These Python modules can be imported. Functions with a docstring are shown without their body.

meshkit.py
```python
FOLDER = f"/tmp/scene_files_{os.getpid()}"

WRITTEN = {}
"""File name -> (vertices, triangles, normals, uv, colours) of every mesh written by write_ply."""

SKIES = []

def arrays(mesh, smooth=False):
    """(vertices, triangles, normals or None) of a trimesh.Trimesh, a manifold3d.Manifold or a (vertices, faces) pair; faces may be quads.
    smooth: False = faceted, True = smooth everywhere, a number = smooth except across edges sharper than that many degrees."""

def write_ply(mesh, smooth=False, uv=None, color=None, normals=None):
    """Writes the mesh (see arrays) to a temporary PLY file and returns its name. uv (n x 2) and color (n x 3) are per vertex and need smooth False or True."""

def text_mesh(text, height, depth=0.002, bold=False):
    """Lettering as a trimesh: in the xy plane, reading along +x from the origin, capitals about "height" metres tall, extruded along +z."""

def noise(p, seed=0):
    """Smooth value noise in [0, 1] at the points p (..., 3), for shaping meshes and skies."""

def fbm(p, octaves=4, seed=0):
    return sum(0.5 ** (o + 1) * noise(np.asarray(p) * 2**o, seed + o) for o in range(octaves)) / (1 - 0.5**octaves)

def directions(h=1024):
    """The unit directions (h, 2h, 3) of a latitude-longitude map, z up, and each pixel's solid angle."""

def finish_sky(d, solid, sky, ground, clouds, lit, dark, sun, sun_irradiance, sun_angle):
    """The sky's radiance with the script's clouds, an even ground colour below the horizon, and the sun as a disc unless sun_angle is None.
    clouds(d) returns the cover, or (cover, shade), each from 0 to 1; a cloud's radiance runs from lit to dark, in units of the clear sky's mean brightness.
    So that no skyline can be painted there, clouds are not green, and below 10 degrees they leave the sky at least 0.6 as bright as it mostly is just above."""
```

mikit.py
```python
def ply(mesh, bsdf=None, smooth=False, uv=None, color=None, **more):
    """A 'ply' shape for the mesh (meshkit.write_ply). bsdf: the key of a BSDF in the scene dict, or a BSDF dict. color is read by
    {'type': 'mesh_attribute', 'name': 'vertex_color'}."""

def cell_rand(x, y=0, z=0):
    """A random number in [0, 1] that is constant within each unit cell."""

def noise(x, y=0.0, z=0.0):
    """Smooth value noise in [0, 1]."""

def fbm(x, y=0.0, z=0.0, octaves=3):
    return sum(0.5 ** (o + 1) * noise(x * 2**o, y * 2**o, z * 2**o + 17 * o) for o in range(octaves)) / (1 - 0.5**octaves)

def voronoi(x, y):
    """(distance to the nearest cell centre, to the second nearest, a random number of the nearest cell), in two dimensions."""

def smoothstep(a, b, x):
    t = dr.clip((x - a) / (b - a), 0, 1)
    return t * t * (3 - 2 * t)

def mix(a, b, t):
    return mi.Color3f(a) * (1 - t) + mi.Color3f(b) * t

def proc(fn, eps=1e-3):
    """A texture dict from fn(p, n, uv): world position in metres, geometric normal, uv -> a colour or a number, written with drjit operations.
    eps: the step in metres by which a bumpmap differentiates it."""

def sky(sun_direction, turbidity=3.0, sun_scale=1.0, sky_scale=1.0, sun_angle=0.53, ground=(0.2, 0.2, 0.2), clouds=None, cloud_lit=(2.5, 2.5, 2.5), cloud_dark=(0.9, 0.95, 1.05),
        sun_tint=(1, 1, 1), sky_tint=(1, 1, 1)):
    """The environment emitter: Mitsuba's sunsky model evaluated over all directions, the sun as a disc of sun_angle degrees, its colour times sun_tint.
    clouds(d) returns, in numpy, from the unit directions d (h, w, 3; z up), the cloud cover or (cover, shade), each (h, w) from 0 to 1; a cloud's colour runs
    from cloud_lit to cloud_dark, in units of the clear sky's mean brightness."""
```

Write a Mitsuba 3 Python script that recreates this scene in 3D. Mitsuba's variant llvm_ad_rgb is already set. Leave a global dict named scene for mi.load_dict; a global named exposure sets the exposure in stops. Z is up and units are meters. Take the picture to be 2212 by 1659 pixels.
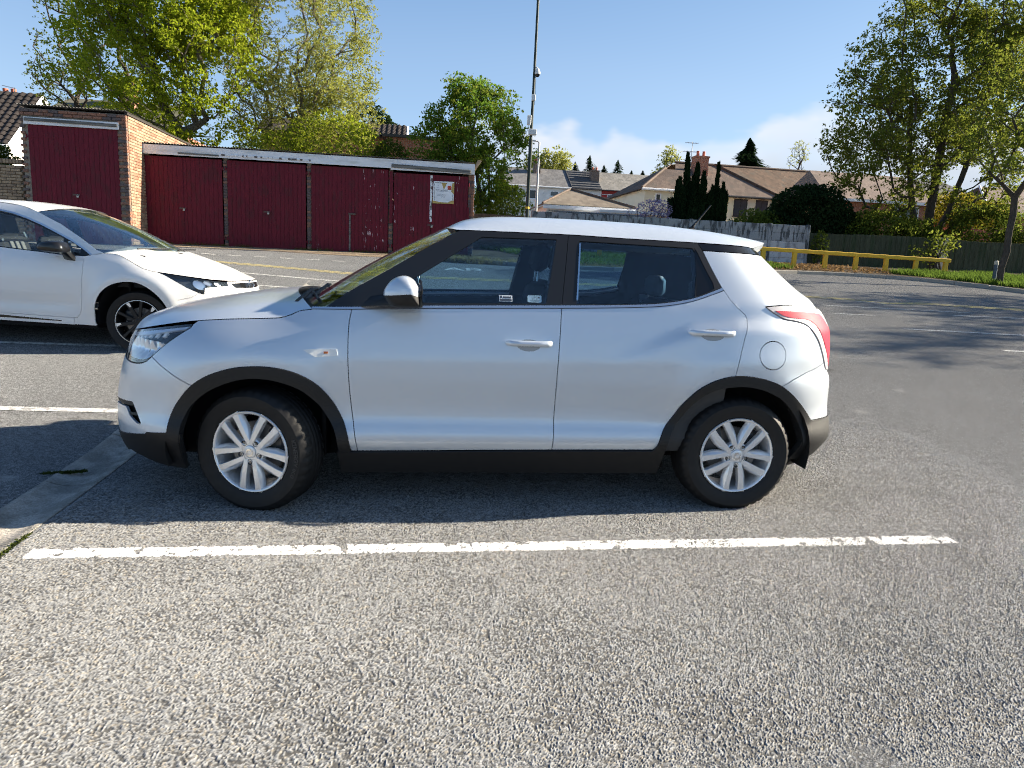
import math, numpy as np, trimesh, shapely, mitsuba as mi, mikit, meshkit
import drjit as dr
from mikit import proc, noise, fbm, voronoi, cell_rand, smoothstep, mix
from shapely.geometry import Polygon, LineString, Point, box as sbox
from scipy.interpolate import PchipInterpolator as PC
from scipy.spatial import Delaunay

scene, labels = {}, {}
T4 = mi.ScalarTransform4f
rng = np.random.default_rng(7)

# ------------------------------------------------------------------ camera, sky, exposure
CAM = np.array([-0.471, -4.489, 1.338])
YAW, PITCH, ROLL = math.radians(7.90), math.radians(9.90), math.radians(2.53)
_f = np.array([math.sin(YAW)*math.cos(PITCH), math.cos(YAW)*math.cos(PITCH), -math.sin(PITCH)])
_r = np.array([math.cos(YAW), -math.sin(YAW), 0.0])
_u = np.cross(_r, _f)
_up = -_r*math.sin(ROLL)+_u*math.cos(ROLL)
scene['camera'] = {'type': 'perspective', 'fov': 2*math.degrees(math.atan(1106/1540)), 'fov_axis': 'x',
                   'to_world': T4().look_at(origin=CAM.tolist(), target=(CAM+_f).tolist(), up=_up.tolist()),
                   'near_clip': 0.05, 'far_clip': 2000.0}
SUN = np.array([2.1, 0.17, 1.0]); SUN = SUN/np.linalg.norm(SUN)
exposure = 2.35


def cloud_cover(d):
    """A low bank of cumulus over the roofs, thin high cirrus above it."""
    x, y, z = d[..., 0], d[..., 1], np.maximum(d[..., 2], 1e-3)
    el = np.degrees(np.arcsin(np.clip(d[..., 2], -1, 1)))
    az = np.degrees(np.arctan2(x, y))
    q = np.stack([np.sin(np.radians(az))*9, np.cos(np.radians(az))*9, el*0.34], -1)
    n = meshkit.fbm(q, 5, seed=3)
    big = meshkit.fbm(q*[.35, .35, .25]+3.3, 3, seed=11)
    top = 10.4+1.6*(big-.5)+5.0*(meshkit.fbm(np.stack([q[..., 0]*1.4, q[..., 1]*1.4, q[..., 0]*0], -1), 4, seed=5)-.5)
    bank = np.clip((top-el)/1.1+(n-.5)*3.0, 0, 1)*np.clip((el+1)/2.5, 0, 1)
    bank = bank*np.clip((az-0)/9, 0, 1)*np.clip((75-az)/25, 0, 1)*np.clip(.62+1.3*(n-.42), .25, 1)
    shade = np.clip((top-el-1.6)/5.5+(n-.5)*1.6, 0, 1)
    qc = np.stack([x/(z+.25)*1.0+.5*y, y/(z+.25)*2.2-.4*x, z*0], -1)
    cir = np.clip((meshkit.fbm(qc, 5, seed=21)-.47)*1.1, 0, .34)*np.clip((el-12)/10, 0, 1)*np.clip((az-2)/25, 0.12, 1)
    veil = .24*np.clip((24-el)/18, 0, 1)*(.7+.6*meshkit.fbm(qc*.6+9, 3, seed=31))
    cir = np.maximum(cir, veil)
    cover = np.maximum(bank*.92, cir)
    return cover, np.where(bank*.92 > cir, shade*.8, 0.0)


scene['sky'] = mikit.sky(SUN.tolist(), turbidity=3.0, sun_scale=2.85, sky_scale=1.08, sun_tint=(.85, .97, 1.22), sky_tint=(.84, .97, 1.12), clouds=cloud_cover,
                         cloud_lit=(2.3, 2.32, 2.4), cloud_dark=(1.25, 1.45, 1.75))

# ------------------------------------------------------------------ helpers


def numbered(key):
    if key not in scene and key not in labels:
        return key
    k = 1
    while f'{key}_{k:03d}' in scene or f'{key}_{k:03d}' in labels:
        k += 1
    return f'{key}_{k:03d}'


def thing(name, label, cat, group=None):
    key = numbered(name)
    labels[key] = {'label': label, 'category': cat}
    if group:
        labels[key]['group'] = group
    return key


def put(name, mesh, mat, parent=None, smooth=False, T=None, label=None, kind=None, flat=False, **more):
    """One entry of the scene: a part of parent, or a top-level object. mesh may be a shape dict to share."""
    key = numbered(f'{parent}__{name}' if parent else name)
    d = dict(mesh) if isinstance(mesh, dict) else mikit.ply(mesh, None, smooth=smooth, **more)
    d['bsdf'] = {'type': 'ref', 'id': 'm_'+mat}
    if T is not None:
        d['to_world'] = T
    scene[key] = d
    if label or kind:
        labels.setdefault(key, {})
        if label:
            labels[key]['label'] = label
        if kind:
            labels[key]['kind'] = kind
    return key


def tagged(name, mesh, mat, label, cat, group=None, **kw):
    key = put(name, mesh, mat, **kw)
    labels.setdefault(key, {}).update({'label': label, 'category': cat})
    if group:
        labels[key]['group'] = group
    return key


def ground_piece(name, mesh, mat, **kw):
    return put(name, mesh, mat, kind='structure', **kw)


cat_ = trimesh.util.concatenate


def box(x0, x1, y0, y1, z0, z1):
    m = trimesh.creation.box([x1-x0, y1-y0, z1-z0])
    m.apply_translation([(x0+x1)/2, (y0+y1)/2, (z0+z1)/2])
    return m


def cbox(sx, sy, sz, c=.004):
    """A box with bevelled long edges, centred, 44 triangles."""
    a = np.array([sx, sy, sz])/2
    pts = []
    for s in np.ndindex(2, 2, 2):
        sg = np.array(s)*2-1
        for k in range(3):
            v = sg*a
            for j in range(3):
                if j != k:
                    v[j] -= sg[j]*c
            pts.append(v)
    return trimesh.convex.convex_hull(np.array(pts))


def tube(pts, r, sides=8, caps=True):
    """A tube along the polyline pts; r one radius or one per point."""
    p = np.asarray(pts, float)
    r = np.broadcast_to(np.asarray(r, float), (len(p),))
    t = np.gradient(p, axis=0)
    t /= np.linalg.norm(t, axis=1, keepdims=True)+1e-12
    ref = np.array([0, 0, 1.0]) if abs(t[:, 2]).mean() < .85 else np.array([1.0, 0, 0])
    a = np.cross(t, ref)
    a /= np.linalg.norm(a, axis=1, keepdims=True)+1e-12
    b = np.cross(t, a)
    ang = np.arange(sides)*2*np.pi/sides
    v = (p[:, None]+r[:, None, None]*(np.cos(ang)[None, :, None]*a[:, None]+np.sin(ang)[None, :, None]*b[:, None])).reshape(-1, 3)
    n = len(p)
    i, j = np.meshgrid(np.arange(n-1), np.arange(sides), indexing='ij')
    i, j = i.ravel(), j.ravel()
    q = np.stack([i*sides+j, i*sides+(j+1) % sides, (i+1)*sides+(j+1) % sides, (i+1)*sides+j], 1)
    f = [q[:, [0, 2, 1]], q[:, [0, 3, 2]]]
    if caps:
        k = np.arange(1, sides-1)
        f.append(np.stack([k*0, k, k+1], 1))
        f.append(np.stack([k*0, k+1, k], 1)+(n-1)*sides)
    return trimesh.Trimesh(v, np.vstack(f), process=False)


def revolve(profile, n=64, axis='y', a0=0, a1=2*np.pi):
    """profile: (radius, along) pairs; revolved about the given axis."""
    pr = np.asarray(profile, float)
    full = abs(a1-a0-2*np.pi) < 1e-6
    ang = np.linspace(a0, a1, n, endpoint=not full)
    R, A = pr[:, 0], pr[:, 1]
    c, s = np.cos(ang), np.sin(ang)
    if axis == 'y':
        v = np.stack([np.outer(c, R), np.broadcast_to(A, (n, len(A))), np.outer(s, R)], -1)
    elif axis == 'z':
        v = np.stack([np.outer(c, R), np.outer(s, R), np.broadcast_to(A, (n, len(A)))], -1)
    else:
        v = np.stack([np.broadcast_to(A, (n, len(A))), np.outer(c, R), np.outer(s, R)], -1)
    return grid_mesh(v, wrap=full)


def grid_mesh(v, wrap=False):
    n, m = v.shape[:2]
    i, j = np.meshgrid(np.arange(n if wrap else n-1), np.arange(m-1), indexing='ij')
    i, j = i.ravel(), j.ravel()
    i2 = (i+1) % n
    q = np.stack([i*m+j, i2*m+j, i2*m+j+1, i*m+j+1], 1)
    return trimesh.Trimesh(v.reshape(-1, 3), np.vstack([q[:, [0, 1, 2]], q[:, [0, 2, 3]]]), process=False)


def extrude(poly, depth, engine='earcut'):
    return trimesh.creation.extrude_polygon(poly, depth, engine=engine)


def prism_xz(pts, y0, y1):
    """A polygon in (x, z) extruded from y0 to y1 (y0 < y1)."""
    m = extrude(pts if isinstance(pts, Polygon) else Polygon(pts), y1-y0)
    m.apply_transform(np.array([[1, 0, 0, 0], [0, 0, -1, y1], [0, 1, 0, 0], [0, 0, 0, 1.0]]))
    return m


def rot(deg, axis, at=(0, 0, 0)):
    return trimesh.transformations.rotation_matrix(math.radians(deg), axis, at)


def moved(m, M):
    m = m.copy()
    m.apply_transform(np.asarray(M, float))
    return m


def tr(x, y, z):
    return trimesh.transformations.translation_matrix([x, y, z])


def hull(pts):
    return trimesh.convex.convex_hull(np.asarray(pts, float))


def smooth_chain(pts, n=6):
    """Catmull-Rom through the points."""
    p = np.asarray(pts, float)
    e = np.vstack([2*p[0]-p[1], p, 2*p[-1]-p[-2]])
    out = []
    for i in range(len(p)-1):
        a, b, c, d = e[i:i+4]
        for t in np.arange(n)/n:
            out.append(.5*((2*b)+(c-a)*t+(2*a-5*b+4*c-d)*t*t+(-a+3*b-3*c+d)*t**3))
    out.append(p[-1])
    return np.array(out)


def sst(a, b, x):
    t = np.clip((x-a)/(b-a), 0, 1)
    return t*t*(3-2*t)


# the lie of the land: level where the photographer stands, then rising away
_T = PC([-200, -1.0, 0.0, 0.75, 3.7, 8, 12.0, 14.0, 15.8, 16.5, 21, 30, 60, 400], [0, 0, .012, .06, .255, .62, 1.0, 1.17, 1.29, 1.345, 1.56, 1.7, 1.9, 1.9])


def ground_z(y):
    return _T(np.clip(y, -200, 400))


# ------------------------------------------------------------------ materials


def M(key, **kw):
    scene['m_'+key] = kw
    return key


def rgb(*c):
    return {'type': 'rgb', 'value': list(c)}


def mat(key, color, rough=.6, spec=.5, metal=0.0, two=True, bump=None, **kw):
    """principled; color an rgb triple or a proc function; bump = (fn, scale, eps)."""
    b = {'type': 'principled', 'base_color': proc(color) if callable(color) else rgb(*color),
         'roughness': proc(rough) if callable(rough) else rough, 'specular': spec, 'metallic': metal, **kw}
    if bump:
        b = {'type': 'bumpmap', 'arbitrary': proc(bump[0], bump[2] if len(bump) > 2 else 1e-3), 'scale': bump[1], 'bsdf': b}
    scene['m_'+key] = {'type': 'twosided', 'bsdf': b} if two else b
    return key


def loose(p, w):
    """Where a stone has gone and the binder lies bare."""
    return smoothstep(.56, .66, .60*noise(p.x*160+9, p.y*160)+.40*noise(p.x*75+2, p.y*75)+.22*(w-.5))


def asphalt_color(p, n, uv):
    a, b, w = voronoi(p.x*105, p.y*105)
    edge = smoothstep(.02, .16, b-a)
    patch = fbm(p.x*.9, p.y*.9, 0, 3)
    fine = noise(p.x*420, p.y*420)
    stone = mix(mi.Color3f(.145, .149, .154), mi.Color3f(.325, .332, .338), w)*(.80+.4*fine)
    c = mix(mi.Color3f(.06, .059, .057), stone, edge*(1-.8*loose(p, w)))
    u, v, k = voronoi(p.x*.85+.3, p.y*.85+.7)
    rag = .5*fbm(p.x*22, p.y*22, 0, 3)
    c = mix(c, mi.Color3f(.34, .335, .32), (1-smoothstep(.03, .07, u+.10*rag-.03))*smoothstep(.80, .82, k)*.5)
    c = mix(c, mi.Color3f(.06, .057, .053), (1-smoothstep(.05, .10, u+.10*rag-.03))*(1-smoothstep(.10, .12, k))*.5)
    grit = noise(p.x*62, p.y*62)+.6*noise(p.x*31+4, p.y*31)
    return c*(.80+.28*patch)*(.62+.46*grit)


def asphalt_height(p, n, uv):
    a, b, w = voronoi(p.x*105, p.y*105)
    return smoothstep(.0, .28, b-a)*(.5+.5*w)*(1-.8*loose(p, w))+.15*noise(p.x*300, p.y*300)


M('stones', type='twosided', bsdf={'type': 'principled', 'base_color': {'type': 'mesh_attribute', 'name': 'vertex_color'}, 'roughness': .85, 'specular': .3})
mat('road_paint', lambda p, n, uv: mi.Color3f(.62, .62, .605)*(.86+.2*noise(p.x*150, p.y*150)+.10*(fbm(p.x*9, p.y*9)-.5)), rough=.7, spec=.4)
mat('asphalt', asphalt_color, rough=.85, spec=.35, bump=(asphalt_height, .0055, .0014))


def line_color(base):
    def fn(p, n, uv):
        a, b, w = voronoi(p.x*105, p.y*105)
        wear = smoothstep(.57, .64, fbm(p.x*34, p.y*34, 0, 3)+.30*(fbm(p.x*2.1, p.y*2.1)-.5)+.10*(w-.5))
        gap = dr.maximum(1-smoothstep(.0, .08, b-a), loose(p, w)*.75)
        c = mi.Color3f(*base)*(.90+.15*noise(p.x*200, p.y*200))
        return mix(c, mi.Color3f(.20, .195, .185), dr.clip(wear*.8+gap*.6, 0, 1))
    return fn


mat('white_line', line_color((.58, .58, .565)), rough=.7, spec=.4, bump=(asphalt_height, .003, .0016))
mat('yellow_line', line_color((.62, .50, .17)), rough=.7, spec=.4, bump=(asphalt_height, .003, .0016))


def concrete_color(p, n, uv):
    k = fbm(p.x*9, p.y*9, p.z*9, 4)
    s = noise(p.x*140, p.y*140, p.z*140)
    return mix(mi.Color3f(.21, .20, .18), mi.Color3f(.36, .335, .30), smoothstep(.3, .7, k))*(.70+.55*s)


mat('concrete', concrete_color, rough=.9, spec=.3, bump=(lambda p, n, uv: smoothstep(.38, .55, fbm(p.x*70, p.y*70, 0, 3))+.5*noise(p.x*220, p.y*220), .006, .002))
mat('black_plastic', lambda p, n, uv: mi.Color3f(.0085, .009, .010)*(.85+.3*noise(p.x*300, p.y*300, p.z*300)), rough=.55, spec=.4)
mat('gloss_black', (.008, .008, .009), rough=.12, spec=.5)
mat('dark_inside', (.012, .012, .013), rough=.9, spec=.2)
mat('rubber', lambda p, n, uv: mi.Color3f(.009, .009, .0095)*(.7+.6*fbm(p.x*25, p.y*25, p.z*25)), rough=.62, spec=.35)
mat('rubber_letter', (.035, .035, .036), rough=.5, spec=.4)
mat('alloy', (.72, .73, .745), rough=.30, spec=.5, metal=.55, clearcoat=.6, clearcoat_gloss=.9)
mat('dark_alloy', (.010, .010, .011), rough=.42, spec=.35)
mat('brake_steel', (.22, .21, .20), rough=.45, metal=.8)
mat('chrome', (.75, .76, .78), rough=.08, metal=1.0)
def coated(key, flake, body, ior=1.9, w=.5, rough=.32):
    """Car paint: a metallic layer with a clear, mirror-like coat over it."""
    scene['m_'+key] = {'type': 'twosided', 'bsdf': {'type': 'blendbsdf', 'weight': w,
                  'a': {'type': 'principled', 'base_color': rgb(*flake), 'metallic': 1.0, 'roughness': rough, 'specular': .5},
                  'b': {'type': 'roughplastic', 'diffuse_reflectance': rgb(*body), 'int_ior': ior, 'alpha': .02, 'distribution': 'ggx'}}}


coated('silver_paint', (.74, .79, .85), (.54, .595, .66), ior=1.9, w=.70, rough=.36)
scene['m_white_paint'] = {'type': 'twosided', 'bsdf': {'type': 'roughplastic', 'diffuse_reflectance': rgb(.74, .745, .75), 'int_ior': 1.7, 'alpha': .03, 'distribution': 'ggx'}}
mat('seat_cloth', (.03, .031, .034), rough=.85, spec=.3)
mat('seat_grey', (.18, .18, .185), rough=.8, spec=.3)
mat('trim_grey', (.045, .047, .05), rough=.7, spec=.35)
mat('headliner', (.28, .275, .26), rough=.9, spec=.2)
M('pane', type='thindielectric', int_ior=1.5, specular_transmittance=rgb(.80, .86, .86))
M('tinted_pane', type='thindielectric', int_ior=1.5, specular_transmittance=rgb(.42, .60, .74))
M('privacy_pane', type='thindielectric', int_ior=1.5, specular_transmittance=rgb(.36, .56, .72))
M('lens', type='thindielectric', int_ior=1.5, specular_transmittance=rgb(.93, .94, .95))
mat('red_lens', (.44, .028, .060), rough=.55, spec=.10)
mat('clear_lens', (.62, .63, .66), rough=.12, spec=.5, metal=.3, clearcoat=1.0, clearcoat_gloss=.98)
mat('white_plastic', (.75, .75, .73), rough=.35, spec=.5)
mat('amber', (.45, .12, .02), rough=.3)
mat('mirror_glass', (.85, .86, .88), rough=.02, metal=1.0)
# painted lines on the car park, in metres on the ground
FAR_WHITE = [((-9.5, 3.72), (-3.0, 3.54), .09), ((-8.5, 1.30), (-2.55, 1.10), .10), ((-5.2, 10.80), (-1.3, 9.45), .09), ((-4.6, 8.98), (-1.2, 8.35), .09),
             ((7.6, 8.92), (10.6, 8.62), .07), ((7.2, 7.90), (8.0, 7.80), .07), ((9.9, 8.18), (11.4, 8.10), .07), ((7.6, 6.44), (12.5, 5.80), .09), ((8.0, 4.80), (11.0, 4.55), .09),
             ((8.2, 10.05), (9.3, 9.40), .07)] + [((-5.6+.62*k, 13.74-.085*k), (-5.27+.62*k, 13.70-.085*k), .11) for k in range(6)]
FAR_YELLOW = [([(-9.0, 13.6), (-4.81, 12.12), (-3.93, 11.81), (-2.85, 11.4), (-1.87, 10.98), (-.27, 10.86), (1.57, 10.87), (5.5, 10.7), (8.93, 9.95)], .075),
              ([(-9.0, 13.42), (-4.76, 11.94), (-3.88, 11.62), (-2.81, 11.22), (-1.85, 10.81), (-.27, 10.68), (1.57, 10.69), (5.5, 10.5), (8.93, 9.80)], .075),
              ([(8.93, 9.84), (9.45, 9.55), (10.41, 9.80), (11.24, 9.60), (12.54, 9.40), (16, 9.0)], .08), ([(9.25, 9.50), (10.41, 9.62), (11.24, 9.43), (12.54, 9.22), (16, 8.8)], .08)]
# ------------------------------------------------------------------ the ground, its drain and its painted lines
CH0, CH1 = -2.512, -2.212          # the dished concrete channel runs away from the camera between these x


def ground_sheet():
    ys = np.unique(np.concatenate([np.linspace(-60, -6, 12), np.linspace(-6, 16, 111), np.linspace(16, 40, 60), np.linspace(40, 400, 30)]))
    xs = np.unique(np.concatenate([[-300, -60, -20, -8, CH0, CH0+.002, CH1-.002, CH1, 0, 8, 20, 60, 300]]))
    X, Y = np.meshgrid(xs, ys, indexing='ij')
    Z = ground_z(Y)+0*X
    dip = (X > CH0+.001) & (X < CH1-.001) & (Y > -9) & (Y < 9.2)
    Z = Z-.06*dip
    return grid_mesh(np.stack([X, Y, Z], -1))


g = ground_sheet()
g.vertices[:, 2] -= 0.0
ground_piece('car_park_asphalt', g, 'asphalt', smooth=25)


def on_ground(poly, lift, step=.25):
    """A flat shape draped on the ground: polygon in (x, y)."""
    poly = poly if isinstance(poly, Polygon) else Polygon(poly)
    poly = poly.segmentize(step)
    x0, y0, x1, y1 = poly.bounds
    gx, gy = np.arange(x0+step/2, x1, step), np.arange(y0+step/2, y1, step)
    P = np.array([(a, b) for a in gx for b in gy]).reshape(-1, 2)
    if len(P):
        P = P[shapely.contains_xy(poly.buffer(-step*.3), P[:, 0], P[:, 1])]
    pts = np.vstack([np.array(poly.exterior.coords)[:-1]]+[np.array(r.coords)[:-1] for r in poly.interiors]+[P])
    t = Delaunay(pts).simplices
    c = pts[t].mean(1)
    t = t[shapely.contains_xy(poly, c[:, 0], c[:, 1])]
    v = np.column_stack([pts, ground_z(pts[:, 1])+lift])
    m = trimesh.Trimesh(v, t, process=False)
    if len(m.faces) and m.face_normals[:, 2].mean() < 0:
        m.invert()
    return m


def stripe(pts, width, lift=.004):
    return on_ground(LineString(pts).buffer(width/2, cap_style='flat', join_style='mitre'), lift)


def rough_edge(p0, p1, width, seed, amp=.006, step=.02):
    """A painted bar with slightly ragged edges and ends."""
    r = np.random.default_rng(seed)
    p0, p1 = np.array(p0, float), np.array(p1, float)
    d = p1-p0
    L = np.linalg.norm(d)
    d /= L
    nrm = np.array([-d[1], d[0]])
    n = max(8, int(L/step))
    t = np.linspace(0, L, n)
    a = p0+t[:, None]*d+nrm*(width/2+amp*r.standard_normal(n))[:, None]
    b = p0+t[:, None]*d-nrm*(width/2+amp*r.standard_normal(n))[:, None]
    return Polygon(np.vstack([a, b[::-1]])).buffer(0)


near_line = rough_edge((-2.10, -1.368), (2.31, -1.312), .100, 3, .0028)
if near_line.geom_type != 'Polygon':
    near_line = max(near_line.geoms, key=lambda q: q.area)


def stone_relief(x, y):
    """Rolled chippings seen close: every stone a tilted flat top at its own height, sunk binder between. Returns height (m) and tone."""
    from scipy.spatial import cKDTree
    r = np.random.default_rng(17)
    pad, sp = .05, .0079
    gx, gy = np.arange(x.min()-pad, x.max()+pad, sp), np.arange(y.min()-pad, y.max()+pad, sp*.92)
    G = np.stack(np.meshgrid(gx, gy, indexing='ij'), -1)
    G = G+r.uniform(-.5, .5, G.shape)*sp*.95
    seeds = G.reshape(-1, 2)
    seeds = seeds[r.uniform(size=len(seeds)) > .06]
    n = len(seeds)
    top = r.beta(2.2, 1.5, n)*.0024
    lost = r.uniform(size=n) < .10+.16*(meshkit.fbm(np.column_stack([seeds*5.0, seeds[:, :1]*0]), 3, 4) > .54)
    top[lost] = -.0016
    tilt = r.normal(0, .11, (n, 2))
    tone = r.beta(2, 2, n)
    wx = x+.0016*(meshkit.noise(np.column_stack([x*260, y*260, 0*x]), 3)-.5)*2
    wy = y+.0016*(meshkit.noise(np.column_stack([x*260, y*260, 0*x+7]), 5)-.5)*2
    q = np.column_stack([wx, wy])
    d, i = cKDTree(seeds).query(q, k=2, workers=2)
    dv = q-seeds[i[:, 0]]
    edge = np.clip((d[:, 1]-d[:, 0])/.0028, 0, 1)
    edge = edge*edge*(3-2*edge)
    h = -.0024+edge*(.0024+top[i[:, 0]]+(tilt[i[:, 0]]*dv).sum(1))
    h = h+.0005*(meshkit.noise(np.column_stack([x*700, y*700, 0*x]), 9)-.5)
    h = h+.0035*(meshkit.fbm(np.column_stack([x*3, y*3, 0*x]), 2, 8)-.5)
    return h, tone[i[:, 0]], edge*(~lost[i[:, 0]]*.85+.15)


def tarmac_patch():
    ys, y = [], -3.05
    while y < 1.30:
        ys.append(y)
        y += np.interp(y, [-3.05, -1.2, .2, 1.3], [.0040, .0054, .0076, .0092])
    ys = np.array(ys)
    xs = np.arange(CH1+.006, 3.70, .0048)
    X, Y = np.meshgrid(xs, ys, indexing='ij')
    keep = (X > -.75-.58*(Y+4.489)) & (X < .15+1.0*(Y+4.489)) & ((Y < -.22) | (X > 1.62))
    idx = -np.ones(X.shape, int)
    idx[keep] = np.arange(keep.sum())
    x, y = X[keep], Y[keep]
    h, tone, cov = stone_relief(x, y)
    # the patch sinks into the plain sheet round its rim
    rim = np.minimum.reduce([x+.75+.58*(y+4.489), .15+1.0*(y+4.489)-x, y+3.05, np.where(x > 1.62, 1.29-y, -.22-y)*1.0, np.where(y > -.22, x-1.62, 9.0), 3.69-x, (x-CH1)*14])
    ragged = rim+.30*(meshkit.fbm(np.column_stack([x*6, y*6, 0*x]), 3, 12)-.62)
    z = ground_z(y)+.0062+h-.0085*np.clip(1-ragged/.42, 0, 1)-.006*np.clip(1-rim/.03, 0, 1)
    V = np.column_stack([x, y, z])
    f0, f1, f2, f3 = idx[:-1, :-1].ravel(), idx[1:, :-1].ravel(), idx[1:, 1:].ravel(), idx[:-1, 1:].ravel()
    ok = (f0 >= 0) & (f1 >= 0) & (f2 >= 0) & (f3 >= 0)
    F = np.vstack([np.stack([f0, f1, f2], 1)[ok], np.stack([f0, f2, f3], 1)[ok]])
    k = tone[:, None]
    big = meshkit.fbm(np.column_stack([x*.9, y*.9, 0*x]), 3, 2)[:, None]
    warm = (meshkit.noise(np.column_stack([np.round(tone*9973), 0*x, 0*x]), 6)[:, None] > .90)
    stone = np.array([[.145, .149, .154]])*(1-k)+np.array([[.325, .332, .338]])*k
    stone = np.where(warm, stone*np.array([[1.08, .97, .82]]), stone)
    c = np.array([[.06, .059, .057]])*(1-cov[:, None])+stone*cov[:, None]
    C = c*(.88+.24*big)
    cen = V[F].mean(1)
    inside = shapely.contains_xy(near_line, cen[:, 0], cen[:, 1])
    hh = h[F].mean(1)
    worn = meshkit.fbm(np.column_stack([cen[:, :2]*26, cen[:, :1]*0]), 3, 33)+.22*(meshkit.fbm(np.column_stack([cen[:, :2]*2.2, cen[:, :1]*0]), 2, 34)-.5)
    paint = inside & (hh > -.0022) & (worn < .70)
    return V, F, C, paint


V_, F_, C_, paint_ = tarmac_patch()
ground_piece('car_park_asphalt', trimesh.Trimesh(V_, F_[~paint_], process=False), 'stones', smooth=False, color=C_)
pl, inv = np.unique(F_[paint_], return_inverse=True)
ground_piece('white_bay_line', trimesh.Trimesh(V_[pl]+[0, 0, .0006], inv.reshape(-1, 3), process=False), 'road_paint')
for (a, b, w_) in FAR_WHITE:
    ground_piece('white_bay_line', stripe([a, b], w_), 'white_line')
for pl, w_ in FAR_YELLOW:
    ground_piece('yellow_line', stripe(pl, w_, .005), 'yellow_line')

# the channel: dished concrete lengths laid end to end
ch = []
for k, y0 in enumerate(np.arange(-8.6, 9.0, .915)):
    L = .905
    xs = np.linspace(CH0+.004, CH1-.004, 17)
    u = (xs-(CH0+CH1)/2)/((CH1-CH0)/2)
    prof = np.where(abs(u) > .84, .004, .004-.026*(1-(u/.84)**2))
    jig = rng.normal(0, .0025)
    ys = np.linspace(y0, y0+L, 7)
    X, Y = np.meshgrid(xs, ys, indexing='ij')
    Z = ground_z(Y)+prof[:, None]+jig
    top = grid_mesh(np.stack([X, Y, Z], -1))
    if top.face_normals[:, 2].mean() < 0:
        top.invert()
    sides = []
    for q in (np.stack([X[0], Y[0], Z[0]], -1), np.stack([X[-1], Y[-1], Z[-1]], -1), np.stack([X[:, 0], Y[:, 0], Z[:, 0]], -1), np.stack([X[:, -1], Y[:, -1], Z[:, -1]], -1)):
        sides.append(grid_mesh(np.stack([q, q-[0, 0, .07]], 1)))
    ch.append(cat_([top]+sides))
labels['drainage_channel'] = {'kind': 'structure'}
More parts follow.
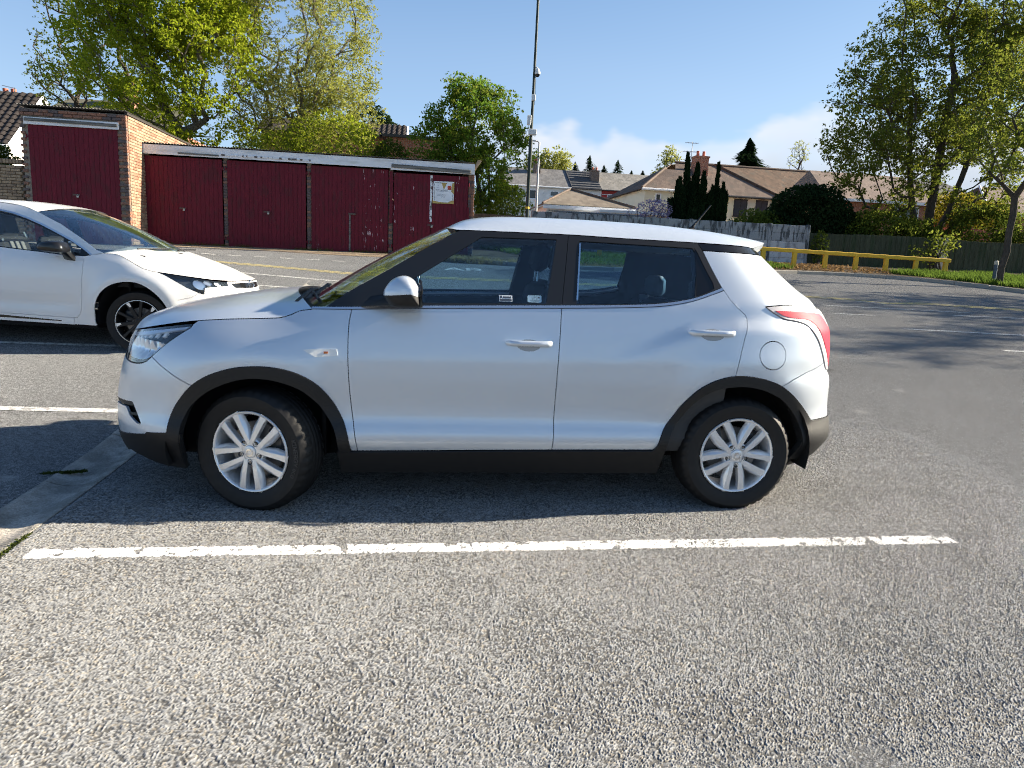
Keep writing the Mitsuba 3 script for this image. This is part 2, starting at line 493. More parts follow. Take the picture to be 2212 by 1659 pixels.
for m in ch:
    put('section', m, 'concrete', 'drainage_channel', smooth=30)


# moss in the joints along the channel
def tufts(spots, blade, hgt, n, seed, spread=.02, wid=.25):
    """Many small blades about the spots (x, y): one mesh."""
    r = np.random.default_rng(seed)
    sp = np.asarray(spots, float)
    c = np.repeat(sp, n, axis=0)+np.column_stack([r.normal(0, spread, len(sp)*n), r.normal(0, spread, len(sp)*n)])
    h = hgt*r.uniform(.4, 1.2, len(c))
    a = r.uniform(0, 2*np.pi, len(c))
    lean = r.uniform(.1, .9, len(c))
    base = np.column_stack([c, ground_z(c[:, 1])-.004])
    dx, dy = np.cos(a), np.sin(a)
    wv = np.column_stack([-dy, dx, 0*a])*(blade*wid)
    tip = base+np.column_stack([dx*lean*h, dy*lean*h, h])
    mid = base+np.column_stack([dx*lean*h*.35, dy*lean*h*.35, h*.6])
    v = np.stack([base-wv, base+wv, mid+wv*.8, mid-wv*.8, tip], 1).reshape(-1, 3)
    k = np.arange(len(c))*5
    f = np.concatenate([np.stack([k, k+1, k+2], 1), np.stack([k, k+2, k+3], 1), np.stack([k+3, k+2, k+4], 1)])
    return trimesh.Trimesh(v, f, process=False)


def leaf_mat(key, c0, c1, trans=.55, scale=2.0, third=None):
    def fn(p, n, uv):
        k = noise(p.x*scale, p.y*scale, p.z*scale)
        f = cell_rand(dr.floor(p.x*31), dr.floor(p.y*31), dr.floor(p.z*31))
        c = mix(mi.Color3f(*c0), mi.Color3f(*c1), dr.clip(.6*k+.5*f-.05, 0, 1))
        if third:
            c = mix(c, mi.Color3f(*third), smoothstep(.82, .95, f)*.8)
        return c
    scene['m_'+key] = {'type': 'principledthin', 'base_color': proc(fn), 'roughness': .55, 'diff_trans': trans*2, 'eta': 1.35}
    return key


leaf_mat('moss_leaf', (.035, .05, .012), (.085, .105, .03), .35)
mossy = []
for x in (CH0-.004, CH1+.004):
    for y in np.arange(-1.6, 3.0, .02):
        if meshkit.noise(np.array([[x*3, y*3.1, 0]]))[0] > .52:
            mossy.append((x, y))
for y in np.arange(CH0-.06, CH0+.14, .012):
    mossy.append((y, -.215+.25*(y-CH0)))
put('moss', tufts(mossy, .012, .014, 26, 5, .010, .4), 'moss_leaf', kind='stuff')
labels['moss']['label'] = 'green moss in the joints of the concrete channel'
# ------------------------------------------------------------------ the silver car: its side is one smooth surface y(x, z), cut into panels
S_ZB = PC([-2.2, -2.0, -1.5, -.9, .3, 1.0, 1.5, 2.1], [.84, .88, .985, 1.045, 1.085, 1.125, 1.16, 1.17])
S_V = PC([.10, .22, .31, .395, .43, .50, .56, .64, .72, .80, .87, .93, .99, 1.04, 1.07, 1.10, 1.20, 1.32, 1.44, 1.50, 1.60],
         [.74, .79, .835, .872, .868, .845, .842, .850, .857, .857, .848, .837, .822, .808, .799, .785, .745, .697, .645, .610, .52])
S_XF = PC([.08, .2, .25, .33, .5, .6, .69, .75, .84, .90, .95, 1.01, 1.06], [-2.03, -2.09, -2.125, -2.145, -2.15, -2.135, -2.11, -2.09, -2.065, -2.03, -1.975, -1.82, -1.70])
S_XR = PC([.08, .2, .26, .32, .38, .45, .54, .62, .725, .78, .87, 1.0, 1.05, 1.1, 1.134, 1.18, 1.225, 1.35, 1.42, 1.5, 1.6],
          [2.02, 2.09, 2.13, 2.155, 2.17, 2.165, 2.15, 2.138, 2.123, 2.095, 2.092, 2.084, 2.07, 2.04, 2.0, 1.955, 1.88, 1.712, 1.628, 1.54, 1.43])


def suv_y(x, z):
    x, z = np.asarray(x, float), np.asarray(z, float)
    zb = S_ZB(np.clip(x, -2.2, 2.1))
    zz = np.where(z < .6, z, np.where(z < zb, .6+(z-.6)*(.47/(zb-.6)), 1.07+(z-zb)*(1.52-1.07)/(1.52-zb)))
    w = S_V(np.clip(zz, .1, 1.6))
    zh = np.interp(x, [.45, .75, 1.0, 1.25, 1.6, 2.1], [.80, .90, 1.0, 1.035, 1.04, 1.03])
    w = w+.030*sst(.45, 1.25, x)*sst(.05, -.03, z-zh)*sst(.45, .7, z)
    r = np.hypot(x+1.3, z-.34)
    w = w+.014*np.exp(-((r-.46)/.11)**2)*sst(.30, .5, z)*sst(-.85, -1.0, x)
    w = w-.055*sst(-.75, -1.3, x)*np.clip((zz-.80)/.27, 0, 1)**3
    r = np.hypot(x-1.3, z-.34)
    w = w+.012*np.exp(-((r-.46)/.11)**2)*sst(.30, .5, z)*sst(.85, 1., x)
    u = np.clip((-1.2-x)/(-1.2-S_XF(np.clip(z, .08, 1.06))), 0, 1)
    w = w*np.sqrt(np.clip(1-u**3.6, 0, 1))
    u = np.clip((x-.95)/(S_XR(np.clip(z, .08, 1.6))-.95), 0, 1)
    return w*np.sqrt(np.clip(1-u**4.2, 0, 1))


def suv_pt(s, z, off=0.0, side=-1):
    """The point of the flank at length s along the car (wrapping round nose and tail) and height z, moved outwards by off."""
    s = np.asarray(s, float)
    z = np.asarray(z, float)+0*s

    def at(s, z):
        xf, xr = S_XF(np.clip(z, .08, 1.06)), S_XR(np.clip(z, .08, 1.6))
        t = np.clip((-1.2-s)/1.62, 0, 1)
        uf = 1-(1-t)**2
        t = np.clip((s-.95)/2.05, 0, 1)
        ur = 1-(1-t)**2
        x = np.where(s < -1.2, -1.2-uf*(-1.2-xf), np.where(s > .95, .95+ur*(xr-.95), s))
        return np.stack([x, -suv_y(x, z), z], -1)
    p = at(s, z)
    if np.any(off):
        e = .004
        n = np.cross(at(np.clip(s+e, -2.82, 3), z)-at(np.clip(s-e, -2.82, 3), z), at(s, z+e)-at(s, z-e))
        n /= np.linalg.norm(n, axis=-1, keepdims=True)+1e-12
        p = p+n*np.asarray(off)[..., None] if np.ndim(off) else p+n*off
    p[..., 1] *= -side
    return p


def flat_mesh(poly, h, border=None):
    """Delaunay mesh of a polygon (holes allowed): points (n, 2) and triangles."""
    border = border or h*.6
    pg = poly.segmentize(border)
    x0, y0, x1, y1 = pg.bounds
    gx, gy = np.meshgrid(np.arange(x0+h/2, x1, h), np.arange(y0+h/2, y1, h), indexing='ij')
    gx = gx+np.where(np.arange(gx.shape[1]) % 2, h/2, 0)[None, :]
    P = np.column_stack([gx.ravel(), gy.ravel()])
    P = P[shapely.contains_xy(pg.buffer(-border*.55), P[:, 0], P[:, 1])]
    rings = [np.array(pg.exterior.coords)[:-1]]+[np.array(r.coords)[:-1] for r in pg.interiors]
    pts = np.vstack(rings+[P])
    t = Delaunay(pts).simplices
    c = pts[t].mean(1)
    t = t[shapely.contains_xy(pg, c[:, 0], c[:, 1])]
    a, b, c = pts[t[:, 0]], pts[t[:, 1]], pts[t[:, 2]]
    cr = (b[:, 0]-a[:, 0])*(c[:, 1]-a[:, 1])-(b[:, 1]-a[:, 1])*(c[:, 0]-a[:, 0])
    t = np.where((cr < 0)[:, None], t[:, ::-1], t)[abs(cr) > 1e-9]
    return pts, t, [len(r) for r in rings]


def skin(poly, fn, gap=.002, h=.03, off=0.0, lip=.014, side=-1, round_=.003):
    """A panel: the polygon in (s, z) laid on the surface fn, its edge rolled inwards so that the shut lines are real gaps."""
    poly = poly if isinstance(poly, Polygon) else Polygon(poly)
    if not poly.is_valid:
        poly = poly.buffer(0)
    poly = poly.buffer(-gap) if gap else poly
    if poly.geom_type != 'Polygon':
        poly = max(poly.geoms, key=lambda q: q.area)
    pts, t, lens = flat_mesh(poly, h)
    v = fn(pts[:, 0], pts[:, 1], off, side)
    out = [trimesh.Trimesh(v, t if side < 0 else t[:, ::-1], process=False)]
    if lip:
        k = 0
        for L in lens:
            idx = np.arange(k, k+L)
            k += L
            a = v[idx]
            b = fn(pts[idx, 0], pts[idx, 1], off-lip, side)
            n = L
            i = np.arange(n)
            j = (i+1) % n
            q = np.vstack([np.stack([i, j, j+n], 1), np.stack([i, j+n, i+n], 1)])
            out.append(trimesh.Trimesh(np.vstack([a, b]), q, process=False))
    return cat_(out)


AF = [(-1.693, .417), (-1.671, .496), (-1.626, .58), (-1.559, .656), (-1.473, .711), (-1.363, .748), (-1.266, .761), (-1.171, .758), (-1.07, .736), (-.977, .69), (-.909, .623), (-.854, .538), (-.816, .451), (-.795, .357), (-.79, .329)]
AR = [(.845, .383), (.874, .461), (.931, .551), (.964, .61), (1.02, .683), (1.086, .731), (1.16, .759), (1.226, .771), (1.307, .771), (1.396, .759), (1.47, .74), (1.531, .718), (1.615, .673), (1.707, .613), (1.782, .559), (1.84, .51)]
AFi = [(-1.640, .24), (-1.628, .34), (-1.616, .423), (-1.6, .476), (-1.556, .554), (-1.485, .621), (-1.404, .666), (-1.326, .693), (-1.245, .702), (-1.164, .693), (-1.084, .67), (-1.018, .636), (-.952, .575), (-.905, .503), (-.868, .429), (-.85, .329), (-.845, .24)]
ARi = [(.885, .25), (.895, .373), (.912, .438), (.955, .518), (1.001, .598), (1.05, .653), (1.116, .694), (1.196, .711), (1.283, .716), (1.371, .704), (1.452, .681), (1.545, .641), (1.63, .58), (1.70, .505), (1.735, .42), (1.745, .36), (1.745, .305)]
SH1 = [(-.794, 1.052), (-.806, .966), (-.806, .791), (-.794, .607), (-.774, .451), (-.756, .329)]
SH2 = [(.287, 1.095), (.281, .983), (.271, .774), (.268, .547), (.263, .344)]
SH3 = [(1.232, 1.225), (1.242, 1.177), (1.276, 1.131), (1.312, 1.094), (1.316, 1.075), (1.276, .971), (1.242, .847), (1.226, .771)]
BU = [(-.994, 1.059), (-.798, 1.066), (-.448, 1.084), (.286, 1.111), (.569, 1.122), (.789, 1.135), (.924, 1.154), (1.021, 1.175), (1.13, 1.208), (1.223, 1.235)]
BL = [(-.994, 1.048), (-.797, 1.054), (-.448, 1.070), (.287, 1.096), (.568, 1.108), (.788, 1.121), (.923, 1.139), (1.019, 1.161), (1.123, 1.192), (1.232, 1.222)]
BON = [(-2.82, .872), (-2.60, .868), (-2.416, .873), (-2.2, .893), (-1.947, .927), (-1.691, .962), (-1.482, .98), (-1.28, .99), (-1.186, .995), (-1.138, 1.001), (-1.092, 1.017), (-1.053, 1.036), (-.993, 1.046)]
sAF, sAR, sAFi, sARi = (smooth_chain(q, 5).tolist() for q in (AF, AR, AFi, ARi))
sSH1, sSH2, sBL, sBU, sBON = (smooth_chain(q, 5).tolist() for q in (SH1, SH2, BL, BU, BON))
SILL = [(-.756, .329), (-.264, .336), (.263, .344), (.82, .349)]
HEAD = smooth_chain([(-2.50, .862), (-2.2, .889), (-2.02, .909), (-1.79, .937), (-1.675, .951)], 4).tolist()+[(-1.659, .947), (-1.655, .935), (-1.87, .783)]+smooth_chain([(-1.906, .76), (-1.95, .747), (-2.015, .739), (-2.105, .737), (-2.244, .742), (-2.42, .755), (-2.52, .79), (-2.53, .83)], 4).tolist()
TAIL = smooth_chain([(1.489, 1.141), (1.528, 1.112), (1.602, 1.08), (1.70, 1.069), (1.79, 1.051), (1.848, 1.018), (1.947, .948), (2.04, .86), (2.13, .80), (2.24, .775)], 4).tolist()+smooth_chain([(2.42, .80), (2.50, .93), (2.54, 1.05), (2.45, 1.115), (2.155, 1.130), (1.855, 1.148), (1.611, 1.149)], 4).tolist()


def sub(chain, a, b):
    """The stretch of a chain between the points nearest to a and to b."""
    c = np.asarray(chain)
    i, j = (int(np.argmin(((c-np.array(q))**2).sum(1))) for q in (a, b))
    return c[i:j+1].tolist() if i <= j else c[j:i+1][::-1].tolist()


def build_suv():
    s = thing('silver_car', 'silver crossover car parked side on in the foreground with black roof pillars and wheel arches', 'car')
    P = 'silver_paint'
    f = suv_pt
    head, tail = Polygon(HEAD).buffer(0), Polygon(TAIL).buffer(0)
    fender = Polygon(sSH1[::-1]+sub(sBL, (-.794, 1.052), (-.994, 1.048))+sub(sBON, (-.993, 1.046), (-1.66, .96))+[(-1.66, .94), (-1.864, .782)]+sub(sAF, (-1.559, .656), (-.79, .329))).buffer(0).difference(head.buffer(.004))
    fog = Polygon([(-2.52, .508), (-2.0, .535), (-1.985, .528), (-1.895, .44), (-1.93, .436), (-2.02, .463), (-2.085, .503), (-2.52, .487)])
    bumper = Polygon([(-1.559, .656), (-1.864, .782), (-2.0, .80), (-2.4, .80), (-2.6, .775), (-2.82, .77), (-2.82, .32), (-2.3, .335), (-2.167, .352), (-1.853, .391), (-1.843, .401), (-1.695, .409)]+sub(sAF, (-1.693, .417), (-1.559, .656))).buffer(0).difference(head.buffer(.004)).difference(fog)
    lowgrille = Polygon([(-2.30, .37), (-2.82, .37), (-2.82, .57), (-2.36, .56)])
    bumper = bumper.difference(lowgrille)
    fdoor = Polygon(sSH1+SILL[:3]+sSH2[::-1]+sub(sBL, (.287, 1.096), (-.794, 1.054)))
    rdoor = Polygon(sSH2+SILL[2:]+[(.839, .363)]+sub(sAR, (.845, .383), (1.226, .771))+SH3[::-1]+sub(sBL, (1.232, 1.222), (.287, 1.096)))
    quarter = Polygon(sub(sAR, (1.226, .771), (1.531, .718))+[(1.63, .753), (1.785, .790), (2.077, .835), (2.3, .86), (2.40, 1.0), (2.36, 1.13), (2.303, 1.224), (2.273, 1.35), (2.247, 1.421), (1.179, 1.431), (1.197, 1.364), (1.225, 1.241)]+SH3).buffer(0).difference(tail.buffer(.004))
    fuel = Polygon([(1.470+.098*math.cos(a), .886+.077*math.sin(a)) for a in np.linspace(0, 2*np.pi, 40)[:-1]])
    quarter = quarter.difference(fuel)
    rbump = Polygon([(1.531, .718), (1.63, .752), (1.785, .789), (2.077, .834), (2.3, .845), (3.0, .80), (3.0, .445), (2.143, .498), (1.999, .504), (1.855, .506)]+sub(sAR, (1.84, .51), (1.531, .718))).buffer(0).difference(tail.buffer(.003))
    strip = Polygon([(1.154, 1.472), (2.234, 1.463), (2.40, 1.458), (2.246, 1.423), (1.179, 1.433)])
    arch_f = Polygon(sAF+sAFi[::-1]).buffer(0)
    arch_r = Polygon(sAR+[(1.845, .44), (1.80, .315)]+sARi[::-1]+[(.85, .25)]).buffer(0)
    nose_black = Polygon([(-1.693, .414), (-1.843, .404), (-1.853, .394), (-2.167, .355), (-2.3, .338), (-2.82, .323), (-2.82, .19), (-2.4, .2), (-2.1, .262), (-1.964, .246), (-1.869, .226), (-1.788, .213), (-1.64, .207), (-1.61, .41)])
    tail_black = Polygon([(1.79, .54), (1.84, .51), (1.855, .506), (1.999, .504), (2.143, .498), (3.0, .445), (3.0, .33), (2.12, .343), (2.008, .288), (1.854, .261), (1.70, .285), (1.74, .42), (1.72, .50)])
    sill = Polygon([(-.86, .333), (-.79, .327)]+SILL+[(.845, .385), (.89, .38), (.88, .20), (-.845, .20)]).buffer(0)
    ffr = Polygon([(-.915, 1.0665), (-.815, 1.142), (-.61, 1.264), (-.401, 1.393), (-.25, 1.479), (-.14, 1.481), (.337, 1.482), (.290, 1.112)]+sub(sBU, (.286, 1.111), (-.915, 1.064)))
    g1 = Polygon([(-.66, 1.095), (-.60, 1.145), (-.133, 1.448), (.269, 1.453), (.205, 1.118)])
    rfr = Polygon([(.290, 1.113), (.337, 1.482), (.667, 1.476), (1.150, 1.472), (1.176, 1.431), (1.194, 1.364), (1.221, 1.241)]+sub(sBU, (1.223, 1.235), (.290, 1.112)))
    g2 = Polygon([(.398, 1.451), (1.082, 1.441), (1.101, 1.416), (1.022, 1.178), (.9, 1.155), (.789, 1.140), (.569, 1.128), (.369, 1.122)])
    g3 = Polygon([(1.103, 1.443), (1.122, 1.414), (1.172, 1.26), (1.167, 1.231), (1.13, 1.216), (1.035, 1.186)])
    belt = Polygon(sBU+[(1.234, 1.226)]+sBL[::-1]).buffer(0)
    gate = Polygon([(2.36, 1.13), (3.0, 1.12), (3.0, .81), (2.32, .855), (2.40, 1.0)]).buffer(0).difference(tail.buffer(.004))
    backlight = Polygon([(2.247+.02, 1.425), (3.0, 1.44), (3.0, 1.13), (2.38, 1.138), (2.318, 1.224), (2.29, 1.35)])
    for sd in (-1, 1):
        put('front_wing', skin(fender, f, side=sd), P, s, smooth=35)
        put('front_bumper', skin(bumper, f, side=sd, h=.025), P, s, smooth=35)
        d1 = put('front_door', skin(fdoor, f, side=sd), P, s, smooth=35)
        d2 = put('rear_door', skin(rdoor, f, side=sd, h=.025), P, s, smooth=35)
        q = put('rear_wing', skin(quarter, f, side=sd, h=.025), P, s, smooth=35)
        put('rear_bumper', skin(rbump, f, side=sd, h=.025), P, s, smooth=35)
        put('tailgate', skin(gate, f, side=sd), P, s, smooth=35)
        if sd < 0:
            put('fuel_flap', skin(fuel, f, gap=.003, side=sd, h=.02), P, q, smooth=35)
        put('roof_strip', skin(strip, f, side=sd, off=-.001), 'gloss_black', s, smooth=35)
        put('wheel_arch', skin(arch_f, f, side=sd, gap=0, off=.010, lip=.05, h=.02), 'black_plastic', s, smooth=35)
        put('wheel_arch', skin(arch_r, f, side=sd, gap=0, off=.010, lip=.05, h=.02), 'black_plastic', s, smooth=35)
        put('bumper_skirt', skin(nose_black, f, side=sd, off=.006, lip=.03), 'black_plastic', s, smooth=35)
        put('bumper_skirt', skin(tail_black, f, side=sd, off=.006, lip=.03), 'black_plastic', s, smooth=35)
        put('sill', skin(sill, f, side=sd, off=.012, lip=.05), 'black_plastic', s, smooth=35)
        fr1 = put('door_frame', skin(ffr.difference(g1), f, side=sd, gap=.0015), 'gloss_black' if False else 'frame_black', s, smooth=35)
        fr2 = put('door_frame', skin(rfr.difference(g2).difference(g3), f, side=sd, gap=.0015), 'frame_black', s, smooth=35)
        put('window_glass', skin(g1.buffer(.006), f, gap=0, off=-.006, lip=0, side=sd), 'tinted_pane', fr1, smooth=True)
        put('window_glass', skin(g2.buffer(.006), f, gap=0, off=-.006, lip=0, side=sd), 'privacy_pane', fr2, smooth=True)
        put('window_glass', skin(g3, f, gap=.001, off=-.003, lip=.004, side=sd, h=.02), 'gloss_black', fr2, smooth=35)
        ring = g2.buffer(.002).difference(g2.buffer(-.006)).intersection(sbox(.2, 1.14, .405, 1.44))
        put('window_seal', skin(ring, f, gap=0, off=.002, lip=.006, side=sd, h=.02), 'chrome', fr2, smooth=35)
        put('belt_trim', skin(belt, f, gap=.001, off=.004, lip=.012, side=sd, h=.02), 'belt_metal', s, smooth=35)
        put('grille', skin(Polygon([(-2.50, .775), (-2.82, .775), (-2.82, .835), (-2.52, .835)]), f, gap=0, off=-.01, side=sd), 'gloss_black', s, smooth=35)
        put('grille', skin(lowgrille.buffer(.01), f, gap=0, off=-.03, side=sd), 'black_plastic', s, smooth=35)
        put('nose_panel', skin(Polygon([(-2.50, .838), (-2.82, .838), (-2.82, .872), (-2.6, .868), (-2.50, .864)]), f, gap=0, side=sd), P, s, smooth=35)
        put('backlight', skin(backlight, f, gap=.002, lip=0, side=sd), 'privacy_pane', s, smooth=True)
        # fog light recess with its two fins
        rc = put('fog_recess', skin(fog.buffer(.02), f, gap=0, off=-.045, lip=0, side=sd), 'black_plastic', s, smooth=True)
        for fin in ([(-2.5, .508), (-2.0, .537), (-1.975, .520), (-2.02, .513), (-2.5, .494)], [(-2.09, .476), (-1.93, .487), (-1.925, .474), (-2.09, .463)]):
            put('fin', skin(Polygon(fin), f, gap=0, off=-.004, lip=.05, side=sd, h=.02), 'black_plastic', rc, smooth=35)
        # headlamp: clear cover, dark housing, bright bowl and light strip behind it
        h = put('headlight', skin(head, f, gap=.001, lip=0, off=-.001, side=sd, h=.02), 'lens', s, smooth=True)
        put('housing', skin(head, f, gap=.001, off=-.055, lip=-.052, side=sd, h=.025), 'lamp_dark', h, smooth=35)
        bowl = Polygon(smooth_chain([(-2.35, .80), (-2.30, .76), (-2.12, .757), (-1.99, .762), (-1.90, .785), (-1.80, .852), (-2.0, .862), (-2.25, .858), (-2.35, .80)], 4)).buffer(0)
        bpts, bt, bl = flat_mesh(bowl, .016)
        dd = np.array([bowl.exterior.distance(Point(q_)) for q_ in bpts])
        dep = -.018-.034*np.clip(dd/.04, 0, 1)+.012*np.cos(bpts[:, 0]*70)*np.clip(dd/.02, 0, 1)
        put('reflector', trimesh.Trimesh(f(bpts[:, 0], bpts[:, 1], dep, sd), bt if sd < 0 else bt[:, ::-1], process=False), 'lamp_bright', h, smooth=True)
        for k, sx in enumerate((-2.17, -2.09, -2.02, -1.94, -1.86)):
            c0 = np.interp(sx, [-2.2, -1.8], [.872, .905])
            put('lamp_chip', skin(Polygon([(sx-.018, c0-.013), (sx+.014, c0-.011), (sx+.018, c0+.010), (sx-.014, c0+.008)]), f, gap=0, off=-.022, lip=.01, side=sd, h=.02), 'white_plastic', h)
        bar_ = Polygon(smooth_chain([(-2.36, .868), (-2.02, .904), (-1.74, .937), (-1.68, .944)], 4).tolist()+[(-1.70, .930), (-2.02, .885), (-2.36, .852)])
        put('light_strip', skin(bar_, f, gap=0, off=-.012, lip=.01, side=sd, h=.02), 'clear_lens', h, smooth=35)
        # tail lamp
        tl = put('tail_light', skin(tail, f, gap=.001, lip=.02, off=.006, side=sd, h=.02), 'tail_cover', s, smooth=35)
        red = Polygon(smooth_chain([(1.545, 1.121), (1.722, 1.119), (1.993, 1.108), (2.14, 1.09), (2.22, 1.02), (2.27, .93), (2.30, .84), (2.24, .80), (2.17, .845), (2.06, .92), (1.96, 1.005), (1.90, 1.05), (1.83, 1.073), (1.67, 1.084), (1.589, 1.098), (1.545, 1.121)], 3)).buffer(0)
        put('red_lens', skin(red, f, gap=0, lip=.01, off=.009, side=sd, h=.02), 'red_lens', tl, smooth=35)
        # side repeater
        ind = put('side_indicator', skin(Polygon([(-1.026, .848), (-.995, .853), (-.862, .856), (-.857, .823), (-.967, .815)]), f, gap=0, off=.004, lip=.01, side=sd, h=.02), 'white_plastic', s, smooth=35)
        put('amber_bulb', skin(Polygon([(-.925, .832), (-.905, .832), (-.905, .843), (-.925, .843)]), f, gap=0, off=.006, lip=.003, side=sd, h=.02), 'amber', ind)
        # door handles: a scooped cup behind a bar
        for dk, cx, cz in ((d1, .115, .907), (d2, 1.095, .992)):
            cup = [(cx+.062*math.cos(a), cz-.006+.031*math.sin(a)) for a in np.linspace(0, 2*np.pi, 30)[:-1]]
            cp = Polygon(cup)
            pp, tt, _ = flat_mesh(cp, .008)
            e = ((pp[:, 0]-cx)/.062)**2+((pp[:, 1]-cz+.006)/.031)**2
            put('handle_cup', trimesh.Trimesh(f(pp[:, 0], pp[:, 1], .0015-.0*e, sd), tt if sd < 0 else tt[:, ::-1], process=False), 'cup_grey', dk, smooth=True)
            L = np.linspace(-.123, .123, 25)
            wv = np.interp(L, [-.123, -.11, -.06, .06, .11, .123], [.006, .014, .015, .015, .017, .010])
            outp = np.interp(L, [-.123, -.10, -.06, .06, .10, .123], [.006, .030, .040, .040, .032, .012])
            ang = np.linspace(0, 2*np.pi, 14)[:-1]
            base = f(cx+L, np.full_like(L, cz+.006), 0, sd)
            V = np.stack([np.stack([np.full(13, 0)+b_[0], b_[1]+sd*(o*.62+np.cos(ang)*o*.38), b_[2]+np.sin(ang)*w_], -1) for b_, o, w_ in zip(base, outp, wv)])
            bar = grid_mesh(np.concatenate([V, V[:, :1]], 1))
            put('door_handle', bar, P, dk, smooth=60)
    # bonnet
    n, m = 60, 41
    u = np.linspace(0, 1, n)
    be = np.array(sBON)
    bp = suv_pt(be[:, 0], be[:, 1])
    keep = np.concatenate([[True], np.diff(np.maximum.accumulate(bp[:, 0])) > 1e-5])
    ex, ey, ez = bp[keep, 0], -bp[keep, 1], bp[keep, 2]
    o = np.argsort(ex)
    ex, ey, ez = ex[o], ey[o], ez[o]
    xf = ex[0]+.0005
    xs = xf+(ex[-1]-xf)*u**1.5
    zc = PC([-2.07, -2.03, -1.98, -1.889, -1.797, -1.686, -1.556, -1.426, -1.238, -.95], [.872, .912, .942, .977, 1.008, 1.035, 1.060, 1.081, 1.101, 1.118])
    J = np.linspace(-1, 1, m)
    J = np.sign(J)*abs(J)**.8
    ye, ze = np.interp(xs, ex, ey), np.interp(xs, ex, ez)
    X = np.repeat(xs[:, None], m, 1)
    Y = ye[:, None]*J[None]*.9965
    zcc = np.maximum(zc(np.clip(xs, -2.07, -.95)), ze+.0)
    Z = zcc[:, None]-(zcc-ze)[:, None]*abs(J[None])**2.8+.002
    # the rear edge sweeps forward in the middle
    back = .30*(1-J[None]**2)*np.clip((X-(-1.55))/(.557), 0, 1)**1.5
    X = X-back*.55
    put('bonnet', grid_mesh(np.stack([X, Y, Z], -1)[:, ::-1]), P, s, smooth=60)
    # windscreen and cowl
    ap = suv_pt(*np.array(smooth_chain([(-.935, 1.052), (-.815, 1.142), (-.61, 1.264), (-.401, 1.393), (-.25, 1.481)], 6)).T)
    k = len(ap)
    t = np.linspace(0, 1, k)
    c0, c1 = np.array([-1.09, 0, 1.065]), np.array([-.300, 0, 1.512])
    cen = c0+(c1-c0)*t[:, None]+np.array([0, 0, .022])*np.sin(np.pi*t)[:, None]
    JJ = np.linspace(-1, 1, 31)
    V = np.empty((k, 31, 3))
    for i in range(k):
        e = ap[i]
        V[i, :, 1] = -e[1]*JJ
        wgt = 1-abs(JJ)**2.3
        V[i, :, 0] = e[0]+(cen[i, 0]-e[0])*wgt
        V[i, :, 2] = e[2]+(cen[i, 2]-e[2])*wgt
    put('windscreen', grid_mesh(V[:, ::-1]), 'screen_pane', s, smooth=True)
    JJc = np.linspace(-1, 1, 31)
    cow = np.stack([np.stack([np.interp(abs(JJc), [0, 1], [-1.22, -.995]), JJc*.735, np.interp(abs(JJc), [0, .8, 1], [1.085, 1.06, 1.035])], -1),
                    np.stack([np.interp(abs(JJc), [0, 1], [-1.15, -.97]), JJc*.74, np.interp(abs(JJc), [0, .8, 1], [1.045, 1.03, 1.022])], -1),
                    np.stack([np.interp(abs(JJc), [0, 1], [-1.07, -.90]), JJc*.745, np.interp(abs(JJc), [0, .8, 1], [1.072, 1.05, 1.045])], -1)])
    put('cowl', grid_mesh(cow), 'black_plastic', s, smooth=40)
    for y0, y1, xa in ((-.60, .02, -1.03), (.05, .66, -1.02)):
        w = put('wiper', tube([(xa+.05, y0, 1.085), (xa-.03, (y0+y1)/2, 1.118), (xa-.045, y1, 1.112)], .009, 6), 'black_plastic', s, smooth=40)
        put('wiper_arm', tube([(-1.09, y0-.02, 1.065), (xa-.015, (y0+y1)/2-.1, 1.13)], [.016, .009], 6), 'black_plastic', w, smooth=40)
    # roof
    re_ = smooth_chain([(-.305, 1.486), (-.25, 1.481), (-.14, 1.483), (.337, 1.485), (.668, 1.479), (1.157, 1.475), (1.7, 1.470), (2.15, 1.464), (2.25, 1.463)], 8)
    ed = suv_pt(re_[:, 0], re_[:, 1])
    k = len(ed)
    xc = ed[:, 0].copy()
    xc = np.where(xc > 1.2, 1.2+(xc-1.2)*(1.72-1.2)/(ed[-1, 0]-1.2), xc)
    xc = np.where(xc < -.1, -.1+(xc+.1)*(-.31+.1)/(ed[0, 0]+.1), xc)
    zc = PC([-.32, -.287, -.2, -.111, -.002, .138, .443, .858, 1.21, 1.492, 1.655, 1.75], [1.490, 1.514, 1.555, 1.574, 1.585, 1.590, 1.593, 1.588, 1.568, 1.541, 1.521, 1.507])(np.clip(xc, -.32, 1.75))
    JJ = np.linspace(-1, 1, 61)
    JJ = np.sin(JJ*np.pi/2)*.55+JJ*.45
    V = np.empty((k, 61, 3))
    wg = 1-abs(JJ)**3.2
    for i in range(k):
        V[i, :, 1] = -ed[i, 1]*JJ
        V[i, :, 0] = ed[i, 0]+(xc[i]-ed[i, 0])*(1-JJ**2)
        V[i, :, 2] = ed[i, 2]+(zc[i]-ed[i, 2])*wg
    roof = grid_mesh(V[:, ::-1])
    lo = V[-1].copy()
    lo[:, 2] -= .03
    lo[:, 0] -= .012
    lo2 = lo.copy()
    lo2[:, 0] -= .20
    lo2[:, 2] -= .004
    lo2[:, 1] *= .95
    put('roof', cat_([roof, grid_mesh(np.stack([V[-1], lo, lo2]))]), P, s, smooth=40)
    put('header', grid_mesh(np.stack([V[0], V[0]*[1, 1, 1]+[.05, 0, -.02]])), 'gloss_black', s, smooth=40)
    # aerial
    a = put('aerial', hull([(1.215, -.02, 1.567), (1.215, .02, 1.567), (1.292, -.026, 1.556), (1.292, .026, 1.556), (1.27, 0, 1.600), (1.283, 0, 1.600), (1.30, 0, 1.56)]), 'black_plastic', s, smooth=40)
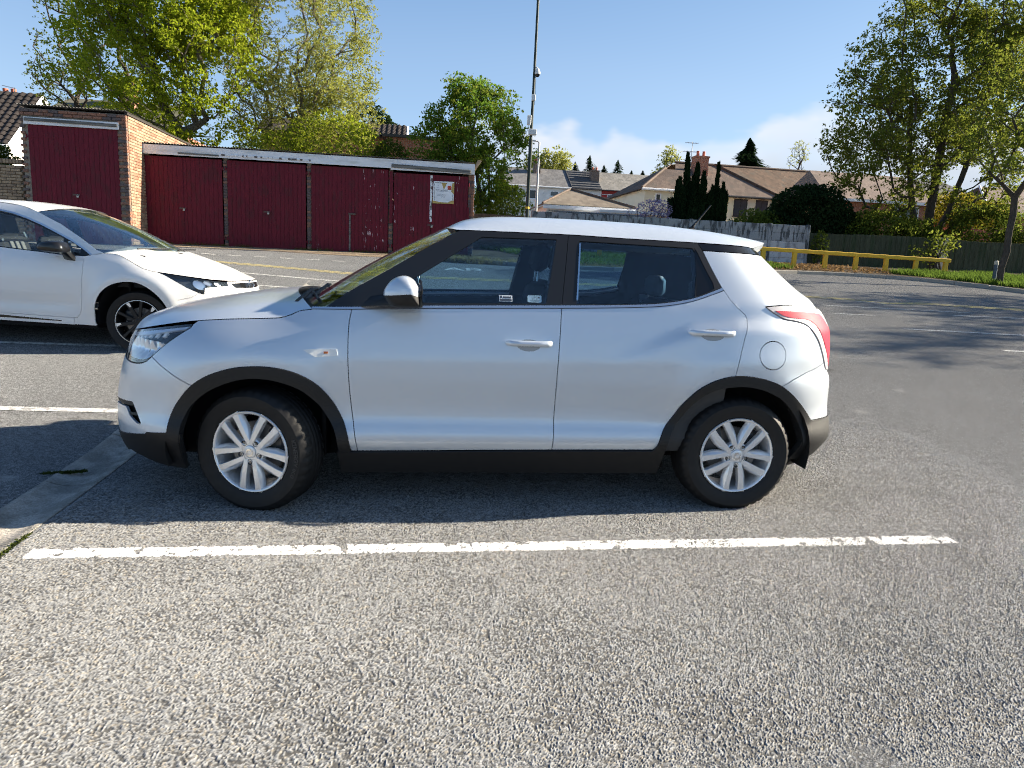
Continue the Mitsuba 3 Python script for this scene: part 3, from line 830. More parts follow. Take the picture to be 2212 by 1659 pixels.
    put('mast', tube([(1.276, 0, 1.596), (1.30, 0, 1.625), (1.385, 0, 1.735)], [.010, .006, .004], 8), 'black_plastic', a, smooth=40)
    # mirrors
    for sd in (-1, 1):
        zs = np.linspace(-1, 1, 15)
        cap = []
        prof = smooth_chain([(-.629, 1.142), (-.625, 1.168), (-.600, 1.206), (-.568, 1.229), (-.528, 1.237), (-.495, 1.226), (-.468, 1.200), (-.452, 1.172), (-.452, 1.14)], 3)
        low = smooth_chain([(-.452, 1.14), (-.447, 1.10), (-.459, 1.084), (-.56, 1.082), (-.60, 1.10), (-.629, 1.142)], 4)
        full = np.vstack([prof, low[1:-1]])
        cen = full.mean(0)

        def lens_(pr, cl):
            rows = []
            for sc, yy in ((.80, .79), (.94, .83), (1.0, .90), (1.0, .97), (.93, 1.015), (.72, 1.045), (.35, 1.058), (.02, 1.06)):
                q_ = cen+(pr-cen)*sc
                rows.append(np.stack([q_[:, 0]+(1-sc)*.03, np.full(len(q_), sd*yy*1.0), q_[:, 1]], -1))
            return grid_mesh(np.array(rows))
        top = lens_(np.vstack([prof, ]), False)
        bot = lens_(low, False)
        mk = put('door_mirror', cat_([bot, hull([(-.75, sd*.80, 1.072), (-.70, sd*.80, 1.125), (-.56, sd*.80, 1.15), (-.56, sd*.80, 1.075), (-.60, sd*.90, 1.09), (-.60, sd*.90, 1.13), (-.53, sd*.9, 1.135), (-.53, sd*.9, 1.085)])]), 'black_plastic', s, smooth=45)
        put('mirror_cap', top, P, mk, smooth=45)
        gl = np.array([(-.449, sd*.82, 1.095), (-.449, sd*1.03, 1.10), (-.449, sd*1.035, 1.17), (-.455, sd*.97, 1.215), (-.455, sd*.83, 1.20)])
        put('mirror_glass', trimesh.Trimesh(gl+[.004, 0, 0], [[0, 1, 2], [0, 2, 3], [0, 3, 4]], process=False), 'mirror_glass', mk)
        rim = tube(np.vstack([gl, gl[:1]])+[.002, 0, 0], .008, 6)
        put('mirror_rim', rim, 'gloss_black', mk, smooth=40)
    # the dark inside of the shell: inner flank, floor, wheel wells, bulkheads
    inner = []
    for sd in (-1, 1):
        for pg in (Polygon([(-2.82, .16), (3.0, .2), (3.0, 1.1), (1.24, 1.215), (1.02, 1.16), (.79, 1.115), (-.9, 1.045), (-1.9, .92), (-2.82, .86)]).difference(Polygon([(-1.27+.43*math.cos(a), .33+.41*math.sin(a)) for a in np.linspace(0, 6.28, 30)])).difference(Polygon([(1.32+.44*math.cos(a), .33+.41*math.sin(a)) for a in np.linspace(0, 6.28, 30)])).difference(head.buffer(.03)).difference(sbox(-3, -1.5, .1, .32)).difference(sbox(-1.7, -.8, 0, .35)).difference(sbox(.87, 1.77, 0, .35)).difference(sbox(1.5, 4, 0, .36)),):
            for q_ in getattr(pg, 'geoms', [pg]):
                inner.append(skin(q_, f, gap=0, off=-.035, lip=0, h=.08, side=sd))
        for xc_ in (-1.27, 1.32):
            a = np.linspace(-.25, np.pi+.25, 20)
            arc = np.stack([xc_+.435*np.cos(a), 0*a, .335+.405*np.sin(a)], -1)
            inner.append(grid_mesh(np.stack([arc+[0, sd*.83, 0], arc+[0, sd*.50, 0]])))
            inner.append(trimesh.Trimesh(np.vstack([arc+[0, sd*.50, 0], [[xc_, sd*.50, .3]]]), [[i, i+1, 20] for i in range(19)], process=False))
    inner.append(box(-1.9, 1.95, -.50, .50, .22, .27))
    inner.append(box(-.84, .88, -.78, .78, .21, .26))
    inner.append(box(-.95, -.93, -.72, .72, .27, 1.02))
    inner.append(box(-2.0, -.9, -.5, .5, .5, .52))
    put('underbody', cat_(inner), 'dark_inside', s)
    # cabin
    put('dashboard', hull([(-1.0, sd*.70, z) for sd in (-1, 1) for z in (.70, 1.03)]+[(-.58, sd*.70, z) for sd in (-1, 1) for z in (.72, 1.02)]+[(-.72, sd*.7, 1.09) for sd in (-1, 1)]), 'trim_grey', s, smooth=30)
    for sd in (-1, 1):
        put('door_card', skin(Polygon([(-.75, .3), (1.2, .3), (1.2, 1.2), (1.02, 1.165), (.79, 1.125), (-.72, 1.062)]), f, gap=0, off=-.055, lip=0, side=sd, h=.08), 'trim_grey', s, smooth=True)
        put('roof_pillar', skin(Polygon([(.20, 1.10), (.27, 1.46), (.41, 1.46), (.37, 1.10)]), f, gap=0, off=-.04, lip=.03, side=sd, h=.05), 'trim_grey', s, smooth=35)
        put('roof_pillar', skin(Polygon([(1.02, 1.16), (1.09, 1.46), (2.2, 1.44), (2.27, 1.15), (1.5, 1.1)]), f, gap=0, off=-.04, lip=0, side=sd, h=.06), 'trim_grey', s, smooth=35)
    V2 = V[4:-6].copy()
    V2[:, :, 2] -= .045
    V2[:, :, 1] *= .94
    put('headlining', grid_mesh(V2), 'headliner', s, smooth=True)

    def seat(cx, cy, w, back_top, rear=False):
        cush = cbox(.50, w, .16, .05)
        cush.apply_transform(tr(cx, cy, .62))
        back = cbox(.15, w*.96, back_top-.66, .06)
        back.apply_transform(rot(14, [0, 1, 0]))
        back.apply_transform(tr(cx+.27+(back_top-.66)*.12, cy, .66+(back_top-.66)/2))
        k_ = put('seat', cat_([cush, back]), 'seat_cloth', s, smooth=40)
        return k_
    for cy in (-.37, .37):
        k_ = seat(-.02, cy, .50, 1.22)
        hr = cbox(.10, .26, .19, .035)
        hr.apply_transform(rot(12, [0, 1, 0]))
        hr.apply_transform(tr(.355, cy, 1.36))
        put('headrest', hr, 'seat_cloth', k_, smooth=40)
        for dy in (-.06, .06):
            put('headrest_post', tube([(.335, cy+dy, 1.20), (.345, cy+dy, 1.30)], .007, 8), 'chrome', k_, smooth=40)
    k_ = seat(.84, 0, 1.25, 1.12)
    for cy in (-.42, .42):
        hr = cbox(.09, .25, .14, .03)
        hr.apply_transform(tr(1.20, cy, 1.20))
        put('headrest', hr, 'seat_grey', k_, smooth=40)
    a = np.linspace(0, 2*np.pi, 33)
    ring = np.stack([0*a, .185*np.cos(a), .185*np.sin(a)], -1)
    Rw = rot(-28, [0, 1, 0])[:3, :3]
    sw = put('steering_wheel', tube(ring@Rw.T+[-.40, .37*-1*-1 if False else -.37, 1.03], .015, 8, caps=False), 'trim_grey', s, smooth=60)
    put('steering_hub', moved(cbox(.05, .16, .12, .02), tr(-.43, -.37, 1.01)), 'trim_grey', sw, smooth=40)
    put('parcel_shelf', box(1.28, 1.75, -.6, .6, 1.08, 1.10), 'trim_grey', s)
    return s


mat('frame_black', (.010, .0105, .012), rough=.32, spec=.5)
mat('belt_metal', (.60, .62, .66), rough=.22, metal=.9)
mat('lamp_dark', (.03, .034, .04), rough=.3, spec=.5)
mat('lamp_bright', (.70, .72, .75), rough=.12, metal=.95)
mat('cup_grey', (.30, .31, .32), rough=.45, metal=.4, clearcoat=.8, clearcoat_gloss=.95)
mat('tail_cover', (.46, .45, .48), rough=.45, spec=.2)
M('screen_pane', type='thindielectric', int_ior=1.5, specular_transmittance=rgb(.70, .80, .78))


def wheel(parent, centre, steer, R_, rim_r, width, style, sd=-1, squash=1.0):
    """A wheel standing on the ground: tyre with grooved tread, rim, spokes, brake disc. Built about the origin with its face towards -y."""
    w = width
    hw = w/2
    prof = [(rim_r-.004, .012), (rim_r+.006, .004), (rim_r+.018, -.002), (rim_r+.045, -.010), (rim_r+.075, -.011), (R_-.028, -.004), (R_-.014, .006), (R_-.006, .018)]
    gro = []
    for g0 in (.30, .47, .62, .78):
        c = w*g0
        gro += [(R_, c-.006), (R_-.009, c-.004), (R_-.009, c+.004), (R_, c+.006)]
    prof += gro
    prof += [(R_-.006, w-.018), (R_-.014, w-.006), (R_-.028, w+.004), (R_-.06, w+.010), (rim_r+.02, w)]
    prof = np.array(prof)
    n = 168
    ang = np.linspace(0, 2*np.pi, n, endpoint=False)
    V = np.empty((n, len(prof), 3))
    for i, a in enumerate(ang):
        rr = prof[:, 0].copy()
        if i % 4 == 0:
            sh = (prof[:, 1] > -.002) & (prof[:, 1] < w*.27) & (rr > R_-.02)
            rr[sh] -= .007
            sh = (prof[:, 1] > w*.80) & (prof[:, 1] < w) & (rr > R_-.02)
            rr[sh] -= .007
        zz = rr*np.sin(a)
        zz = np.maximum(zz, -R_+.012+.0*rr) if squash else zz
        V[i] = np.stack([rr*np.cos(a), prof[:, 1], zz], -1)
    M0 = np.eye(4)
    M0[:3, 3] = centre
    if sd > 0:
        M0 = M0@np.diag([1, -1, 1, 1.0])
    M0 = M0@rot(steer, [0, 0, 1])@tr(0, -.10, 0)
    inv = sd > 0

    def P_(name, mesh, m_, par, **kw):
        mesh = moved(mesh, M0)
        return put(name, mesh, m_, par, **kw)
    wk = labels and numbered(f'{parent}__wheel')
    rim_prof = [(rim_r-.004, .014), (rim_r, .004), (rim_r-.004, -.001), (rim_r-.010, .000), (rim_r-.016, .006), (rim_r-.020, .03), (rim_r-.026, .06), (rim_r-.03, .16), (rim_r-.012, w-.01)]
    P_('wheel', revolve(rim_prof, 96), 'alloy' if style == 'alloy' else 'dark_alloy', parent, smooth=40)
    P_('tyre', grid_mesh(V, wrap=True), 'rubber', wk, smooth=32)
    P_('brake_disc', cat_([revolve([(.145, .075), (.148, .080), (.148, .098), (.145, .10)], 48), revolve([(.06, .075), (.145, .075)], 48), revolve([(.02, .045), (.075, .045), (.082, .055), (.082, .075)], 40)]), 'brake_steel', wk, smooth=40)
    P_('calliper', moved(cbox(.10, .07, .13, .02), tr(.115 if style == 'alloy' else -.1, .09, .06)), 'lamp_dark', wk, smooth=40)
    if style == 'alloy':
        def spoke(a, mir):
            """Flat face with one hollowed flank, loft along the radius."""
            rs = np.array([.040, .062, .09, .125, .165, rim_r-.006])
            lat = np.array([.020, .0245, .028, .0335, .040, .045])
            wf = np.array([.013, .0125, .0125, .0135, .015, .019])      # half width of the face
            fl = np.array([.004, .008, .020, .024, .018, .008])      # width of the hollow flank
            yf = np.array([.004, .001, -.001, -.001, .000, .002])
            rows = []
            for r_, l_, w_, k_, y_ in zip(rs, lat, wf, fl, yf):
                sec = np.array([[l_-w_, y_+.035], [l_-w_, y_+.002], [l_-w_+.002, y_], [l_+w_, y_], [l_+w_+k_*.6, y_+.009], [l_+w_+k_, y_+.028], [l_+w_+k_*.7, y_+.036]])
                rows.append(np.stack([mir*sec[:, 0], sec[:, 1], np.full(7, r_)], -1))
            V_ = np.array(rows)
            V_ = np.concatenate([V_, V_[:, :1]], 1)
            m_ = grid_mesh(V_)
            if mir < 0:
                m_.invert()
            return moved(m_, rot(a, [0, 1, 0]))
        a0 = 180
        for k in range(5):
            for mir in (-1, 1):
                P_('spoke', spoke(a0+72*k, mir), 'alloy', wk, smooth=30)
        hub = revolve([(.0, .004), (.033, .004), (.034, .007), (.036, .006), (.060, .007), (.072, .014), (.078, .035), (.07, .05)], 60)
        P_('hub', hub, 'alloy', wk, smooth=35)
        P_('hub_cap', revolve([(0, -.003), (.024, -.0025), (.0315, .0005), (.033, .004)], 40), 'alloy', wk, smooth=40)
        arcs = []
        for s_, r0 in ((200, .019), (20, .013)):
            aa = np.radians(np.linspace(s_, s_+190, 18))
            wv = .0045*np.sin(np.linspace(.15, np.pi-.1, 18))
            arcs.append(grid_mesh(np.stack([np.stack([(r0-wv)*np.cos(aa), 0*aa-.0042, (r0-wv)*np.sin(aa)], -1), np.stack([(r0+wv)*np.cos(aa), 0*aa-.0042, (r0+wv)*np.sin(aa)], -1)])))
        P_('emblem', cat_(arcs), 'chrome', wk)
        for k in range(5):
            a = math.radians(270+72*k)
            c = np.array([.054*math.cos(a), 0, .054*math.sin(a)])
            well = moved(cat_([revolve([(.0145, .0015), (.0125, .003), (.0125, .0072)], 24), revolve([(0, .0068), (.0125, .0068)], 24)]), tr(*c))
            P_('bolt_well', well, 'lamp_dark', wk, smooth=40)
            P_('wheel_bolt', moved(revolve([(0, .0045), (.007, .0045), (.0078, .007)], 6), tr(*c)), 'brake_steel', wk)
    else:
        for k in range(10):
            a = 36*k+9
            wide = .020 if k % 2 else .014
            sp = hull([(-wide*.8, .012, .03), (wide*.8, .012, .03), (-wide*.8, .04, .03), (wide*.8, .04, .03), (-wide, -.002, rim_r-.012), (wide, -.002, rim_r-.012), (-wide, .03, rim_r-.012), (wide, .03, rim_r-.012), (-wide*.7, .002, .12), (wide*.7, .002, .12)])
            P_('spoke', moved(sp, rot(a, [0, 1, 0])), 'dark_alloy', wk, smooth=30)
            if k % 2:
                fl = np.array([(-wide*.9, -.0035, rim_r-.012), (wide*.9, -.0035, rim_r-.012), (wide*.9, -.002, rim_r-.055), (wide*.1, -.001, rim_r-.060)])
                P_('spoke_tip', moved(trimesh.Trimesh(fl, [[0, 1, 2], [0, 2, 3]], process=False), rot(a, [0, 1, 0])), 'alloy', wk)
        P_('rim_edge', revolve([(rim_r-.007, -.0035), (rim_r-.002, -.003)], 96), 'alloy', wk)
        P_('hub', revolve([(0, .006), (.03, .006), (.034, .010), (.055, .016), (.06, .04)], 50), 'dark_alloy', wk, smooth=35)
    return wk


suv = build_suv()
RW = .325
wheel(suv, (-1.262, -.742, RW-.010), -20, RW, .213, .205, 'alloy')
wheel(suv, (1.318, -.742, RW-.010), 0, RW, .213, .205, 'alloy')
wheel(suv, (-1.262, .742, RW+.045), -20, RW, .213, .205, 'alloy', sd=1)
wheel(suv, (1.318, .742, RW+.045), 0, RW, .213, .205, 'alloy', sd=1)
# ------------------------------------------------------------------ the white hatchback behind, made the same way, nose towards +x
H_V = PC([.08, .16, .21, .30, .42, .55, .66, .74, .81, .87, .93, 1.0, 1.15, 1.25, 1.33, 1.40, 1.47], [.76, .81, .835, .845, .858, .868, .872, .868, .858, .842, .806, .775, .715, .672, .632, .575, .48])
H_XF = PC([.08, .2, .30, .42, .55, .62, .68, .73, .78, .9, 1.0], [.67, .77, .845, .885, .90, .885, .865, .83, .74, .44, .25])
H_XR = PC([.08, .2, .35, .55, .8, .95, 1.05, 1.2, 1.35, 1.47], [-3.28, -3.36, -3.42, -3.44, -3.40, -3.30, -3.20, -3.0, -2.72, -2.45])


def hatch_y(x, z):
    x, z = np.asarray(x, float), np.asarray(z, float)
    zz = z+.10*sst(-.35, .35, x)*sst(.55, .80, z)
    w = H_V(np.clip(zz, .08, 1.47))
    for cx in (0.0, -2.64):
        r = np.hypot(x-cx, z-.32)
        w = w+.026*np.exp(-((r-.40)/.085)**2)*sst(.25, .45, z)*sst(.62, .45, abs(x-cx))
    # hollow along the foot of the doors
    w = w-.018*np.exp(-((z-.42)/.07)**2)*sst(-.45, -.7, x)*sst(-2.2, -1.9, x)
    u = np.clip((x+.2)/(H_XF(np.clip(z, .08, 1.0))+.2), 0, 1)
    w = w*np.sqrt(np.clip(1-u**2.9, 0, 1))
    u = np.clip((-2.5-x)/(-2.5-H_XR(np.clip(z, .08, 1.47))), 0, 1)
    return w*np.sqrt(np.clip(1-u**3, 0, 1))


H_M = rot(math.degrees(-.17), [0, 0, 1])
H_M[:3, 3] = [-3.173, 4.038, float(ground_z(4.038))]


def hatch_pt(s, z, off=0.0, side=-1):
    s = np.asarray(s, float)
    z = np.asarray(z, float)+0*s

    def at(s, z):
        xf, xr = H_XF(np.clip(z, .08, 1.0)), H_XR(np.clip(z, .08, 1.47))
        t = np.clip((s+.2)/2.0, 0, 1)
        uf = 1-(1-t)**2
        t = np.clip((-2.5-s)/1.6, 0, 1)
        ur = 1-(1-t)**2
        x = np.where(s > -.2, -.2+uf*(xf+.2), np.where(s < -2.5, -2.5-ur*(-2.5-xr), s))
        return np.stack([x, -hatch_y(x, z), z], -1)
    p = at(s, z)
    if np.any(off):
        e = .004
        n = np.cross(at(np.clip(s+e, -4.1, 1.8), z)-at(np.clip(s-e, -4.1, 1.8), z), at(s, z+e)-at(s, z-e))
        n /= np.linalg.norm(n, axis=-1, keepdims=True)+1e-12
        p = p+n*off
    p[..., 1] *= -side
    return p


def s_of(x, z):
    """Length along the flank of the point at x (front half)."""
    if x <= -.2:
        return x
    u = (x+.2)/(float(H_XF(np.clip(z, .08, 1.0)))+.2)
    return -.2+2.0*(1-math.sqrt(max(0, 1-u)))


def build_hatch():
    h = thing('white_car', 'white hatchback with black mirrors and wheels behind the bonnet of the silver car', 'car')
    P, f = 'white_paint', hatch_pt

    def pt_(name, mesh, m, par=h, **kw):
        return put(name, moved(mesh, H_M), m, par, **kw)

    def S(pts):
        return [(s_of(x, z), z) for x, z in pts]
    arch = smooth_chain(S([(-.385, .20), (-.404, .261), (-.373, .426), (-.309, .542), (-.214, .619), (-.113, .656), (-.02, .667), (.07, .66), (.15, .627), (.23, .566), (.295, .489), (.34, .40), (.36, .30), (.36, .20)]), 4).tolist()
    archr = smooth_chain([(-2.26, .20), (-2.265, .30), (-2.25, .43), (-2.15, .58), (-2.0-.44, .66), (-2.64, .667), (-2.84, .64), (-2.97, .56), (-3.03, .42), (-3.04, .26)], 4).tolist()
    belt = [(-3.0, 1.03), (-2.5, 1.0), (-1.9, .985), (-1.428, .962), (-1.179, .943), (-.93, .925), (-.781, .912), (-.666, .905), (-.528, .905), (-.43, .915)]
    d1 = [(-.482, .905), (-.489, .783), (-.505, .582), (-.53, .378), (-.55, .32), (-.585, .286), (-.62, .279), (-1.017, .288), (-1.50, .300)]
    d2 = [(-1.52, .96), (-1.54, .80), (-1.53, .6), (-1.50, .300)]
    hoodl = S([(-.30, .94), (-.20, .938), (-.147, .930), (-.07, .895), (.005, .856), (.107, .806), (.20, .782)])+[(.50, .760), (.75, .735), (1.0, .712), (1.3, .70), (1.8, .70)]
    head = Polygon([(.34, .775), (.52, .752), (.75, .726), (1.02, .700), (1.22, .685), (1.22, .645), (1.02, .640), (.86, .628), (.83, .560), (.76, .575), (.62, .628), (.50, .690), (.40, .745)])
    grille = Polygon([(1.30, .672), (1.8, .676), (1.8, .618), (1.36, .628)])
    mouth = Polygon([(.98, .20), (1.8, .18), (1.8, .46), (1.05, .46), (.95, .38)])
    wing = Polygon([(-.482, .905), (-.43, .915), (-.30, .94)]+hoodl[1:8]+[(.34, .775), (.40, .745), (.50, .69), (.62, .628), (.76, .575)]+[(.66, .53), (.50, .50)]+[q for q in arch[::-1] if q[1] > .20 and q[0] < .47]+[(-.40, .205), (-.62, .21), (-.62, .279), (-.585, .286), (-.55, .32), (-.53, .378), (-.505, .582), (-.489, .783)]).buffer(0)
    if wing.geom_type != 'Polygon':
        wing = max(wing.geoms, key=lambda q: q.area)
    bump = Polygon([(.50, .50), (.66, .53), (.76, .575), (.83, .56), (.86, .628), (1.02, .64), (1.24, .645), (1.24, .692), (1.8, .695), (1.8, .13), (1.0, .14), (.60, .18)]+[q for q in arch[::-1] if q[0] > .30 and q[1] < .50]).buffer(0).difference(mouth).difference(grille)
    if bump.geom_type != 'Polygon':
        bump = max(bump.geoms, key=lambda q: q.area)
    fd = Polygon(d1+d2[::-1]+[q for q in belt if -1.5 < q[0] < -.5])
    rd = Polygon(d2+[(-2.1, .31)]+[q for q in archr if q[1] > .33 and q[0] > -2.42]+[(-2.48, .80), (-2.62, 1.01)]+[q for q in belt if -2.6 < q[0] < -1.53]).buffer(0)
    qd = Polygon([(-2.62, 1.01), (-2.48, .80)]+[q for q in archr if q[0] < -2.42]+[(-3.3, .25), (-4.1, .25), (-4.1, 1.0), (-3.5, 1.05), (-3.1, 1.20), (-2.7, 1.38), (-2.62, 1.36), (-2.9, 1.12), (-2.95, 1.03)]).buffer(0)
    sill = Polygon([(-.40, .205), (-.62, .208), (-1.45, .222), (-2.25, .23), (-2.25, .305), (-1.5, .300), (-1.017, .288), (-.62, .279), (-.62, .21)]).buffer(0)
    strip = Polygon([(-.751, .247), (-1.44, .279), (-2.2, .295), (-2.2, .268), (-1.44, .252), (-.755, .238)])
    dlo = Polygon([(-.427, .922), (-.52, .975), (-.585, 1.018), (-.667, 1.056), (-.831, 1.124), (-.995, 1.193), (-1.159, 1.25), (-1.323, 1.296), (-1.489, 1.322), (-1.8, 1.345), (-2.2, 1.33), (-2.55, 1.27), (-2.8, 1.16), (-2.95, 1.04)]+belt[1:])
    dlo = dlo.buffer(0)
    g1 = Polygon([(-.735, .922), (-.745, 1.075), (-.84, 1.112), (-1.0, 1.178), (-1.159, 1.235), (-1.323, 1.280), (-1.46, 1.303), (-1.50, 1.303), (-1.47, .975), (-1.179, .953), (-.93, .935)])
    g2 = Polygon([(-.54, .918), (-.55, .985), (-.667, 1.043), (-.70, 1.055), (-.70, .918)])
    g4 = Polygon([(-1.60, .985), (-1.63, 1.312), (-1.8, 1.325), (-2.2, 1.31), (-2.42, 1.27), (-2.45, 1.01)])
    chromeS = LineString([(-.427, .922), (-.52, .982), (-.667, 1.062), (-.831, 1.134), (-.995, 1.203), (-1.159, 1.262), (-1.323, 1.308), (-1.489, 1.336), (-1.8, 1.358), (-2.2, 1.345)]).buffer(.009)
    pill = Polygon([(-.43, .915), (-.36, .932), (-.30, .943), (-.385, .972), (-.483, 1.033), (-.59, 1.098), (-.795, 1.212), (-1.075, 1.330), (-1.268, 1.385), (-1.6, 1.418), (-2.0, 1.42), (-2.6, 1.37), (-2.7, 1.30), (-2.55, 1.285), (-2.2, 1.347), (-1.8, 1.362), (-1.489, 1.340), (-1.323, 1.312), (-1.159, 1.266), (-.995, 1.207), (-.831, 1.138), (-.667, 1.066), (-.52, .986)]).buffer(0)
    for sd in (-1, 1):
        pt_('front_wing', skin(wing, f, side=sd), P, smooth=35)
        pt_('front_bumper', skin(bump, f, side=sd), P, smooth=35)
        dk = pt_('front_door', skin(fd, f, side=sd), P, smooth=35)
        pt_('rear_door', skin(rd, f, side=sd), P, smooth=35)
        pt_('rear_wing', skin(qd, f, side=sd), P, smooth=35)
        pt_('sill', skin(sill, f, gap=.001, off=.004, side=sd, lip=.04), P, smooth=35)
        pt_('sill_strip', skin(strip, f, gap=0, off=.006, lip=.01, side=sd, h=.02), 'gloss_black', smooth=35)
        pt_('roof_rail', skin(pill, f, gap=.0005, side=sd), P, smooth=35)
        fr = pt_('window_frame', skin(dlo.difference(g1).difference(g2).difference(g4), f, gap=.001, off=-.004, side=sd, h=.03), 'gloss_black', smooth=35)
        for g in (g1, g2, g4):
            pt_('window_glass', skin(g.buffer(.006), f, gap=0, off=-.010, lip=0, side=sd), 'pane', fr, smooth=True)
        pt_('window_trim', skin(chromeS, f, gap=0, off=.001, lip=.008, side=sd, h=.02), 'belt_metal', fr, smooth=35)
        hd = pt_('headlight', skin(head, f, gap=.001, lip=0, side=sd, h=.02), 'lens', smooth=True)
        pt_('housing', skin(head, f, gap=.001, off=-.05, lip=-.048, side=sd, h=.025), 'lamp_dark', hd, smooth=35)
        for cx, cz, w_, k_ in ((.80, .66, .085, .050), (1.08, .672, .05, .022), (.93, .680, .06, .024)):
            e = Polygon([(cx+w_*math.cos(a), cz+k_*math.sin(a)-.10*(w_*math.cos(a))) for a in np.linspace(0, 6.28, 24)[:-1]]).intersection(head.buffer(-.006))
            if e.geom_type == 'Polygon' and not e.is_empty:
                pt_('reflector', skin(e, f, gap=0, off=-.03, lip=-.012, side=sd, h=.02), 'lamp_bright', hd, smooth=35)
        pt_('grille', skin(grille, f, gap=0, off=-.004, side=sd), 'gloss_black', smooth=35)
        pt_('lower_grille', skin(mouth, f, gap=0, off=-.03, lip=-.02, side=sd), 'black_plastic', smooth=35)
        pt_('tail_light', skin(Polygon([(-3.25, .80), (-4.0, .80), (-4.0, .93), (-3.4, .94)]), f, gap=0, off=.004, side=sd, h=.03), 'red_lens', smooth=35)
        # mirror on its stalk
        mm = []
        pr = smooth_chain([(-.86, .98), (-.825, 1.02), (-.72, 1.043), (-.63, 1.037), (-.60, 1.005), (-.588, .955), (-.62, .930), (-.72, .930), (-.80, .938), (-.845, .952), (-.86, .98)], 3)
        cen = pr.mean(0)
        for sc, yy in ((.0, .86), (.7, .862), (.95, .875), (1.0, .92), (.98, .99), (.85, 1.03), (.5, 1.045), (.0, 1.047)):
            q_ = cen+(pr-cen)*sc
            mm.append(np.stack([q_[:, 0], np.full(len(q_), sd*yy), q_[:, 1]], -1))
        st = hull([(-.69, sd*.83, .86), (-.56, sd*.83, .845), (-.58, sd*.83, .90), (-.68, sd*.83, .905), (-.66, sd*.93, .945), (-.61, sd*.93, .945), (-.66, sd*.89, .96), (-.60, sd*.89, .95), (-.64, sd*.86, .86), (-.58, sd*.86, .855)])
        mk = pt_('door_mirror', cat_([grid_mesh(np.array(mm)), st]), 'gloss_black', smooth=50)
        # door handle
        hb = hull([(x_, sd*y_, z_) for x_, y_, z_ in ((-1.34, .872, .832), (-1.37, .90, .845), (-1.37, .90, .818), (-1.55, .90, .858), (-1.55, .90, .83), (-1.58, .872, .848), (-1.45, .905, .853), (-1.45, .905, .823))])
        pt_('door_handle', hb, P, dk, smooth=40)
    # bonnet
    n, m = 50, 33
    be = np.array(hoodl)
    bp = f(be[:, 0], be[:, 1])
    o = np.argsort(bp[:, 0])
    ex, ey, ez = bp[o, 0], -bp[o, 1], bp[o, 2]
    xs = ex[-1]-.0005+(ex[0]-ex[-1])*np.linspace(0, 1, n)**1.5
    zc = PC([-.40, -.24, -.085, .129, .342, .556, .70, .80, .92], [1.03, 1.01, .985, .94, .875, .80, .745, .715, .70])
    J = np.linspace(-1, 1, m)
    J = np.sign(J)*abs(J)**.8
    ye, ze = np.interp(xs, ex, ey), np.interp(xs, ex, ez)
    X = np.repeat(xs[:, None], m, 1)
    Z = np.maximum(zc(np.clip(xs, -.40, .92)), ze)
    crease = .012*np.exp(-((abs(J)-.55)/.12)**2)
    Zm = Z[:, None]-(Z-ze)[:, None]*abs(J)[None]**2.6+.002+crease[None]*np.clip((Z-ze)/.08, 0, 1)[:, None]
    back = .10*(1-J[None]**2)*np.clip((.5-X)/.7, 0, 1)**2
    pt_('bonnet', grid_mesh(np.stack([X+back, ye[:, None]*J[None]*.991, Zm], -1)), P, smooth=60)
    # windscreen, roof, rear
    ap = f(*np.array(smooth_chain([(-.30, .943), (-.385, .972), (-.483, 1.033), (-.59, 1.098), (-.795, 1.212), (-1.075, 1.330)], 5)).T)
    k = len(ap)
    t = np.linspace(0, 1, k)
    cen = np.array([.03, 0, .985])+(np.array([-.96, 0, 1.395])-np.array([.03, 0, .985]))*t[:, None]+np.array([0, 0, .02])*np.sin(np.pi*t)[:, None]
    JJ = np.linspace(-1, 1, 31)

    def loft(edge, centre, pw):
        V = np.empty((len(edge), 31, 3))
        wgt = 1-abs(JJ)**pw
        for i in range(len(edge)):
            V[i, :, 1] = -edge[i, 1]*JJ
            V[i, :, 0] = edge[i, 0]+(centre[i, 0]-edge[i, 0])*wgt
            V[i, :, 2] = edge[i, 2]+(centre[i, 2]-edge[i, 2])*wgt
        return V
    pt_('windscreen', grid_mesh(loft(ap, cen, 2.2)), 'glazed', smooth=True)
    re_ = f(*np.array(smooth_chain([(-1.075, 1.330), (-1.268, 1.387), (-1.6, 1.42), (-2.0, 1.422), (-2.65, 1.375)], 6)).T)
    k = len(re_)
    xc = np.linspace(-.955, -2.78, k)
    rc = np.stack([xc, 0*xc, PC([-2.8, -2.4, -1.9, -1.5, -1.2, -.955], [1.405, 1.445, 1.462, 1.457, 1.435, 1.397])(xc)], -1)
    pt_('roof', grid_mesh(loft(re_, rc, 2.6)), P, smooth=50)
    rw = loft(np.stack([re_[-1], re_[-1]*[1, .98, 1]+[-.30, 0, -.22], re_[-1]*[1, 1.02, 1]+[-.55, 0, -.36]]), np.array([[-2.78, 0, 1.405], [-3.10, 0, 1.18], [-3.32, 0, 1.02]]), 2.6)
    pt_('rear_screen', grid_mesh(rw), 'glazed', smooth=True)
    pt_('cowl', grid_mesh(np.stack([np.stack([np.interp(abs(JJ), [0, 1], [.115, -.29]), JJ*.70, np.interp(abs(JJ), [0, 1], [.965, .915])], -1), np.stack([np.interp(abs(JJ), [0, 1], [.01, -.38]), JJ*.74, np.interp(abs(JJ), [0, 1], [.975, .93])], -1)])), 'black_plastic')
    for y0, y1 in ((-.50, .05), (.05, .58)):
        pt_('wiper', tube([(-.12+.15*(y1 > .3), y0, .995), (.0, (y0+y1)/2, 1.005), (-.03, y1, 1.005)], .010, 6), 'black_plastic', smooth=40)
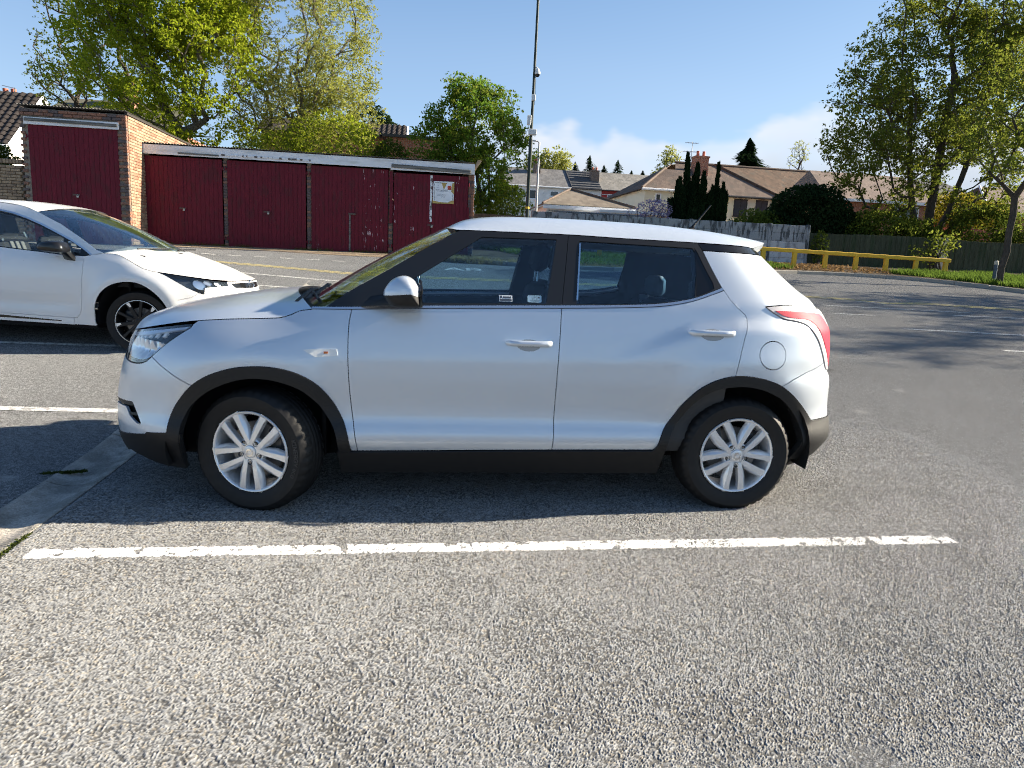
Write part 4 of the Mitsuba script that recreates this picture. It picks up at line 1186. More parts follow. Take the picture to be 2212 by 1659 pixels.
    # inside
    pt_('dashboard', hull([(.02, s_*.62, z) for s_ in (-1, 1) for z in (.6, .93)]+[(-.50, s_*.68, z) for s_ in (-1, 1) for z in (.6, .93)]+[(-.35, s_*.65, .975) for s_ in (-1, 1)]), 'trim_grey', smooth=30)
    for cy in (-.36, .36):
        sk = pt_('seat', cat_([moved(cbox(.50, .50, .16, .05), tr(-1.20, cy, .50)), moved(cbox(.14, .48, .60, .05), tr(-1.53, cy, .80)@rot(-20, [0, 1, 0]))]), 'seat_cloth', smooth=40)
        pt_('headrest', moved(cbox(.10, .27, .24, .04), tr(-1.62, cy, 1.18)@rot(-14, [0, 1, 0])), 'seat_cloth', sk, smooth=40)
        for dy in (-.08, 0, .08):
            pt_('seat_panel', moved(cbox(.02, .05, .42, .004), tr(-1.455, cy+dy, .82)@rot(-20, [0, 1, 0])), 'seat_grey', sk)
        pt_('seat_trim', tube([(-1.52, cy-.20, 1.03), (-1.53, cy+.20, 1.03), (-1.57, cy+.18, 1.12)], .014, 6), 'chrome', sk, smooth=40)
        sk = pt_('rear_seat', cat_([moved(cbox(.48, .62, .16, .05), tr(-2.05, cy, .50)), moved(cbox(.14, .60, .62, .05), tr(-2.36, cy, .80)@rot(-22, [0, 1, 0]))]), 'seat_cloth', smooth=40)
    for sd in (-1, 1):
        pt_('door_card', skin(Polygon([(-.6, .3), (-2.5, .3), (-2.5, .99), (-1.43, .955), (-.6, .90)]), f, gap=0, off=-.05, lip=0, side=sd, h=.09), 'trim_grey', smooth=True)
    inner = []
    for sd in (-1, 1):
        pg = Polygon([(1.8, .12), (-4.1, .2), (-4.1, .98), (-2.9, 1.0), (-.5, .88), (.3, .74), (1.0, .66), (1.8, .64)]).difference(Polygon([(.41*math.cos(a), .32+.39*math.sin(a)) for a in np.linspace(0, 6.28, 30)])).difference(Polygon([(-2.64+.41*math.cos(a), .32+.39*math.sin(a)) for a in np.linspace(0, 6.28, 30)])).difference(head.buffer(.03)).difference(sbox(-.45, .45, 0, .33)).difference(sbox(-3.1, -2.2, 0, .33))
        for q_ in getattr(pg, 'geoms', [pg]):
            if q_.area > .01:
                inner.append(skin(q_, f, gap=0, off=-.06, lip=0, h=.09, side=sd))
        for xc_ in (0, -2.64):
            a = np.linspace(-.25, np.pi+.25, 20)
            arc = np.stack([xc_+.40*np.cos(a), 0*a, .325+.375*np.sin(a)], -1)
            inner.append(grid_mesh(np.stack([arc+[0, sd*.80, 0], arc+[0, sd*.50, 0]])))
            inner.append(trimesh.Trimesh(np.vstack([arc+[0, sd*.50, 0], [[xc_, sd*.50, .3]]]), [[i, i+1, 20] for i in range(19)], process=False))
    inner += [box(-3.2, .75, -.50, .50, .17, .22), box(-2.2, -.42, -.78, .78, .17, .22), box(-.12, -.10, -.7, .7, .22, .86)]
    pt_('underbody', cat_(inner), 'dark_inside')
    # badge
    for r_, c in ((.048, 'chrome'),):
        a = np.linspace(0, 2*np.pi, 25)
        bx_ = f(np.array([1.8]), np.array([.655]))[0]
        pt_('badge', tube(np.stack([bx_[0]+.004+0*a, 1.0*r_*1.45*np.cos(a), bx_[2]+r_*np.sin(a)], -1), .005, 6, caps=False), 'chrome', smooth=60)
    return h


M('glazed', type='thindielectric', int_ior=2.2, specular_transmittance=rgb(.62, .70, .70))
hatch = build_hatch()
HZ = float(ground_z(4.038))
for (lx, ly, sd, st) in ((0, -.69, -1, 10.3-9.74), (-2.64, -.69, -1, 0), (0, .69, 1, 0), (-2.64, .69, 1, 0)):
    c = H_M@np.array([lx, ly, .312, 1])
    gy = float(ground_z(c[1]))+.305
    wheel(hatch, (c[0], c[1], gy if True else c[2]), -9.74+10.3 if (lx == 0) else -9.74, .318, .2285, .215, 'dark', sd=sd)
# ------------------------------------------------------------------ garages, walls, fences, rail, poles


def brick_mat(key, a, b, seed):
    def fn(p, n, uv):
        k = fbm(p.x*7+seed, p.y*7, p.z*11, 3)
        s = noise(p.x*90, p.y*90+seed, p.z*90)
        st = smoothstep(.58, .75, fbm(p.x*15+seed*2, p.y*15, p.z*22, 3))
        return mix(mix(mi.Color3f(*a), mi.Color3f(*b), k)*(.72+.55*s), mi.Color3f(.05, .042, .04), st*.45)
    return mat(key, fn, rough=.9, spec=.25, bump=(lambda p, n, uv: noise(p.x*110, p.y*110, p.z*110), .003, .002))


brick_mat('brick_red', (.22, .105, .070), (.30, .155, .105), 1)
brick_mat('brick_orange', (.27, .168, .115), (.34, .23, .16), 2)
brick_mat('brick_brown', (.19, .10, .075), (.27, .15, .105), 3)
brick_mat('brick_blue', (.085, .072, .075), (.15, .115, .105), 4)
brick_mat('brick_buff', (.27, .20, .13), (.35, .265, .18), 5)
brick_mat('brick_buff_dark', (.20, .145, .10), (.27, .20, .14), 6)
mat('mortar', lambda p, n, uv: mi.Color3f(.29, .25, .205)*(.6+.6*fbm(p.x*30, p.y*30, p.z*30)), rough=.95, spec=.2)
mat('mortar_dark', lambda p, n, uv: mi.Color3f(.25, .21, .17)*(.6+.6*fbm(p.x*30, p.y*30, p.z*30)), rough=.95, spec=.2)


def maroon(key, flakes):
    def fn(p, n, uv):
        c = mix(mi.Color3f(.130, .0090, .0215), mi.Color3f(.105, .0080, .0175), fbm(p.x*3, p.y*3, p.z*1.2, 3))
        c = c*(.85+.3*noise(p.x*40, p.y*40, p.z*6))
        dirt = smoothstep(.55, .75, fbm(p.x*11, 0, p.z*3.1, 3))
        c = mix(c, mi.Color3f(.05, .02, .02), dirt*.35)
        if flakes:
            g = noise(p.x*38+3.1, 0, p.z*5.3)+.25*noise(p.x*110, 0, p.z*40)
            f = smoothstep(flakes, flakes+.05, g*.8+.2*fbm(p.x*1.3, 0, p.z*1.7+4))
            c = mix(c, mi.Color3f(.55, .43, .45), f)
        return c
    return mat(key, fn, rough=.6, spec=.22, bump=(lambda p, n, uv: fbm(p.x*60, p.y*60, p.z*8), .001, .002))


maroon('door_red', 0)
maroon('door_red_worn', .90)
mat('peeling_white', lambda p, n, uv: mix(mi.Color3f(.68, .69, .70), mi.Color3f(.12, .10, .09), smoothstep(.56, .62, fbm(p.x*20, p.y*20, p.z*9)))*(.9+.2*noise(p.x*60, p.y*60, p.z*60)), rough=.6)
mat('fascia_white', lambda p, n, uv: mix(mi.Color3f(.70, .71, .73), mi.Color3f(.56, .57, .56), smoothstep(.5, .8, fbm(p.x*2.2, p.y*2, p.z*10)))*(.93+.14*noise(p.x*25, p.y*25, p.z*90)), rough=.6)
mat('bare_timber', lambda p, n, uv: mix(mi.Color3f(.17, .165, .15), mi.Color3f(.075, .078, .075), smoothstep(.4, .65, fbm(p.x*2.5, p.y*20, p.z*45)))*(.8+.4*noise(p.x*8, p.y*60, p.z*120)), rough=.85)
mat('dark_timber', (.03, .026, .024), rough=.8)
mat('rusty_iron', lambda p, n, uv: mix(mi.Color3f(.05, .04, .04), mi.Color3f(.13, .07, .05), fbm(p.x*40, p.y*40, p.z*40)), rough=.6)
mat('padlock_steel', (.40, .38, .35), rough=.35, metal=.8)
mat('sheet_roof', lambda p, n, uv: mix(mi.Color3f(.12, .12, .115), mi.Color3f(.20, .195, .18), fbm(p.x*4, p.y*4, p.z*4))*(.8+.3*noise(p.x*60, p.y*60, p.z*60)), rough=.8)

BRICKS = {}


def brick_shape(L, H, D, v):
    k = (round(L, 3), round(H, 3), round(D, 3), v)
    if k not in BRICKS:
        m = cbox(L, D, H, .006)
        r = np.random.default_rng(v*7+3)
        m.vertices += r.normal(0, .0013, m.vertices.shape)
        BRICKS[k] = mikit.ply(m)
    return BRICKS[k]


def brick_panel(parent, origin, ax, wid, hgt, mats, seed, cut=None, budget=300, L=.215, H=.065, J=.011, soldier=False):
    """Bricks in running bond on a wall face: ax = 'x' faces -y, '+x' faces +x. origin is the lower near corner. cut(u, v) drops bricks. Past the budget they become one part."""
    r = np.random.default_rng(seed)
    spots = []
    c, z = 0, 0.0
    while z+H <= hgt+.02:
        off = 0 if c % 2 == 0 else -(L+J)/2
        u = off
        while u < wid:
            a, b = max(u, 0), min(u+L, wid)
            if b-a > .05 and not (cut and cut((a+b)/2, z+H/2, a, b)):
                spots.append((a, b, z))
            u += L+J
        c += 1
        z += H+J
    spots.sort(key=lambda q: -q[2])
    rest = {m: [] for m in mats}
    for i, (a, b, z0) in enumerate(spots):
        m_ = mats[int(r.integers(len(mats)))]
        v = int(r.integers(3))
        dd = r.normal(0, .0022)
        cx, cz = (a+b)/2, z0+H/2
        if ax == 'x':
            Tm = T4().translate([origin[0]+cx, origin[1]+.035+dd, origin[2]+cz])
        else:
            Tm = T4().translate([origin[0]-.035+dd, origin[1]+cx, origin[2]+cz]).rotate([0, 0, 1], 90)
        if i < budget:
            put('brick', brick_shape(b-a, H, .09, v), m_, parent, T=Tm)
        else:
            q = cbox(b-a, .09, H, .006)
            q.apply_transform(np.array(Tm.matrix))
            rest[m_].append(q)
    for m_, q in rest.items():
        if q:
            put('brickwork', cat_(q), m_, parent, kind='stuff')


def corrugated(x0, x1, y0, z0, y1, z1, pitch=.076, amp=.012, thick=.006):
    n = int((x1-x0)/pitch*6)
    x = np.linspace(x0, x1, n)
    w = amp*np.sin(2*np.pi*(x-x0)/pitch)
    top = np.stack([np.stack([x, 0*x+y0, z0+w], -1), np.stack([x, 0*x+y1, z1+w], -1)])
    return cat_([grid_mesh(top), grid_mesh(top-[0, 0, thick]), grid_mesh(np.stack([top[0], top[0]-[0, 0, thick]]))])


BOARD = {}


def door_pair(gar, x0, x1, y, z0, z1, seed, worn=(), astragal=True, lock_z=None, cover='door_red', hang=True):
    """Two boarded leaves hung from strap hinges; every board a piece of its leaf."""
    r = np.random.default_rng(seed)
    xm = (x0+x1)/2+.004*r.normal()
    for leaf, (a, b) in enumerate(((x0, xm-.006), (xm+.006, x1))):
        lk = put('door', box(a+.01, b-.01, y+.024, y+.045, z0+.02, z1-.02), 'dark_timber', gar)
        n = int(round((b-a)/.118))
        w = (b-a)/n
        for k in range(n):
            m = cbox(w-.0045, .022, z1-z0-abs(r.normal(0, .006)), .003)
            lay = 'door_red_worn' if (leaf, k) in worn else 'door_red'
            put('board', m, lay, lk, T=T4().translate([a+(k+.5)*w, y+.012+r.normal(0, .0012), (z0+z1)/2]))
        hx, hs = (a, 1) if leaf == 0 else (b, -1)
        for fz in (.90, .10):
            zz = z0+(z1-z0)*fz
            st = put('strap_hinge', box(min(hx-.03*hs, hx+.62*hs), max(hx-.03*hs, hx+.62*hs), y-.005, y+.001, zz-.018, zz+.018), 'door_red', lk)
            put('hinge_pin', tube([(hx-.035*hs, y-.012, zz-.05), (hx-.035*hs, y-.012, zz+.05)], .014, 8), 'door_red', st, smooth=40)
    if astragal:
        put('cover_strip', box(xm-.03, xm+.03, y-.014, y+.0, z0+.95 if cover != 'door_red' else z0+.02, z1-.02), cover, gar)
    if lock_z:
        hp = put('hasp', box(xm-.085, xm+.085, y-.022, y-.016, lock_z-.018, lock_z+.018), 'rusty_iron', gar)
        lk = cbox(.055, .022, .05, .008)
        put('padlock', moved(lk, tr(xm+.035, y-.036, lock_z-.045)), 'padlock_steel', hp, smooth=40)
        a = np.linspace(0, np.pi, 9)
        put('shackle', tube(np.stack([xm+.035+.018*np.cos(a), 0*a+y-.036, lock_z-.02+.024*np.sin(a)], -1), .005, 6), 'padlock_steel', hp, smooth=40)
    return xm


# the tall garage at the left
gk = thing('tall_garage', 'tall brick garage with maroon doors under a peeling white lintel board, behind the white car', 'garage')
GX0, GX1, GY, GB, GT = -10.26, -7.78, 15.4, 1.20, 4.53
core = cat_([box(GX0+.02, GX1-.02, GY+.055, GY+.20, 4.02, GT-.03), box(GX0+.02, -10.10, GY+.055, GY+.25, GB, 4.05), box(-8.0, GX1-.05, GY+.055, GY+.3, GB, 4.05),
             box(GX1-.25, GX1-.012, GY+.055, 21.6, GB, GT-.03), box(GX0+.012, GX0+.25, GY+.055, 21.6, GB, GT-.03), box(GX0+.02, GX1-.02, 21.4, 21.6, GB, GT-.03)])
put('mortar_core', core, 'mortar', gk)
mats_g = ['brick_red', 'brick_brown', 'brick_blue', 'brick_blue', 'brick_brown']
brick_panel(gk, (GX0, GY, GB+.02), 'x', GX1-GX0, GT-GB-.05, mats_g, 5,
            cut=lambda u, v, a, b: (-10.115 < GX0+u < -7.985 or (GX0+a < -10.13 < GX0+b) or (GX0+a < -7.99 < GX0+b and False)) and GB+.02+v < 4.30, budget=290)
brick_panel(gk, (GX1, GY+.10, GB+.02), '+x', 5.9, GT-GB-.05, ['brick_orange', 'brick_red', 'brick_orange', 'brick_buff_dark', 'brick_buff'], 6,
            cut=lambda u, v, a, b: u > 1.15 and GB+v < 3.80, budget=10)
put('lintel_board', box(-10.16, -7.955, GY-.03, GY+.02, 4.115, 4.285), 'fascia_white', gk)
put('lintel_timber', moved(cbox(2.16, .04, .075, .01), tr(-9.06, GY-.045, 4.215)@rot(.6, [0, 1, 0])), 'bare_timber', gk)
door_pair(gk, -10.095, -8.005, GY+.02, GB+.06, 4.115, 11, lock_z=2.47, hang=True)
put('roof', corrugated(GX0-.05, GX1+.05, GY-.06, 4.575, 21.7, 4.50), 'sheet_roof', gk, smooth=40)
put('verge_felt', box(GX1-.02, GX1+.035, GY-.02, 21.7, 4.49, 4.545), 'dark_timber', gk)

# the low block of four garages
lk_ = thing('low_garages', 'low block of four garages with maroon boarded doors under one long white fascia', 'garage')
LY, LX0, LX1 = 16.5, -8.0, 1.10
for bx_ in [box(GX1, -7.68, LY+.06, LY+.3, 1.2, 3.70), box(.955, LX1-.012, LY+.06, 21.5, 1.2, 3.88), box(-7.7, .94, 21.3, 21.5, 1.2, 3.88)]+[box(x-.05, x+.05, LY+.06, LY+.3, 1.2, 3.70) for x in (-5.70, -3.48, -1.235)]:
    put('mortar_core', bx_, 'mortar_dark', lk_)
for x, w in ((GX1+.0, .105), (-5.765, .11), (-3.545, .11), (-1.30, .115), (.945, .155)):
    brick_panel(lk_, (x, LY+.045, 1.22), 'x', w, 2.46, ['brick_blue', 'brick_brown', 'brick_blue'], int(100+x*10), budget=60)
brick_panel(lk_, (LX1, LY+.02, 1.22), '+x', 4.9, 2.60, ['brick_red', 'brick_brown', 'brick_blue'], 44, budget=90)
flk = {(1, k) for k in range(3, 8)}
bays = [(-7.885, -5.79, set(), 2.32), (-5.655, -3.57, set(), 2.34), (-3.425, -1.315, {(1, 4), (1, 5), (1, 6), (1, 7), (1, 3), (0, 1)}, None), (-1.165, .93, {(0, 0), (0, 4), (1, 6)}, 2.2)]
for i, (a, b, worn, lz) in enumerate(bays):
    xm = door_pair(lk_, a, b, LY+.02, 1.34, 3.665 if i < 3 else 3.60, 21+i, worn=worn, lock_z=lz, cover='peeling_white' if i == 3 else 'door_red')
put('drop_bolt', moved(cbox(.045, .02, 1.0, .005), tr(-2.37, LY-.0, 1.88)), 'bare_timber', lk_)
put('bolt_latch', moved(cbox(.20, .03, .055, .008), tr(-2.31, LY-.012, 2.40)), 'rusty_iron', lk_)
put('door_post', box(-1.275, -1.185, LY-.012, LY+.016, 2.20, 3.62), 'door_red', lk_)
put('door_post', box(.925, .975, LY-.012, LY+.012, 1.4, 2.75), 'door_red', lk_)
fs = cat_([box(LX0+.02, -1.25, LY-.075, LY-.045, 3.70, 3.945), box(-1.25, LX1, LY-.075, LY-.045, 3.66, 3.945)])
put('fascia', fs, 'fascia_white', lk_)
put('fascia_strip', moved(cbox(1.05, .02, .045, .006), tr(-6.36, LY-.086, 3.755)@rot(.4, [0, 1, 0])), 'bare_timber', lk_)
put('fascia_strip', moved(cbox(2.38, .02, .05, .006), tr(-4.61, LY-.086, 3.775)@rot(.1, [0, 1, 0])), 'peeling_white', lk_)
put('fascia_strip', moved(cbox(2.22, .03, .10, .008), tr(-.12, LY-.095, 3.745)@rot(1.2, [0, 1, 0])), 'bare_timber', lk_)
put('roof', corrugated(LX0+.05, LX1-.02, LY-.10, 3.985, 21.6, 3.92), 'sheet_roof', lk_, smooth=40)
for k in range(3):
    put('loose_lath', moved(cbox(.03, .02, .36, .004), tr(1.13+.03*k, LY+.1, 3.92)@rot(24+4*k, [0, 1, 0])), 'pale_timber', lk_)
mat('pale_timber', lambda p, n, uv: mi.Color3f(.36, .27, .18)*(.7+.5*noise(p.x*60, p.y*60, p.z*12)), rough=.8)

# the notice on the right-hand leaf
nk = thing('notice_board', 'white and gold notice with a red wheelchair symbol pinned on the right garage door', 'sign')
NX0, NX1, NZ0, NZ1, NY = -.07, .535, 2.815, 3.435, LY-.004


def npt(u, v):
    return (NX0+(NX1-NX0)*u, NZ0+(NZ1-NZ0)*v)


def nprism(name, uv, m, d, par=nk):
    return put(name, prism_xz([npt(*q) for q in uv], NY-d-.0015, NY-d), m, par)


mat('notice_gold', (.42, .30, .09), rough=.5)
mat('notice_white', lambda p, n, uv: mi.Color3f(.74, .77, .80)*(.9+.15*fbm(p.x*14, p.y*14, p.z*14)), rough=.5)
mat('notice_red', (.62, .07, .035), rough=.5)
mat('notice_ink', (.06, .09, .14), rough=.6)
mat('notice_dark', (.03, .035, .03), rough=.7)
nprism('backing', [(0, 0), (1, .01), (1, 1), (.04, .98)], 'notice_gold', 0)
nprism('paper', [(.02, .12), (.18, .10), (.3, .07), (.72, .065), (.86, .15), (.985, .17), (.99, .44), (.90, .52), (.88, .55), (.90, .93), (.985, .95), (.98, .995), (.04, .985), (.02, .80)], 'notice_white', .003)
nprism('gold_wedge', [(.40, .93), (.66, .93), (.52, .62)], 'notice_gold', .006)
nprism('gold_corner', [(.86, .55), (.99, .46), (.99, .93), (.90, .93)], 'notice_gold', .006)
nprism('edge_strip', [(.08, .14), (.095, .14), (.095, .93), (.08, .93)], 'notice_dark', .006)
nprism('edge_strip', [(.93, .14), (.945, .14), (.945, .44), (.93, .44)], 'notice_dark', .006)
nprism('edge_strip', [(.10, .935), (.66, .925), (.66, .905), (.10, .915)], 'notice_dark', .006)
sq = nprism('symbol_panel', [(.69, .63), (.86, .63), (.86, .81), (.69, .81)], 'notice_red', .006)
a = np.linspace(math.radians(150), math.radians(395), 16)
ring = [(.765+.045*math.cos(t), .690+.043*math.sin(t)) for t in a]
pc = LineString([npt(*q) for q in ring]).buffer(.0055).union(LineString([npt(.755, .775), npt(.757, .715), npt(.80, .715), npt(.825, .665)]).buffer(.006)).union(Point(npt(.752, .79)).buffer(.011))
put('wheelchair_symbol', prism_xz(pc if pc.geom_type == 'Polygon' else max(pc.geoms, key=lambda q: q.area), NY-.0105, NY-.009), 'notice_dark', sq)


def wall_text(txt, h, x, z, y, m, par, bold=True, name='lettering'):
    t = meshkit.text_mesh(txt, h, .001, bold)
    t.apply_transform(np.array([[1, 0, 0, x], [0, 0, -1, y], [0, 1, 0, z], [0, 0, 0, 1.0]]))
    return put(name, t, m, par)


for txt, h, u, v in (('MATRO CLUBING EAST', .021, .14, .585), ('WOLVERHAMPTON BRANCH', .017, .19, .535), ('EAST DESTITUTION FOR', .016, .20, .385), ('DISABLED ACCESS AT', .016, .22, .335), ('ALL TIMES', .016, .39, .285)):
    x, z = npt(u, v)
    wall_text(txt, h, x, z, NY-.0075, 'notice_ink', nk, h > .02)
nprism('printed_crest', [(.18, .70), (.30, .70), (.30, .735), (.18, .735)], 'notice_pale', .006)
nprism('printed_crest', [(.19, .77), (.25, .83), (.31, .77)], 'notice_pale', .006)
mat('notice_pale', (.50, .54, .62), rough=.5)

# brick boundary wall at the far left
bw = thing('boundary_wall', 'buff brick boundary wall with a brick on edge coping left of the tall garage', 'wall')
put('mortar_core', box(-16, -10.33, 15.56, 15.74, 1.1, 3.12), 'mortar', bw)
brick_panel(bw, (-12.4, 15.5, 1.30), 'x', 2.07, 1.86, ['brick_buff', 'brick_buff', 'brick_buff_dark'], 61, budget=290)
brick_panel(bw, (-16, 15.5, 1.30), 'x', 3.6, 1.86, ['brick_buff', 'brick_buff_dark'], 62, budget=0)
for k in range(40):
    put('coping_brick', brick_shape(.065, .105, .20, k % 3), ['brick_buff', 'brick_buff_dark'][k % 3 == 0], bw, T=T4().translate([-10.37-.076*k, 15.62, 3.215]))
mat('old_plaster', (.72, .73, .74), rough=.8)

# dirt and gravel in front of the garages
mat('dirt', lambda p, n, uv: mix(mix(mi.Color3f(.10, .075, .05), mi.Color3f(.24, .185, .13), fbm(p.x*5, p.y*5, 0, 4)), mi.Color3f(.33, .28, .21), smoothstep(.70, .8, noise(p.x*45, p.y*45)))*(.7+.5*noise(p.x*130, p.y*130)), rough=.95, spec=.2, bump=(lambda p, n, uv: fbm(p.x*30, p.y*30), .03, .004))
xs = np.linspace(-8.6, 2.6, 90)
edge = 15.55+.25*np.sin(xs*.9)+.22*(meshkit.fbm(np.stack([xs*1.9, xs*0, xs*0], -1), 4)-.5)-.035*(xs+8)
edge = np.clip(edge, 14.9, 16.2)
ground_piece('dirt_strip', on_ground(Polygon(np.vstack([np.column_stack([xs, edge]), [[2.6, 16.9], [-8.6, 16.9]]])), .010, .3), 'dirt')

# kerb and verge
KERB = smooth_chain([(1.0, 14.45), (1.9, 14.05), (3.2, 13.85), (5.5, 13.95), (8.0, 14.75), (10.0, 15.55), (12.2, 15.75), (13.8, 15.2), (14.7, 14.0), (15.5, 12.2), (16.6, 10.0), (18.5, 7.0)], 12)
labels['kerb'] = {'kind': 'structure'}
mat('kerb_stone', lambda p, n, uv: mix(mi.Color3f(.24, .225, .20), mi.Color3f(.34, .32, .285), fbm(p.x*6, p.y*6, p.z*6))*(.8+.35*noise(p.x*80, p.y*80, p.z*80)), rough=.9)
seg = np.concatenate([[0], np.cumsum(np.linalg.norm(np.diff(KERB, axis=0), axis=1))])
nK = int(seg[-1]/.92)
kx, ky = np.interp(np.arange(nK+1)*.92, seg, KERB[:, 0]), np.interp(np.arange(nK+1)*.92, seg, KERB[:, 1])
for i in range(nK):
    a, b = np.array([kx[i], ky[i]]), np.array([kx[i+1], ky[i+1]])
    L = np.linalg.norm(b-a)
    th = math.degrees(math.atan2(b[1]-a[1], b[0]-a[0]))
    c = (a+b)/2
    sl = math.degrees(math.atan2(float(ground_z(b[1])-ground_z(a[1])), L))
    put('kerb_stone', cbox(L-.012, .13, .26, .015), 'kerb_stone', 'kerb', T=T4().translate([c[0], c[1], float(ground_z(c[1]))-.03]).rotate([0, 0, 1], th).rotate([0, 1, 0], -sl))
mat('verge_soil', lambda p, n, uv: mix(mi.Color3f(.055, .042, .03), mi.Color3f(.13, .10, .068), fbm(p.x*4, p.y*4, 0, 4))*(.7+.5*noise(p.x*90, p.y*90)), rough=.95, spec=.2, bump=(lambda p, n, uv: fbm(p.x*25, p.y*25), .04, .005))
kk = KERB+np.array([0, .03])
verge = Polygon(np.vstack([kk, [[40, 7.0], [40, 40], [1.05, 40], [1.05, 14.6]]])).buffer(0)
ground_piece('verge', on_ground(verge, .095, .7), 'verge_soil', smooth=30)

# grass on the verge


def blades(poly, n, hgt, seed, wid=.006, clump=0.0, base=.09):
    r = np.random.default_rng(seed)
    x0, y0, x1, y1 = poly.bounds
    q = np.column_stack([r.uniform(x0, x1, n*2), r.uniform(y0, y1, n*2)])
    keep = shapely.contains_xy(poly, q[:, 0], q[:, 1])
    dens = meshkit.fbm(np.column_stack([q*1.7, q[:, :1]*0]), 3, seed)
    keep &= dens > clump*r.uniform(.7, 1.0, len(q))
    q = q[keep][:n]
    h = hgt*(.45+.9*meshkit.fbm(np.column_stack([q*2.3, q[:, :1]*0]), 2, seed+1))*r.uniform(.5, 1.25, len(q))
    a = r.uniform(0, 2*np.pi, len(q))
    ln = r.uniform(.1, .8, len(q))
    b = np.column_stack([q, ground_z(q[:, 1])+base])
    dx, dy = np.cos(a), np.sin(a)
    wv = np.column_stack([-dy, dx, 0*a])*wid
    mid = b+np.column_stack([dx*ln*h*.3, dy*ln*h*.3, h*.6])
    tip = b+np.column_stack([dx*ln*h*.9, dy*ln*h*.9, h*.95])
    v = np.stack([b-wv, b+wv, mid+wv*.7, mid-wv*.7, tip], 1).reshape(-1, 3)
    k = np.arange(len(q))*5
    return trimesh.Trimesh(v, np.concatenate([np.stack([k, k+1, k+2], 1), np.stack([k, k+2, k+3], 1), np.stack([k+3, k+2, k+4], 1)]), process=False)


leaf_mat('grass_blade', (.060, .105, .018), (.125, .19, .035), .5, 3.0)
leaf_mat('dry_grass', (.26, .20, .085), (.40, .32, .15), .4, 5.0)
gp = Polygon(np.vstack([KERB[24:66]+[0, .45], [[11.0, 20.9], [1.6, 20.9]]])).buffer(0)
put('grass', blades(gp.buffer(-.05), 42000, .16, 71, .010, .42), 'grass_blade', kind='stuff')
gr_ = Polygon([(14.0, 16.2), (14.7, 15.3), (15.1, 14.0), (15.75, 12.5), (16.9, 10.2), (22, 10.2), (22, 17), (17.0, 17.2), (15.2, 17.0)])
put('grass', blades(gr_, 42000, .17, 72, .012, .30), 'grass_blade', kind='stuff')
labels['grass']['label'] = 'rough green grass on the verge below the concrete fence'
labels['grass_001']['label'] = 'bright green grass on the verge at the right edge'
dry = [(x, 14.30+.10*math.sin(x*5)-.05*(x-1)) for x in np.arange(-.1, 1.3, .03)]+[(x, 14.25+(x-1)*.0-.28*min(1, (x-1)/1.5)) for x in np.arange(1.2, 5.0, .12)]
put('dry_grass', tufts(dry, .02, .20, 40, 81, .06, .22), 'dry_grass', kind='stuff')
labels['dry_grass']['label'] = 'dry straw coloured grass along the kerb by the garage corner'
weeds = [(x, 16.42+.03*math.sin(9*x)) for x in np.arange(-7.8, 1.0, .11) if meshkit.noise(np.array([[x*2.7, 1.3, 0]]))[0] > .48]
put('weeds', tufts(weeds, .02, .10, 14, 82, .05, .22), 'grass_blade', kind='stuff')
labels['weeds']['label'] = 'low weeds at the foot of the garage doors'
leaf_mat('litter_leaf', (.14, .085, .04), (.30, .20, .10), .2, 6.0)
r_ = np.random.default_rng(5)
lp = np.column_stack([r_.uniform(8.5, 15.0, 2600), r_.uniform(15.9, 20, 2600)])
a_ = r_.uniform(0, 6.28, 2600)
lc = np.column_stack([lp, ground_z(lp[:, 1])+.105+r_.uniform(0, .03, 2600)])
e1 = np.column_stack([np.cos(a_), np.sin(a_), r_.normal(0, .4, 2600)])*.045
e2 = np.column_stack([-np.sin(a_), np.cos(a_), r_.normal(0, .4, 2600)])*.03
v_ = np.stack([lc-e1, lc+e2, lc+e1, lc-e2], 1).reshape(-1, 3)
k_ = np.arange(2600)*4
put('leaf_litter', trimesh.Trimesh(v_, np.concatenate([np.stack([k_, k_+1, k_+2], 1), np.stack([k_, k_+2, k_+3], 1)]), process=False), 'litter_leaf', kind='stuff')
labels['leaf_litter']['label'] = 'brown leaf litter under the yellow rail'

# concrete panel fence
mat('fence_concrete', lambda p, n, uv: mix(mix(mi.Color3f(.36, .38, .40), mi.Color3f(.22, .235, .25), fbm(p.x*2.2, p.y*2, p.z*2.2, 3)), mi.Color3f(.045, .05, .055), smoothstep(.50, .68, fbm(p.x*16, p.y*9, p.z*2.6, 3)+.10*fbm(p.x*1.4, 0, p.z*.6)-.02)*.85)*(.85+.3*noise(p.x*60, p.y*60, p.z*60)), rough=.9, spec=.25)
mat('fence_concrete_pale', lambda p, n, uv: mix(mi.Color3f(.48, .49, .50), mi.Color3f(.26, .27, .29), smoothstep(.45, .75, fbm(p.x*9, p.y*9, p.z*3, 4)))*(.85+.3*noise(p.x*60, p.y*60, p.z*60)), rough=.9, spec=.25)
cf = thing('concrete_fence', 'grey stained concrete panel fence with slotted posts behind the silver car', 'fence')
PX = [3.55, 5.03, 6.50, 7.96, 9.36, 10.89, 12.42, 13.93]
panel = {}
for i, x in enumerate(PX):
    put('post', cbox(.125, .125, 1.66, .012), 'fence_concrete', cf, T=T4().translate([x, 21.0, 2.24+.012*(i % 2)]))
for i in range(len(PX)-1):
    w = PX[i+1]-PX[i]-.11
    for k in range(5):
        m = cbox(w, .05, .296, .010)
        put('panel', m, 'fence_concrete_pale' if (k < 3 and i >= 4) else 'fence_concrete', cf, T=T4().translate([(PX[i]+PX[i+1])/2, 21.0+rng.normal(0, .004), 1.69+.302*k]))

